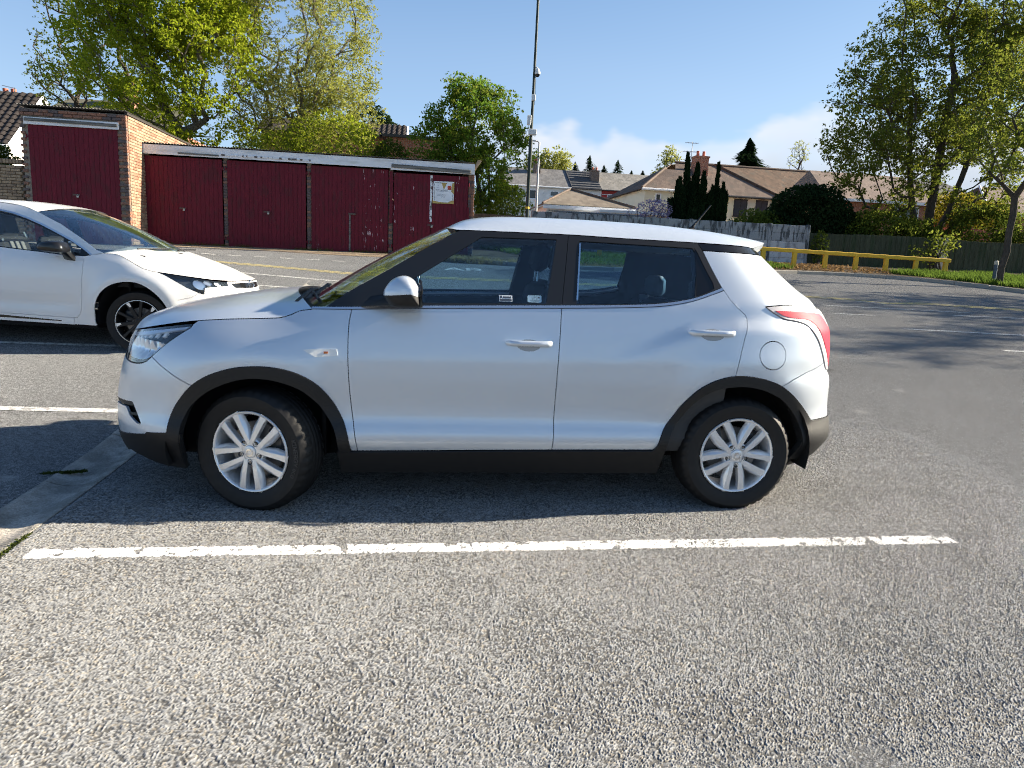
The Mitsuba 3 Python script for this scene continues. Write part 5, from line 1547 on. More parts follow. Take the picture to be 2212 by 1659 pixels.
# close-boarded timber fences
mat('fence_board', lambda p, n, uv: mix(mix(mi.Color3f(.045, .054, .036), mi.Color3f(.075, .082, .054), fbm(p.x*4, p.y*4, p.z*1.1, 3)), mi.Color3f(.045, .06, .035), smoothstep(.5, .75, noise(p.x*9, 0, p.z*.8)))*(.6+.8*noise(p.x*70, p.y*70, p.z*5)), rough=.9, spec=.12)
mat('fence_board_brown', lambda p, n, uv: mix(mi.Color3f(.10, .075, .05), mi.Color3f(.17, .13, .09), fbm(p.x*4, p.y*4, p.z*1.1, 3))*(.7+.6*noise(p.x*70, p.y*70, p.z*5)), rough=.85, spec=.25)


def board_fence(name, label, x0, x1, y, z0, hgt, m, pitch=.105, sag=.03, seed=1):
    fk = thing(name, label, 'fence')
    r = np.random.default_rng(seed)
    n = int((x1-x0)/pitch)
    bd = [mikit.ply(cbox(.118, .018, hgt, .003)), mikit.ply(cbox(.115, .018, hgt-.02, .003)), mikit.ply(cbox(.118, .016, hgt+.012, .003))]
    for k in range(n):
        x = x0+(k+.5)*pitch
        put('board', bd[int(r.integers(3))], m, fk, T=T4().translate([x, y+(.006 if k % 2 else -.006)+r.normal(0, .002), z0+hgt/2+sag*math.sin(x*.8)]).rotate([0, 1, 0], float(r.normal(0, .4))))
    for zz in (.25, .5, .8):
        put('fence_rail', box(x0, x1, y+.03, y+.08, z0+hgt*zz-.03, z0+hgt*zz+.03), m, fk)
    return fk


board_fence('board_fence', 'dark weathered close boarded timber fence behind the yellow rail', 14.0, 31.5, 21.02, 1.60, 1.22, 'fence_board', seed=3)
board_fence('board_fence', 'brown close boarded timber fence just right of the low garages', 1.15, 3.5, 21.05, 1.62, 1.22, 'fence_board_brown', seed=4)
pp = hull([(19.28, 20.90, 1.60), (19.72, 20.90, 1.60), (19.21+.02, 20.94, 2.88), (19.66, 20.94, 2.88), (19.28, 20.955, 1.60), (19.72, 20.955, 1.60), (19.23, 20.975, 2.88), (19.66, 20.975, 2.88)])
mat('pale_board', lambda p, n, uv: mi.Color3f(.50, .45, .37)*(.8+.3*fbm(p.x*8, p.y*8, p.z*2)), rough=.7)
tagged('pale_board', pp, 'pale_board', 'pale cream board leaning against the dark timber fence', 'board')

# yellow knee rail
rk = thing('yellow_rail', 'long yellow painted barrier rail on short posts in front of the fences at the right', 'barrier')
mat('yellow_paint', lambda p, n, uv: mix(mi.Color3f(.72, .45, .03), mi.Color3f(.62, .37, .028), fbm(p.x*5, p.y*5, p.z*5, 3))*(.85+.25*noise(p.x*60, p.y*60, p.z*60)), rough=.5, spec=.4)
for k, x in enumerate(np.arange(16.60, 5.0, -1.052)):
    z = float(ground_z(17.05))
    put('post', cbox(.135, .10, .66, .008), 'yellow_paint', rk, T=T4().translate([x, 17.05, z+.245+(16.6-x)*.0148]))
bar = cbox(12.3, .11, .12, .012)
put('rail', moved(bar, tr(10.6, 17.05, 2.005)@rot(.85, [0, 1, 0])), 'yellow_paint', rk)

# the camera pole and the street lamp
mat('pole_green', (.014, .026, .023), rough=.5, spec=.3)
mat('grey_box', (.52, .54, .55), rough=.5)
mat('lamp_grey', (.42, .44, .46), rough=.4, metal=.4)
ck = thing('camera_pole', 'tall dark green steel pole carrying a dome camera and grey boxes', 'pole')
cx, cy = 2.62, 16.2
put('shaft', tube([(cx, cy, 1.2), (cx, cy, 3.2), (cx+.005, cy, 4.68)], .052, 16), 'pole_green', ck, smooth=40)
put('upper_shaft', tube([(cx+.005, cy, 4.6), (cx+.02, cy, 6.2), (cx+.04, cy, 9.8)], [.042, .038, .034], 16), 'pole_green', ck, smooth=40)
put('equipment_box', moved(cbox(.22, .16, .15, .01), tr(cx+.03, cy-.10, 4.86)), 'grey_box', ck)
put('equipment_box', moved(cbox(.10, .10, .26, .01), tr(cx-.075, cy-.07, 5.18)), 'grey_box', ck)
put('equipment_box', moved(cbox(.10, .10, .16, .01), tr(cx+.02, cy-.07, 5.78)), 'grey_box', ck)
put('warning_band', tube([(cx, cy, 2.78), (cx, cy, 2.84)], .055, 16), 'yellow_paint', ck, smooth=40)
cm = put('dome_camera', moved(revolve([(0, .10), (.035, .10), (.06, .06), (.075, .0), (.075, -.05), (.0, -.05)], 20, axis='z'), tr(cx+.10, cy-.06, 6.45)), 'grey_box', ck, smooth=40)
put('dome', moved(revolve([(.066, -.05), (.06, -.085), (.035, -.115), (0, -.125)], 20, axis='z'), tr(cx+.10, cy-.06, 6.45)), 'gloss_black', cm, smooth=40)
put('camera_arm', tube([(cx, cy, 6.60), (cx+.09, cy-.05, 6.58), (cx+.10, cy-.06, 6.54)], .016, 8), 'grey_box', cm, smooth=40)
put('cable', tube([(cx+.06, cy-.05, 6.35), (cx+.075, cy-.05, 5.9), (cx+.05, cy-.05, 5.6)], .006, 6), 'gloss_black', ck)
put('cable', tube([(cx-.08, cy-.07, 5.05), (cx-.14, cy-.07, 4.8), (cx-.12, cy-.07, 4.55), (cx-.04, cy-.05, 4.7)], .006, 6), 'gloss_black', ck)
sk_ = thing('street_lamp', 'slim grey street lamp with a short arm behind the dark pole', 'street lamp')
lx, ly = 5.10, 30.0
put('column', tube([(lx, ly, 1.5), (lx, ly, 4.0), (lx, ly, 6.80)], [.075, .06, .045], 14), 'lamp_grey', sk_, smooth=40)
put('arm', tube([(lx, ly, 6.75), (lx-.05, ly, 6.84), (lx-.22, ly-.02, 6.86)], .03, 10), 'lamp_grey', sk_, smooth=40)
put('lantern', moved(cbox(.30, .14, .07, .02), tr(lx-.28, ly-.02, 6.86)), 'lamp_grey', sk_, smooth=40)
# capped blue post by the young tree
bp_ = thing('marker_post', 'short blue post with a pale cap beside the young tree at the right', 'post')
z = float(ground_z(14.2))
mat('post_blue', (.05, .075, .11), rough=.5)
put('shaft', tube([(15.93, 14.2, z), (15.93, 14.2, z+.62)], .05, 14), 'post_blue', bp_, smooth=40)
put('cap', tube([(15.93, 14.2, z+.61), (15.93, 14.2, z+.70), (15.93, 14.2, z+.72)], [.056, .056, .03], 14), 'pale_board', bp_, smooth=40)
# painted letters on the road
tx = meshkit.text_mesh('AR', .52, .001, True)
v = tx.vertices.copy()
v[:, 0] = .14+v[:, 0]*.98
v[:, 1] = 12.35+v[:, 1]
v[:, 2] = ground_z(v[:, 1])+.005
tx.vertices = v
ground_piece('road_lettering', tx, 'white_line')
# ------------------------------------------------------------------ the houses beyond


def tile_mat(key, a, b, along='x', course=.30, width=.22, patch=None):
    """Far roof tiles: the courses and joints are too small to pick apart."""
    def fn(p, n, uv):
        u, v = uv.x/width, uv.y/course
        row = dr.floor(v)
        r = cell_rand(dr.floor(u+.5*(row-2*dr.floor(row/2))), row, 3)
        c = mix(mi.Color3f(*a), mi.Color3f(*b), r)*(.75+.4*fbm(p.x*1.3, p.y*1.3, p.z*1.3))
        if patch:
            c = mix(c, mi.Color3f(*patch), smoothstep(.5, .75, fbm(p.x*2.1+5, p.y*2.1, p.z*2.1, 4))*.7)
        return c
    return mat(key, lambda p, n, uv: fn(p, n, uv)*.80, rough=.85, spec=.3)


tile_mat('slate_grey', (.13, .13, .135), (.20, .20, .205))
tile_mat('slate_pale', (.19, .185, .175), (.27, .26, .245), patch=(.15, .145, .13))
tile_mat('tile_ribbed', (.11, .115, .125), (.15, .155, .165))
tile_mat('tile_brown', (.135, .103, .088), (.205, .155, .128), patch=(.12, .105, .092))
tile_mat('tile_dark_brown', (.10, .068, .05), (.16, .105, .075), patch=(.10, .09, .075))
tile_mat('tile_pink', (.19, .145, .125), (.26, .20, .17), patch=(.16, .135, .12))
tile_mat('tile_hut', (.17, .145, .12), (.25, .215, .175))
tile_mat('pantile_dark', (.035, .030, .030), (.065, .055, .052))
tile_mat('slate_mossy', (.10, .095, .075), (.16, .155, .12), patch=(.13, .135, .07))
mat('render_white', lambda p, n, uv: mi.Color3f(.74, .73, .70)*(.88+.2*fbm(p.x*1.2, p.y*1.2, p.z*.7)), rough=.85, spec=.2)
mat('render_cream', lambda p, n, uv: mi.Color3f(.72, .66, .50)*(.88+.2*fbm(p.x*1.2, p.y*1.2, p.z*.7)), rough=.85, spec=.2)
mat('paint_red', lambda p, n, uv: mi.Color3f(.36, .035, .03)*(.8+.3*fbm(p.x*2, p.y*2, p.z*2)), rough=.7)


def far_brick(key, a, b):
    def fn(p, n, uv):
        h = mi.Float(p.x+p.y)
        row = dr.floor(p.z/.075)
        u = h/.225+.5*(row-2*dr.floor(row/2))
        e = dr.minimum(p.z/.075-row, u-dr.floor(u))
        return mix(mi.Color3f(.36, .31, .25), mix(mi.Color3f(*a), mi.Color3f(*b), cell_rand(dr.floor(u), row)), smoothstep(.05, .14, e))
    return mat(key, fn, rough=.9, spec=.2)


far_brick('far_brick_red', (.28, .10, .065), (.38, .16, .10))
far_brick('far_brick_dark', (.10, .075, .065), (.17, .11, .085))
mat('pot_red', (.42, .13, .08), rough=.8)
mat('frame_white', (.76, .77, .78), rough=.4)
mat('gutter_dark', (.03, .03, .032), rough=.5)
mat('house_pane', (.05, .06, .07), rough=.06, spec=.8)
mat('net_curtain', (.42, .43, .42), rough=.9)
mat('aerial_metal', (.30, .30, .31), rough=.4, metal=.7)


def slope(quad, m, parent, name='roof_slope', ridges=None, thick=.06):
    """One plane of a roof, corners given eaves-left, eaves-right, ridge-right, ridge-left; uv in metres; with thickness."""
    q = np.asarray(quad, float)
    if len(q) == 3:
        q = np.vstack([q, q[2:]])
    ex = q[1]-q[0]
    ex /= np.linalg.norm(ex)
    nrm = np.cross(q[1]-q[0], q[3]-q[0])
    nrm /= np.linalg.norm(nrm)
    if nrm[2] < 0:
        nrm = -nrm
    ey = np.cross(nrm, ex)
    lo = q-nrm*thick
    V = np.vstack([q, lo])
    F = [[0, 1, 2], [0, 2, 3], [4, 6, 5], [4, 7, 6]]+[f for a, b in ((0, 1), (1, 2), (2, 3), (3, 0)) for f in ([a, a+4, b+4], [a, b+4, b])]
    V2 = np.array([V[i] for f in F for i in f])
    F2 = np.arange(len(V2)).reshape(-1, 3)
    uv = np.column_stack([(V2-q[0])@ex, (V2-q[0])@ey])
    k = numbered(f'{parent}__{name}')
    d = mikit.ply(trimesh.Trimesh(V2, F2, process=False), None, smooth=False, uv=uv)
    d['bsdf'] = {'type': 'ref', 'id': 'm_'+m}
    scene[k] = d
    return k


def tile_rows(quad, m, parent, rows, cols, budget=300, name='tile', lift=.03, wave=True):
    """Single roof tiles laid on a slope, lowest edge proud: the nearest ones are parts, the rest one part."""
    q = np.asarray(quad, float)
    ex, ey = (q[1]-q[0])/cols, (q[3]-q[0])/rows
    nrm = np.cross(ex, ey)
    nrm /= np.linalg.norm(nrm)
    if nrm[2] < 0:
        nrm = -nrm
    rest, shared = [], None
    L, W = np.linalg.norm(ey), np.linalg.norm(ex)
    xs_ = np.linspace(-.5, .5, 7)
    pr = .028*np.cos(xs_*2*np.pi) if wave else 0*xs_
    base = np.stack([np.stack([xs_*W, 0*xs_-L*.06, pr+.045], -1), np.stack([xs_*W, 0*xs_+L, pr+.012], -1)])
    shape = cat_([grid_mesh(base[:, ::-1]), grid_mesh(np.stack([base[0]-[0, 0, .03], base[0]]))])
    Rm = np.eye(4)
    Rm[:3, :3] = np.stack([ex/W, ey/L, nrm], 1)
    pd = mikit.ply(shape, None, smooth=40)
    n = 0
    order = [(r, c) for r in range(rows) for c in range(cols)][::-1]
    for r, c in order:
        o = q[0]+ex*(c+.5)+ey*r+nrm*lift
        Mx = Rm.copy()
        Mx[:3, 3] = o
        if n < budget:
            put(name, pd, m, parent, T=T4(Mx.tolist()))
            n += 1
        else:
            rest.append(moved(shape, Mx))
    if rest:
        put('tiling', cat_(rest), m, parent, kind='stuff', smooth=40)


def window(parent, x0, x1, z0, z1, y, bars=(1, 1), frame='frame_white', d=.05, curtain=False, top=None):
    w = put('window', cat_([box(x0, x1, y-d, y, z1-.07, z1), box(x0, x1, y-d, y, z0, z0+.08), box(x0, x0+.07, y-d, y, z0+.08, z1-.07), box(x1-.07, x1, y-d, y, z0+.08, z1-.07)] +
                           [box(x0+(x1-x0)*k/bars[0]-.03, x0+(x1-x0)*k/bars[0]+.03, y-d, y, z0+.08, z1-.07) for k in range(1, bars[0])] +
                           [box(x0+.07, x1-.07, y-d*.9, y-.003, z0+(z1-z0)*k/bars[1]-.03, z0+(z1-z0)*k/bars[1]+.03) for k in range(1, bars[1])]), frame, parent)
    put('pane', box(x0+.06, x1-.06, y-.012, y-.006, z0+.07, z1-.06), 'house_pane', w)
    if curtain:
        put('curtain', box(x0+.1, x1-.1, y-.016, y-.013, z0+.1, z0+(z1-z0)*.48), 'net_curtain', w)
    put('sill', box(x0-.06, x1+.06, y-d-.06, y, z0-.07, z0), frame, w)
    return w


def side_window(parent, x, y0, y1, z0, z1, frame='frame_white'):
    w = put('window', cat_([box(x, x+.05, y0, y1, z1-.07, z1), box(x, x+.05, y0, y1, z0, z0+.07), box(x, x+.05, y0, y0+.07, z0, z1), box(x, x+.05, y1-.07, y1, z0, z1)]), frame, parent)
    put('pane', box(x+.004, x+.012, y0+.06, y1-.06, z0+.06, z1-.06), 'house_pane', w)


def chimney(parent, x, y, z0, z1, w, d, m, pots=2):
    c = put('chimney', cat_([box(x-w/2, x+w/2, y-d/2, y+d/2, z0, z1-.12), box(x-w/2-.05, x+w/2+.05, y-d/2-.05, y+d/2+.05, z1-.12, z1)]), m, parent)
    for k in range(pots):
        px = x+(k-(pots-1)/2)*w/max(pots, 1)*.9
        put('chimney_pot', moved(revolve([(.0, .38), (.09, .38), (.11, .36), (.10, .30), (.12, .02), (.13, 0)], 14, axis='z'), tr(px, y, z1)), 'pot_red', c, smooth=40)
    return c


def aerial(name, label, x, y, z, h, mirror=1):
    k = thing(name, label, 'aerial')
    put('mast', tube([(x, y, z), (x, y, z+h)], .022, 6), 'aerial_metal', k)
    for zz, L in ((h*.95, .9), (h*.6, 1.1)):
        put('boom', tube([(x-.6*mirror*L, y, z+zz), (x+.5*mirror*L, y, z+zz)], .016, 5), 'aerial_metal', k)
        put('elements', cat_([tube([(x+(-.55+.14*i)*mirror*L, y-.22, z+zz), (x+(-.55+.14*i)*mirror*L, y+.22, z+zz)], .010, 4) for i in range(8)]), 'aerial_metal', k)
    return k


# white house with the dark tiled roof, far left
wh = thing('white_house', 'white rendered house with a dark tiled roof and red chimney pots above the tall garage', 'house')
gx, ry, rz, ey_, ez_ = -17.5, 32.0, 7.74, 28.85, 5.12
put('wall', cat_([prism_xz(sbox(-30, 2.0, gx, 5.1), ey_+.25, ey_+.30), extrude(Polygon([(ey_+.28, 2.0), (35.0, 2.0), (35.0, 5.15), (ry, rz-.12), (ey_+.28, 5.2)]), .12).apply_transform(np.array([[0, 0, 1, gx-.12], [1, 0, 0, 0], [0, 1, 0, 0], [0, 0, 0, 1.0]]))]), 'render_white', wh)
RF = [(-30, ey_, ez_), (gx+.12, ey_, ez_), (gx+.12, ry, rz), (-30, ry, rz)]
r1 = slope(RF, 'pantile_dark', wh)
slope([(gx+.12, 35.1, ez_), (-30, 35.1, ez_), (-30, ry, rz), (gx+.12, ry, rz)], 'pantile_dark', wh)
tile_rows([(-22.78, ey_, ez_), (gx+.10, ey_, ez_), (gx+.10, ry, rz), (-22.78, ry, rz)], 'pantile_dark', r1, 13, 17)
put('bargeboard', cat_([tube([(gx+.13, ey_-.02, ez_-.05), (gx+.13, ry, rz-.05), (gx+.13, 35.1, ez_-.05)], .075, 4)]), 'frame_white', wh)
put('gutter', tube([(-30, ey_-.05, ez_-.05), (gx+.1, ey_-.05, ez_-.05)], .06, 8), 'frame_white', wh)
c = put('chimney', box(-19.6, -18.9, 32.5, 33.1, 7.0, 7.72), 'far_brick_red', wh)
for px in (-19.42, -19.08):
    put('chimney_pot', moved(revolve([(.0, .42), (.10, .42), (.12, .40), (.11, .33), (.14, .02), (.14, 0)], 14, axis='z'), tr(px+.30, 32.4, 7.55)), 'pot_red', c, smooth=40)
ak = thing('roof_aerial', 'thin television aerial on the ridge of the white house', 'aerial')
put('mast', tube([(-18.66, 32.2, 7.6), (-18.64, 32.2, 8.0)], .018, 6), 'aerial_metal', ak)
put('boom', tube([(-19.15, 32.2, 8.06), (-18.60, 32.2, 7.96)], .014, 5), 'aerial_metal', ak)

# mossy roofed house behind the lime green tree
h2 = thing('mossy_house', 'house with a mossy slate roof and tall brick chimney half hidden behind the lime tree', 'house')
slope([(-20.1, 35.2, 7.0), (-12.5, 35.2, 7.0), (-12.8, 38, 8.72), (-18.85, 38, 8.72)], 'slate_mossy', h2)
slope([(-20.1, 40.8, 7.0), (-20.1, 35.2, 7.0), (-18.85, 38, 8.72)], 'slate_mossy', h2)
put('wall', box(-19.9, -12.6, 35.5, 40.5, 2, 7.0), 'far_brick_red', h2)
chimney(h2, -15.75, 37.6, 7.8, 9.35, .75, .6, 'far_brick_red', 2)

# house behind the garages, centre left
h3 = thing('brick_house', 'brick house with a dark ribbed tile roof showing between the trees above the garages', 'house')
R3 = [(-8.2, 32.3, 6.95), (-1.12, 32.3, 6.95), (-1.12, 34.4, 7.85), (-8.2, 34.4, 7.85)]
r3 = slope(R3, 'pantile_dark', h3)
slope([(-1.12, 36.5, 6.95), (-8.2, 36.5, 6.95), (-8.2, 34.4, 7.85), (-1.12, 34.4, 7.85)], 'pantile_dark', h3)
tile_rows([(-4.2, 32.3, 6.95), (-1.14, 32.3, 6.95), (-1.14, 34.4, 7.85), (-4.2, 34.4, 7.85)], 'pantile_dark', r3, 8, 12, budget=96)
put('wall', box(-8.0, -1.3, 32.6, 36.3, 2, 6.95), 'far_brick_red', h3)
put('bargeboard', tube([(-1.10, 32.3, 6.92), (-1.10, 34.4, 7.82), (-1.10, 36.5, 6.92)], .06, 4), 'frame_white', h3)
put('flat_roof', box(-2.2, .9, 30.6, 32.4, 6.72, 6.84), 'gutter_dark', h3)
put('extension_wall', box(-2.0, .7, 30.8, 32.3, 2, 6.72), 'far_brick_red', h3)

# the terrace
TY = 76.0
ends = [(9.0, 13.25), (13.25, 16.40), (16.40, 19.86), (19.86, 27.5)]
roofs = ['slate_grey', 'slate_grey', 'tile_ribbed', 'slate_pale']
walls = ['render_white', 'render_white', 'render_white', 'paint_red']
names = ['white terraced house with a grey slate roof behind the dark pole', 'white terraced house with a small blue window, left of the ribbed roof', 'white terraced house with a ribbed grey tile roof', 'red painted terraced house with white framed windows']
win = [[(11.55, 12.5, 8.05, 9.05)], [(14.0, 14.98, 8.42, 9.02)], [(18.05, 19.0, 8.30, 9.0)], [(20.55, 21.68, 7.62, 9.02), (23.15, 24.2, 7.55, 9.0)]]
for i in range(4):
    x0, x1 = ends[i]
    tk = thing('terraced_house', names[i], 'house', 'houses of the far terrace')
    put('wall', box(x0+.003, x1-.003, TY, TY+8, 1.5, 9.45), walls[i], tk)
    rk1 = slope([(x0, TY-.3, 9.42), (x1, TY-.3, 9.42), (x1, TY+4.2, 11.85), (x0, TY+4.2, 11.85)], roofs[i], tk)
    slope([(x1, TY+8.3, 9.42), (x0, TY+8.3, 9.42), (x0, TY+4.2, 11.85), (x1, TY+4.2, 11.85)], roofs[i], tk)
    if i == 2:
        for k in range(8):
            t = k/8
            put('tile_course', box(x0+.05, x1-.05, TY-.3+4.5*t-.02, TY-.3+4.5*t+.06, 9.42+2.43*t, 9.42+2.43*t+.14), 'tile_ribbed', rk1)
    put('gutter', tube([(x0+.02, TY-.36, 9.40), (x1-.02, TY-.36, 9.40)], .07, 8), 'gutter_dark' if i > 1 else 'frame_white', tk)
    for (a, b, c_, d_) in win[i]:
        window(tk, a, b, c_, d_, TY, bars=(1, 2) if i == 3 else (1, 1), curtain=(i == 3))
    if i == 0:
        chimney(tk, 12.9, TY+3.3, 10.4, 12.5, .75, .9, 'far_brick_dark', 3)
    if i == 2:
        chimney(tk, 19.45, TY+2.2, 9.9, 11.75, .95, .9, 'far_brick_dark', 2)
        put('party_verge', tube([(x0, TY-.3, 9.5), (x0, TY+4.2, 11.93)], .07, 4), 'gutter_dark', tk)
    if i == 3:
        put('wall_plaque', box(22.12, 22.72, TY-.03, TY, 8.30, 8.70), 'frame_white', tk)
        put('string_course', box(x0+.1, x1, TY-.05, TY, 8.93, 8.99), 'render_white', tk)
        put('downpipe', tube([(24.35, TY-.12, 9.35), (24.35, TY-.12, 6)], .06, 6), 'gutter_dark', tk)

# hipped outbuilding in front of the terrace
hk = thing('hipped_outbuilding', 'low outbuilding with a hipped brown tile roof in front of the terrace', 'building')
a0, a1, b0, b1 = 5.75, 10.65, 32.0, 37.6
ez = 4.18
hp = np.array([7.65, 34.4, 5.18]), np.array([7.70, 35.2, 5.18])
slope([(a0, b0, ez), (a1, b0, ez), hp[0]], 'tile_hut', hk)
slope([(a0, b1, ez), (a0, b0, ez), hp[0], hp[1]], 'tile_hut', hk)
slope([(a1, b0, ez), (a1, b1, ez), hp[1], hp[0]], 'tile_hut', hk)
for e in ((a0, b0), (a1, b0)):
    put('hip_tiles', tube([(e[0], e[1], ez+.04), hp[0]+[0, 0, .04]], .06, 6), 'tile_brown', hk)
put('wall', box(a0+.25, a1-.25, b0+.25, b1-.25, 1.5, ez), 'render_white', hk)
put('fascia', box(a0+.02, a1-.02, b0-.03, b0+.0, ez-.22, ez-.04), 'frame_white', hk)

# corrugated shed behind the concrete fence
sh = thing('garden_shed', 'dark shed with a corrugated roof just behind the concrete fence', 'shed')
put('roof', corrugated(4.9, 8.3, 23.2, 3.22, 25.6, 3.42, .12, .02), 'sheet_roof', sh, smooth=40)
put('wall', box(5.0, 8.2, 23.4, 25.5, 1.6, 3.20), 'dark_timber', sh)
sh2 = thing('flat_roof_garage', 'long white edged flat roof behind the dark shed', 'building')
put('roof', box(7.6, 12.0, 27.5, 33, 3.60, 3.72), 'frame_white', sh2)
put('wall', box(7.9, 11.7, 27.9, 32.6, 1.6, 3.60), 'render_white', sh2)

# the cream house with the big hipped roofs
ch_ = thing('cream_house', 'cream rendered house with hipped brown tile roofs and a red brick chimney', 'house')
Y0 = 45.0
ezc = 6.40
put('wall', cat_([box(14.6, 17.9, Y0-1.6, Y0+8, 1.5, ezc), box(17.9, 25.0, Y0+.4, Y0+8, 1.5, ezc+.05)]), 'render_cream', ch_)
ap1 = np.array([17.85, 46.0, 8.45])
slope([(14.3, Y0-1.9, ezc), (18.2, Y0-1.9, ezc), (18.2, Y0+.4, 8.0), (16.75, Y0+.9, 8.1)], 'tile_brown', ch_)
slope([(14.3, Y0+9, ezc), (14.3, Y0-1.9, ezc), (16.75, Y0+.9, 8.1), (18.4, Y0+4.5, 8.95)], 'tile_dark_brown', ch_)
slope([(17.2, Y0+.05, ezc+.03), (25.35, Y0+.05, ezc+.03), (21.55, Y0+3.6, 8.93), (18.45, Y0+3.6, 8.95)], 'tile_brown', ch_)
slope([(25.35, Y0+.05, ezc+.03), (36.0, Y0+2.0, ezc-.1), (36.0, Y0+5, 9.05), (21.55, Y0+3.6, 8.93)], 'tile_dark_brown', ch_)
slope([(36, Y0+9, ezc), (14.3, Y0+9, ezc), (18.4, Y0+4.5, 8.95), (36, Y0+5, 9.05)], 'tile_dark_brown', ch_)
put('wing_wall', box(25.0, 35.5, Y0+2.4, Y0+8, 1.5, ezc-.1), 'render_cream', ch_)
put('hip_tiles', tube([(14.3, Y0-1.9, ezc+.06), (16.75, Y0+.9, 8.16)], .09, 6), 'tile_brown', ch_)
put('hip_tiles', tube([(25.35, Y0+.05, ezc+.09), (21.55, Y0+3.6, 8.99)], .10, 6), 'tile_dark_brown', ch_)
put('ridge_tiles', tube([(18.4, Y0+3.6, 9.0), (21.55, Y0+3.6, 8.98), (36, Y0+5, 9.1)], .09, 6), 'tile_brown', ch_)
put('gutter', tube([(14.3, Y0-1.95, ezc-.03), (17.3, Y0-1.95, ezc-.03)], .08, 8), 'frame_white', ch_)
put('gutter', tube([(17.3, Y0+.0, ezc), (25.35, Y0+.0, ezc)], .08, 8), 'gutter_dark', ch_)
chimney(ch_, 19.95, Y0+2.6, 7.8, 9.35, 1.0, .8, 'far_brick_red', 2)
window(ch_, 21.85, 22.85, 5.1, 6.28, Y0+.4, bars=(2, 1), frame='gutter_dark')
window(ch_, 23.5, 24.4, 5.2, 6.28, Y0+.4, bars=(2, 1), frame='gutter_dark')
window(ch_, 15.35, 15.75, 5.5, 6.15, Y0-1.6)
window(ch_, 17.2, 17.75, 5.5, 6.15, Y0-1.6)
aerial('roof_aerial', 'television aerial on a tall mast beside the red brick chimney', 19.25, Y0+2.6, 8.6, 1.75)

# houses half hidden behind the big tree
hc = thing('bungalow', 'bungalow with a pinkish tile roof and white framed window behind the big tree', 'house')
slope([(22.6, 34.6, 5.62), (29.6, 34.6, 5.62), (29.4, 38, 7.45), (23.2, 38, 7.5)], 'tile_pink', hc)
slope([(22.6, 41, 5.62), (22.6, 34.6, 5.62), (23.2, 38, 7.5)], 'tile_pink', hc)
put('wall', box(22.9, 29.3, 35, 40.8, 1.5, 5.62), 'far_brick_red', hc)
put('fascia', box(22.7, 29.5, 34.56, 34.60, 5.45, 5.6), 'frame_white', hc)
window(hc, 27.0, 28.6, 4.55, 5.40, 35.0, bars=(2, 1))
hd_ = thing('bungalow', 'bungalow with a pale tile roof and white bargeboard at the far right', 'house')
slope([(31.5, 33, 5.15), (40, 33, 5.15), (40, 36, 6.95), (33.1, 36, 6.9)], 'tile_pink', hd_)
slope([(31.5, 39, 5.15), (31.5, 33, 5.15), (33.1, 36, 6.9)], 'tile_dark_brown', hd_)
put('wall', box(32.0, 39.5, 33.4, 38.6, 1.5, 5.15), 'far_brick_red', hd_)
put('fascia', box(31.6, 40, 32.96, 33.0, 4.98, 5.13), 'frame_white', hd_)
put('bargeboard', tube([(31.5, 33, 5.2), (33.1, 36, 6.95)], .07, 4), 'frame_white', hd_)
he = thing('dark_roof_house', 'house with a dark slate roof behind the pale roofed bungalow', 'house')
slope([(33, 44, 6.2), (43, 44, 6.2), (39, 47, 8.6), (36.6, 47, 8.6)], 'slate_grey', he)
slope([(33, 50, 6.2), (33, 44, 6.2), (36.6, 47, 8.6)], 'slate_grey', he)
put('wall', box(33.4, 42.6, 44.4, 49.6, 1.5, 6.2), 'far_brick_dark', he)
# ------------------------------------------------------------------ trees and shrubs
mat('bark_grey', lambda p, n, uv: mix(mi.Color3f(.075, .066, .055), mi.Color3f(.15, .135, .11), fbm(p.x*9, p.y*9, p.z*3, 3))*(.7+.5*noise(p.x*50, p.y*50, p.z*14)), rough=.9, spec=.2)
mat('bark_dark', lambda p, n, uv: mix(mi.Color3f(.040, .034, .028), mi.Color3f(.085, .072, .058), fbm(p.x*9, p.y*9, p.z*3, 3))*(.7+.5*noise(p.x*50, p.y*50, p.z*14)), rough=.9, spec=.2)
leaf_mat('leaf_lime', (.205, .280, .018), (.350, .415, .034), .60, 1.1, (.40, .36, .04))
leaf_mat('leaf_pale', (.235, .265, .060), (.350, .370, .090), .55, 1.0, (.36, .30, .11))
leaf_mat('leaf_fresh', (.085, .165, .022), (.170, .275, .036), .55, 1.4)
leaf_mat('leaf_maple', (.085, .125, .022), (.190, .220, .030), .55, 1.2, (.25, .19, .045))
leaf_mat('leaf_yellow', (.22, .20, .022), (.34, .29, .035), .5, 1.4)
leaf_mat('leaf_hedge', (.045, .075, .014), (.105, .135, .024), .45, 1.4)
leaf_mat('leaf_yew', (.010, .022, .010), (.022, .040, .014), .2, 1.4)
leaf_mat('leaf_dark', (.012, .028, .011), (.030, .052, .020), .3, 1.4)
leaf_mat('leaf_lilac', (.30, .23, .36), (.42, .34, .46), .4, 2.0)
leaf_mat('leaf_mid', (.11, .155, .026), (.22, .25, .04), .55, 1.3)


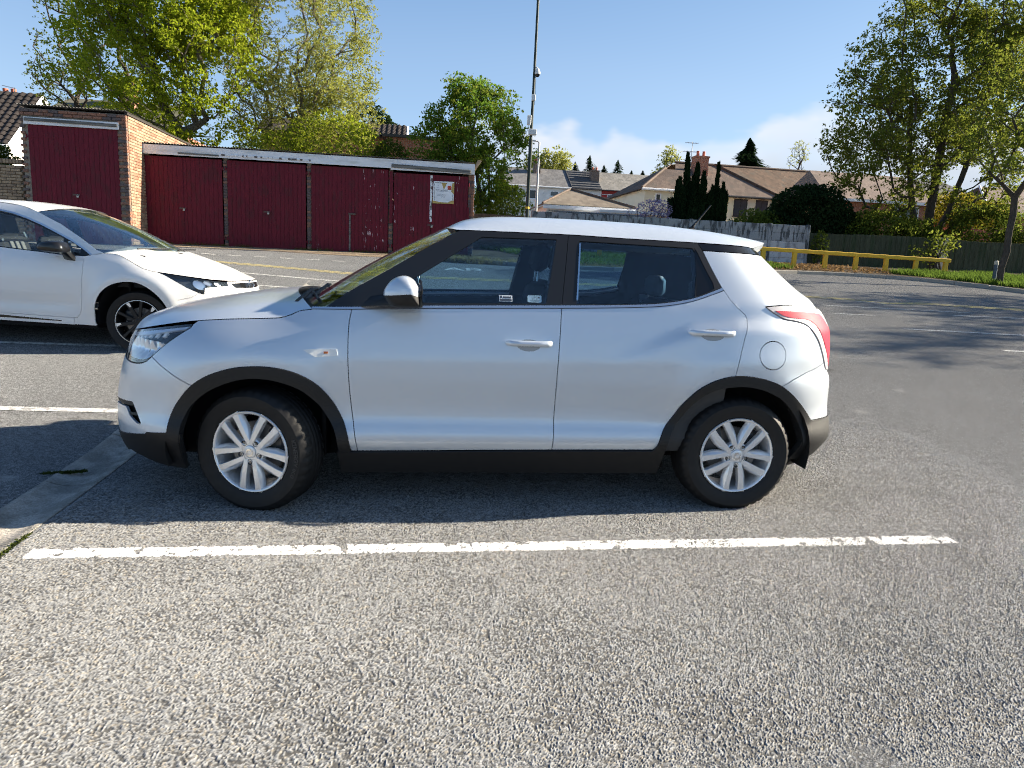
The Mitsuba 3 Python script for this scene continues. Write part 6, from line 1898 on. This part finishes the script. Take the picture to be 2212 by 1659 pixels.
def leaves_mesh(c, size, seed, fold=.35, up=.35, aspect=.62):
    """A folded leaf (four triangles) at every point."""
    r = np.random.default_rng(seed)
    n = len(c)
    d = r.normal(0, 1, (n, 3))
    d /= np.linalg.norm(d, axis=1, keepdims=True)
    nn = r.normal(0, 1, (n, 3))+[0, 0, up*2]
    nn -= (nn*d).sum(1, keepdims=True)*d
    nn /= np.linalg.norm(nn, axis=1, keepdims=True)
    s = np.cross(d, nn)
    L = (size*r.uniform(.65, 1.3, n))[:, None]
    a = c-d*L*.5
    b = c+d*L*.5
    m = c-d*L*.05
    w = L*aspect*.5
    l_ = m+s*w+nn*w*fold
    q = m-s*w+nn*w*fold
    v = np.stack([a, l_, b, q], 1).reshape(-1, 3)
    k = np.arange(n)*4
    return trimesh.Trimesh(v, np.concatenate([np.stack([k, k+1, k+2], 1), np.stack([k, k+2, k+3], 1)]), process=False)


def crown_points(lobes, n, seed, hollow=.35, dens=.42, freq=.55):
    """Points in a union of ellipsoids (centre, radii), thinned by noise so that gaps open."""
    r = np.random.default_rng(seed)
    vol = np.array([np.prod(l[1]) for l in lobes])
    pick = r.choice(len(lobes), n*6, p=vol/vol.sum())
    d = r.normal(0, 1, (n*6, 3))
    d /= np.linalg.norm(d, axis=1, keepdims=True)
    rad = r.uniform(hollow**3, 1, n*6)**(1/3)
    c = np.array([l[0] for l in lobes])[pick]
    R_ = np.array([l[1] for l in lobes])[pick]
    wob = .78+.44*meshkit.fbm(d*1.9+pick[:, None]*3.7+seed, 3, seed)
    p = c+d*R_*(rad*wob)[:, None]
    k = meshkit.fbm(p*freq+seed, 3, seed+5)
    p = p[k > dens]
    return p[:n]


def skeleton(base, fork_z, tips, trunk_r, seed, stems=None, bend=.25, pull=.32, sub=.45):
    """Limbs that reach every tip: tips join, nearest first, the branch node that is cheapest to reach; thickness follows what a limb carries."""
    r = np.random.default_rng(seed)
    base = np.asarray(base, float)
    P, par, plen = [base], [-1], [0.0]

    def extend(i, target, jit):
        a = P[i]
        L = np.linalg.norm(target-a)
        k = max(1, int(L/sub))
        side = r.normal(0, 1, 3)*jit*L*.06
        last = i
        for s_ in range(1, k+1):
            t = s_/k
            q = a+(target-a)*t+side*math.sin(math.pi*t)+np.array([0, 0, -jit*.06*L*math.sin(math.pi*t)])
            if s_ < k:
                q = q+r.normal(0, .02, 3)
            P.append(q)
            par.append(last)
            plen.append(plen[last]+np.linalg.norm(q-P[last]))
            last = len(P)-1
        return last
    if stems is None:
        extend(0, np.array([base[0]+r.normal(0, .08), base[1]+r.normal(0, .08), fork_z]), .4)
    else:
        for st in stems:
            last = 0
            for q in st:
                last = extend(last, np.asarray(q, float), .35)
    start = P[len(P)-1] if stems is None else base
    order = np.argsort(np.linalg.norm(tips-start, axis=1)+r.normal(0, .35, len(tips)))
    PA = np.zeros((len(P)+len(tips)*60, 3))
    PL = np.zeros(len(PA))
    n = len(P)
    PA[:n] = P
    PL[:n] = plen
    minz = fork_z*.96+base[2]*.04
    for i in order:
        t = tips[i]
        dd = t-PA[:n]
        dist = np.linalg.norm(dd, axis=1)
        upw = np.clip(-(dd[:, 2])/(dist+1e-6), 0, 1)
        cost = dist*(1+.9*upw)+pull*PL[:n]+1e3*(PA[:n, 2] < minz)
        j = int(np.argmin(cost))
        extend(j, t, 1.0)
        m = len(P)
        PA[n:m] = P[n:m]
        PL[n:m] = plen[n:m]
        n = m
    P = np.array(P)
    par = np.array(par)
    load = np.zeros(len(P))
    child = np.zeros(len(P), int)
    for i in range(1, len(P)):
        child[par[i]] += 1
    load[child == 0] = 1
    for i in range(len(P)-1, 0, -1):
        load[par[i]] += load[i]
    rad = trunk_r*(load/load[0])**.50
    return P, par, np.maximum(rad, .007), child


def limb_mesh(P, par, rad, thick=.03, sides=(9, 5, 3)):
    """Tubes along the skeleton, a frustum for each step."""
    i = np.arange(1, len(P))
    a, b = P[par[i]], P[i]
    ra, rb = np.minimum(rad[par[i]], rad[i]*1.35), rad[i]
    out = []
    for s_, sel in ((sides[0], rad[i] > thick*2.2), (sides[1], (rad[i] <= thick*2.2) & (rad[i] > .016)), (sides[2], rad[i] <= .016)):
        if not sel.any():
            continue
        A, B, RA, RB = a[sel], b[sel], ra[sel], rb[sel]
        d = B-A
        d /= np.linalg.norm(d, axis=1, keepdims=True)+1e-9
        ref = np.where(abs(d[:, 2:]) < .9, [[0, 0, 1.0]], [[1.0, 0, 0]])
        u = np.cross(d, ref)
        u /= np.linalg.norm(u, axis=1, keepdims=True)+1e-9
        w = np.cross(d, u)
        ang = np.arange(s_)*2*np.pi/s_
        cs, sn = np.cos(ang)[None, :, None], np.sin(ang)[None, :, None]
        ring = u[:, None]*cs+w[:, None]*sn
        B2 = B+d*RB[:, None]*.25
        v = np.concatenate([A[:, None]+ring*RA[:, None, None], B2[:, None]+ring*RB[:, None, None]], 1).reshape(-1, 3)
        k = (np.arange(len(A))*2*s_)[:, None]
        j = np.arange(s_)[None]
        j2 = (j+1) % s_
        f = np.concatenate([np.stack([k+j, k+s_+j, k+s_+j2], -1).reshape(-1, 3), np.stack([k+j, k+s_+j2, k+j2], -1).reshape(-1, 3)])
        out.append(trimesh.Trimesh(v, f, process=False))
    return cat_(out)


def tree(name, label, cat, base, fork_z, lobes, n_tips, trunk_r, leaf, bark, per_tip, leaf_size, spread, seed, stems=None, dens=.42, hollow=.35, group=None, pull=.32, freq=.55, extra=None, flip=.35):
    tips = crown_points(lobes, n_tips, seed, hollow, dens, freq)
    tips = tips[tips[:, 2] > fork_z*.5+base[2]*.5]
    P, par, rad, child = skeleton(base, fork_z, tips, trunk_r, seed, stems, pull=pull)
    r = np.random.default_rng(seed+9)
    outer = np.where(rad < trunk_r*.20)[0]
    n = len(tips)*per_tip//5
    pick = r.choice(outer, n)
    o = r.normal(0, 1, (n, 3))
    o *= (spread*r.uniform(.1, 1, n)**.6/np.linalg.norm(o, axis=1))[:, None]
    c = P[pick]+o
    c = (c[:, None]+r.normal(0, leaf_size*.55, (n, 5, 3))*[1, 1, .55]).reshape(-1, 3)
    k = thing(name, label, cat, group)
    put('trunk', limb_mesh(P, par, rad), bark, k, smooth=50)
    leaf = leaf if isinstance(leaf, (list, tuple)) else [leaf]
    sel = np.repeat(r.integers(len(leaf), size=len(c)//5), 5)
    for i, lf in enumerate(leaf):
        put('crown', leaves_mesh(c[sel == i], leaf_size, seed+i, flip), lf, k, kind='stuff')
    return k


def bush(name, label, cat, lobes, n, leaf, size, seed, hollow=.55, dens=.40, stems=6, group=None, freq=1.1, bark='bark_dark', up=.35):
    p = crown_points(lobes, n, seed, hollow, dens, freq)
    k = thing(name, label, cat, group)
    r = np.random.default_rng(seed)
    c0 = np.mean([l[0] for l in lobes], 0)
    zb = float(ground_z(c0[1]))
    st = []
    for t in p[r.choice(len(p), stems)]:
        b = np.array([c0[0]+r.normal(0, .15), c0[1]+r.normal(0, .1), zb])
        st.append(tube([b, b+(t-b)*.5+[0, 0, .15], t], [.035, .022, .01], 5))
    put('stems', cat_(st), bark, k, kind='stuff', smooth=50)
    leaf = leaf if isinstance(leaf, (list, tuple)) else [leaf]
    sel = r.integers(len(leaf), size=len(p))
    for i, lf in enumerate(leaf):
        put('foliage', leaves_mesh(p[sel == i], size, seed+i, .35, up), lf, k, kind='stuff')
    return k


def conifer(name, label, x, y, z0, h, rad, leaf, seed, group=None, n=None, tilt=.25):
    """A fir: whorls of drooping sprays round a straight stem."""
    r = np.random.default_rng(seed)
    k = thing(name, label, 'tree', group)
    put('trunk', tube([(x, y, z0), (x, y, z0+h)], [h*.016, .01], 8), 'bark_dark', k, smooth=50)
    n = n or int(900*h/4)
    t = r.uniform(.0, 1, n)**.75
    a = r.uniform(0, 2*np.pi, n)
    whorl = .68+.30*np.sin(t*h*3.4+a)+r.normal(0, .13, n)
    rr = rad*(1-t)**.85*whorl*(.75+.5*meshkit.noise(np.column_stack([np.cos(a)*2, np.sin(a)*2, t*6]), seed))
    rows = []
    f = r.uniform(.25, 1.0, n)
    c = np.column_stack([x+np.cos(a)*rr*f, y+np.sin(a)*rr*f, z0+h*(.06+.94*t)-rr*f*tilt])
    L = rad*.16*(1-t)+.03*h**.5
    d = np.column_stack([np.cos(a), np.sin(a), -.35+0*a])
    s = np.column_stack([-np.sin(a), np.cos(a), 0*a])
    v = np.stack([c-d*L[:, None], c+s*(L*.45)[:, None]-[0, 0, .05], c+d*L[:, None], c-s*(L*.45)[:, None]-[0, 0, .05]], 1).reshape(-1, 3)
    q = np.arange(n)*4
    put('crown', trimesh.Trimesh(v, np.concatenate([np.stack([q, q+1, q+2], 1), np.stack([q, q+2, q+3], 1)]), process=False), leaf, k, kind='stuff')
    return k


# lime green maple behind the garages
tree('maple_tree', 'broad lime green maple with a pale forked trunk behind the left garages', 'tree', (-8.95, 24.0, 1.6), 5.3,
     [((-9.5, 24.2, 10.6), (3.1, 2.6, 2.9)), ((-8.2, 23.6, 8.2), (2.3, 2.2, 2.3)), ((-11.2, 24.3, 8.0), (2.3, 2.2, 2.3)), ((-7.6, 24.2, 10.5), (1.5, 2.0, 2.4)), ((-9.0, 23.5, 6.0), (2.6, 1.9, 1.1)), ((-9.5, 24, 12.5), (2.6, 2.4, 2.0))],
     900, .20, 'leaf_lime', 'bark_grey', 66, .125, .36, 101, dens=.44)
tree('sparse_tree', 'tall pale leaved tree with many bare upright branches right of the lime maple', 'tree', (-6.3, 25.5, 1.6), 4.6,
     [((-5.3, 25.5, 9.5), (3.2, 2.6, 3.6)), ((-3.6, 25.3, 7.3), (1.7, 2.0, 2.3)), ((-5.8, 25.3, 6.4), (2.2, 2.0, 1.6)), ((-5.0, 25.5, 12.3), (2.6, 2.4, 2.4))],
     1300, .17, 'leaf_pale', 'bark_grey', 50, .085, .40, 102, dens=.36, hollow=.2, pull=.22)
tree('outer_tree', 'sparse grey green tree edge showing left of the lime maple', 'tree', (-13.0, 27.5, 1.6), 5.0,
     [((-13.6, 27.5, 9.3), (2.3, 2.0, 3.6)), ((-14.4, 27.5, 7.6), (1.5, 1.5, 1.6))],
     260, .17, 'leaf_mid', 'bark_dark', 26, .10, .40, 103, dens=.40)
bush('shrub', 'lime yellow shrub mass rising over the long garage roof', 'shrub', [((-3.6, 23.3, 4.9), (1.9, 1.2, 1.5)), ((-5.6, 23.4, 4.5), (1.6, 1.1, 1.1)), ((-2.4, 23.2, 4.2), (1.1, 1.0, .9))], 9000, ['leaf_lime', 'leaf_mid'], .12, 111)
bush('shrub', 'small green bush with ivy beside the flat roof above the garages', 'shrub', [((-1.55, 23.2, 4.6), (.75, .8, .9)), ((-.7, 23.4, 4.2), (1.0, .8, .6))], 3500, 'leaf_hedge', .10, 112)
tree('cherry_tree', 'fresh green bushy tree just right of the garages, behind the dark pole', 'tree', (1.75, 22.6, 1.6), 3.4,
     [((1.5, 22.6, 5.9), (1.75, 1.5, 1.7)), ((.3, 22.7, 5.0), (1.3, 1.2, 1.15)), ((2.6, 22.6, 4.9), (1.15, 1.2, 1.4)), ((1.2, 22.5, 7.2), (.75, .8, .8)), ((-.1, 22.8, 4.2), (1.2, 1.0, .6)), ((1.8, 22.5, 3.9), (1.3, 1.1, .8))],
     480, .12, ['leaf_fresh', 'leaf_fresh', 'leaf_mid'], 'bark_dark', 62, .105, .30, 104, dens=.40, freq=.9)
bush('shrub', 'yellow green shrub spilling over the timber fence below the bushy tree', 'shrub', [((2.55, 22.0, 3.4), (1.1, .8, .75)), ((1.6, 22.0, 3.1), (.8, .6, .55))], 4200, ['leaf_lime', 'leaf_mid'], .09, 113)
# big many-stemmed tree on the right
tree('big_maple', 'big many stemmed maple with dark branches behind the right hand timber fence', 'tree', (20.35, 23.2, 1.6), 3.3,
     [((20.2, 23.2, 9.2), (3.9, 3.0, 3.4)), ((17.6, 23.2, 7.3), (2.2, 2.2, 2.1)), ((22.9, 23.2, 7.8), (2.4, 2.3, 2.7)), ((20.5, 23.2, 12.4), (3.2, 2.8, 2.6)), ((18.2, 22.7, 5.0), (2.2, 1.7, 1.2)), ((22.2, 22.6, 4.9), (2.0, 1.6, 1.3)), ((20.3, 22.3, 5.9), (2.6, 1.5, 1.4)), ((17.0, 23, 6.2), (1.6, 1.5, 1.5)), ((23.4, 23.2, 11.5), (2.4, 2.3, 2.6))],
     1600, .26, ['leaf_maple', 'leaf_maple', 'leaf_mid'], 'bark_dark', 48, .115, .38, 105, dens=.42, pull=.25,
     stems=[[(20.0, 23.1, 2.9), (19.3, 23.2, 5.6), (18.9, 23.2, 8.2)], [(20.4, 23.2, 3.0), (20.6, 23.3, 5.8), (20.8, 23.3, 9.0)], [(20.8, 23.2, 3.0), (21.7, 23.3, 5.4), (22.4, 23.2, 8.0)], [(19.9, 22.9, 2.9), (18.4, 22.9, 4.6)], [(20.9, 23.0, 2.9), (22.2, 22.9, 4.6)]])
tree('young_tree', 'young tree with a slim leaning trunk on the verge at the right edge', 'tree', (15.55, 13.55, 1.2), 3.6,
     [((15.6, 13.6, 5.6), (1.5, 1.4, 1.7)), ((14.9, 13.5, 4.6), (1.0, 1.0, .8)), ((16.3, 13.6, 6.6), (1.6, 1.4, 1.6))],
     260, .085, ['leaf_maple', 'leaf_mid'], 'bark_dark', 40, .085, .30, 106, dens=.42)
# trees out of the frame on the right whose shadows reach across the car park
tree('roadside_tree', 'leafy tree standing beyond the right edge, its shadow crossing the car park', 'tree', (24.0, 6.0, .5), 3.2,
     [((24.0, 6.0, 6.4), (2.9, 2.6, 2.6)), ((22.8, 5.2, 5.0), (1.8, 1.6, 1.4)), ((25.2, 7.0, 7.6), (2.0, 2.0, 1.8))],
     420, .16, 'leaf_maple', 'bark_dark', 15, .13, .42, 107, dens=.44)
tree('roadside_tree', 'second leafy tree beyond the right edge, farther from the camera', 'tree', (25.5, 10.2, .9), 3.4,
     [((25.5, 10.2, 6.6), (2.8, 2.6, 2.6)), ((24.2, 9.6, 5.2), (1.8, 1.6, 1.4)), ((26.5, 10.8, 8.0), (2.0, 2.0, 1.8))],
     420, .16, 'leaf_maple', 'bark_dark', 15, .13, .42, 108, dens=.44)
# evergreens and bushes behind the concrete fence


def yew(name, label, cx, cy, z0, spires, seed, group=None):
    """A clump of upright plumes that lean out from one root, each with its own ragged tip."""
    r = np.random.default_rng(seed)
    k = thing(name, label, 'tree', group)
    P_, D_ = [], []
    for (dx, w, h) in spires:
        for q in range(7):
            a0 = r.uniform(0, 2*np.pi)
            off = np.array([dx+w*.75*math.cos(a0)*(q > 0), w*.75*math.sin(a0)*(q > 0)])
            hh = h*(1 if q == 0 else r.uniform(.45, .93))
            ww = w*r.uniform(.30, .48)
            n = int(1500*ww*hh*2.4)
            t = r.uniform(0, 1, n)
            a = r.uniform(0, 2*np.pi, n)
            rr = ww*np.sqrt(np.clip(1-t**1.7, 0, 1))*(.55+.85*meshkit.fbm(np.column_stack([np.cos(a)*2, np.sin(a)*2, t*hh*2.6])+seed+q*3.1+dx, 3, seed))*r.uniform(.6, 1.1, n)
            ax = cx+dx*.5+(off[0]-dx*.5)*t**.5
            ay = cy+off[1]*t**.5
            P_.append(np.column_stack([ax+rr*np.cos(a), ay+rr*np.sin(a), z0+hh*t]))
            D_.append(np.column_stack([np.cos(a)*.35, np.sin(a)*.35, np.ones(n)]))
    p_ = np.vstack(P_)
    n = len(p_)
    d = np.vstack(D_)+r.normal(0, .22, (n, 3))
    d /= np.linalg.norm(d, axis=1, keepdims=True)
    s = np.cross(d, r.normal(0, 1, (n, 3)))
    s /= np.linalg.norm(s, axis=1, keepdims=True)
    L = r.uniform(.07, .17, n)[:, None]
    v = np.stack([p_-d*L*.5, p_+s*L*.28, p_+d*L, p_-s*L*.28], 1).reshape(-1, 3)
    q = np.arange(n)*4
    put('trunk', cat_([tube([(cx+dx*.4, cy, z0-.6), (cx+dx, cy, z0+h*.7)], [.07, .02], 6) for dx, w, h in spires]), 'bark_dark', k, kind='stuff', smooth=50)
    put('crown', trimesh.Trimesh(v, np.concatenate([np.stack([q, q+1, q+2], 1), np.stack([q, q+2, q+3], 1)]), process=False), 'leaf_yew', k, kind='stuff')


yew('yew_tree', 'dark columnar yew with several spires behind the concrete fence', 10.15, 23.2, 1.9, [(-.28, .42, 3.75), (.15, .40, 3.4), (-.62, .36, 2.7), (.45, .34, 3.1), (-.05, .5, 2.6), (-.92, .26, 2.0)], 121)
yew('yew_tree', 'narrower dark yew just right of the broad one', 11.25, 23.3, 1.9, [(-.05, .28, 3.5), (.22, .24, 2.75), (-.22, .26, 2.6)], 122)
bush('dark_bush', 'large dark evergreen bush above the end of the concrete fence', 'bush', [((15.2, 23.2, 3.4), (1.75, 1.2, 1.5)), ((14.0, 23.2, 2.9), (1.2, 1.0, 1.0)), ((16.4, 23.2, 3.0), (1.2, 1.0, 1.1))], 26000, 'leaf_dark', .14, 114, dens=.30)
bush('bush', 'yellow green bush between the yew and the dark evergreen', 'bush', [((12.6, 23.0, 2.9), (1.0, .8, .85)), ((13.3, 23.1, 3.1), (.8, .7, .6))], 4200, ['leaf_hedge', 'leaf_mid'], .10, 115)
bush('lilac', 'lilac bush with pale purple flowers over the concrete fence', 'bush', [((8.45, 22.6, 3.35), (.75, .5, .55)), ((7.8, 22.6, 3.1), (.5, .4, .4))], 1100, 'leaf_lilac', .075, 116, dens=.44, hollow=.1, stems=22)
bush('hedge', 'mixed green hedge above the timber fence under the big maple', 'hedge', [((17.9, 22.4, 3.1), (1.6, .9, .85)), ((19.6, 22.7, 3.0), (1.3, .8, .7)), ((16.9, 22.5, 2.9), (.8, .7, .6))], 9000, ['leaf_hedge', 'leaf_mid'], .12, 117, dens=.38)
bush('hedge', 'tall hedge with sunlit yellow top at the right edge behind the fence', 'hedge', [((22.4, 22.4, 3.35), (1.7, .9, 1.05)), ((24.6, 22.5, 3.2), (1.8, .9, .95)), ((27.0, 22.6, 3.3), (1.9, .9, 1.0))], 14000, ['leaf_hedge', 'leaf_hedge', 'leaf_mid'], .12, 118, dens=.36)
bush('golden_bush', 'golden yellow bush glowing behind the right hand hedge', 'bush', [((22.4, 24.2, 4.25), (1.5, .8, .75)), ((24.0, 24.3, 4.1), (1.2, .8, .6))], 5000, 'leaf_yellow', .11, 119, dens=.36)
bush('ivy_bush', 'green bush over the buff brick wall at the left edge', 'bush', [((-12.2, 17.2, 3.35), (1.0, .7, .55)), ((-11.2, 17.0, 3.1), (.6, .5, .35))], 3600, 'leaf_hedge', .085, 120)
bush('climber', 'thin climbing plant on the timber fence beside the yellow rail', 'plant', [((14.3, 20.7, 2.3), (.35, .2, .65))], 420, 'leaf_hedge', .10, 130, dens=.35, hollow=.1)
bush('sapling', 'maple sapling with sparse leaves in front of the cream board', 'plant', [((18.5, 20.4, 2.5), (.9, .35, .75)), ((19.3, 20.4, 2.7), (.5, .3, .5))], 420, 'leaf_mid', .13, 131, dens=.40, hollow=.1, stems=9)
# far away
conifer('fir_tree', 'dark fir rising over the ridge of the cream house', 34.0, 70.0, 4.5, 10.5, 6.2, 'leaf_dark', 141, n=9000)
for i, (x, y, zt, rr) in enumerate(((22.0, 101, 15.7, 1.5), (23.9, 100, 16.6, 1.5), (26.3, 101, 15.5, 1.5), (28.1, 100, 16.2, 1.6), (30.5, 101, 15.0, 1.2), (32.2, 101, 15.1, 1.3))):
    conifer('far_conifer', ['leftmost', 'second, tallest', 'third', 'fourth', 'fifth', 'rightmost'][i]+' of the small dark conifers on the skyline behind the terrace', x, y, 9.0, zt-9, rr*2.6, 'leaf_dark', 150+i, 'conifers on the skyline', n=1500)
tree('far_tree', 'pale green tree behind the terrace chimney', 'tree', (16.6, 92, 6), 11.5, [((16.8, 92, 14.0), (2.6, 2, 1.7)), ((14.6, 92, 13.6), (1.6, 1.5, 1.2))], 150, .2, 'leaf_pale', 'bark_dark', 26, .30, .8, 161, dens=.40)
tree('far_tree', 'thin pale tree between the red house and the cream house', 'tree', (33.0, 92, 6), 12, [((33.2, 92, 15.2), (1.4, 1.2, 2.0)), ((32.0, 92, 13.8), (1.2, 1.0, 1.2))], 90, .16, 'leaf_pale', 'bark_dark', 14, .26, .7, 162, dens=.40, hollow=.1)
tree('far_tree', 'bare twiggy tree over the dark brown roof', 'tree', (33.2, 58, 6), 9, [((33.2, 58, 11.3), (1.0, 1.0, 1.5))], 90, .10, 'leaf_pale', 'bark_dark', 5, .14, .5, 163, dens=.35, hollow=.1)
bush('far_evergreen', 'dark evergreen crown beyond the brick house roof', 'tree', [((-4.3, 52, 10.6), (1.9, 1.5, 1.6)), ((-2.9, 52, 10.1), (1.4, 1.2, 1.0))], 3500, 'leaf_dark', .24, 164)
# ------------------------------------------------------------------ stickers in the windows, tyre lettering
mat('sticker_white', (.72, .74, .76), rough=.5)
mat('sticker_blue', (.30, .45, .55), rough=.5)
mat('sticker_ink', (.03, .05, .08), rough=.6)


def window_sticker(name, pts, m, inset, marks, label, off=-.0045):
    k = put(name, skin(Polygon(pts), suv_pt, gap=0, off=off, lip=0, h=.03), m, suv, label=label)
    for q, mm in marks:
        put('print', skin(Polygon(q), suv_pt, gap=0, off=off+.0008, lip=0, h=.03), mm, k)


def rect(x0, x1, z0, z1):
    return [(x0, z0), (x1, z0), (x1, z1), (x0, z1)]


window_sticker('window_sticker', rect(-.043, .027, 1.122, 1.154), 'sticker_white', 0,
               [(rect(-.040, .024, 1.124, 1.135), 'sticker_ink'), (rect(-.022, .021, 1.138, 1.148), 'sticker_ink'), (rect(-.038, -.027, 1.138, 1.151), 'sticker_ink')], 'black and white window sticker')
window_sticker('window_sticker', [(.108, 1.126), (.112, 1.123), (.178, 1.123), (.182, 1.127), (.182, 1.155), (.178, 1.159), (.112, 1.159), (.108, 1.155)], 'sticker_blue', 0,
               [(rect(.125, .168, 1.128, 1.130), 'sticker_ink'), (rect(.120, .172, 1.133, 1.135), 'sticker_ink'), (rect(.130, .160, 1.139, 1.141), 'sticker_ink'), (rect(.162, .173, 1.144, 1.151), 'sticker_ink'), (rect(.130, .155, 1.148, 1.150), 'sticker_ink'), (rect(.114, .168, 1.154, 1.156), 'sticker_ink')], 'pale blue window sticker')


def tyre_text(parent, txt, centre, steer, R_, r0, a_mid, h):
    t = meshkit.text_mesh(txt, h, .0012, True)
    w = t.vertices[:, 0].max()
    v = t.vertices
    a = math.radians(a_mid)-(v[:, 0]-w/2)/r0
    rr = r0+v[:, 1]
    t.vertices = np.stack([rr*np.cos(a), -.0118-v[:, 2], rr*np.sin(a)], -1)
    t.invert()
    M0 = np.eye(4)
    M0[:3, 3] = centre
    M0 = M0@rot(steer, [0, 0, 1])@tr(0, -.10, 0)
    put('tyre_lettering', moved(t, M0), 'rubber_letter', parent)


tyre_text('silver_car__wheel', 'KINERGY eco', (-1.262, -.742, RW-.010), -20, RW, .255, -2, .022)
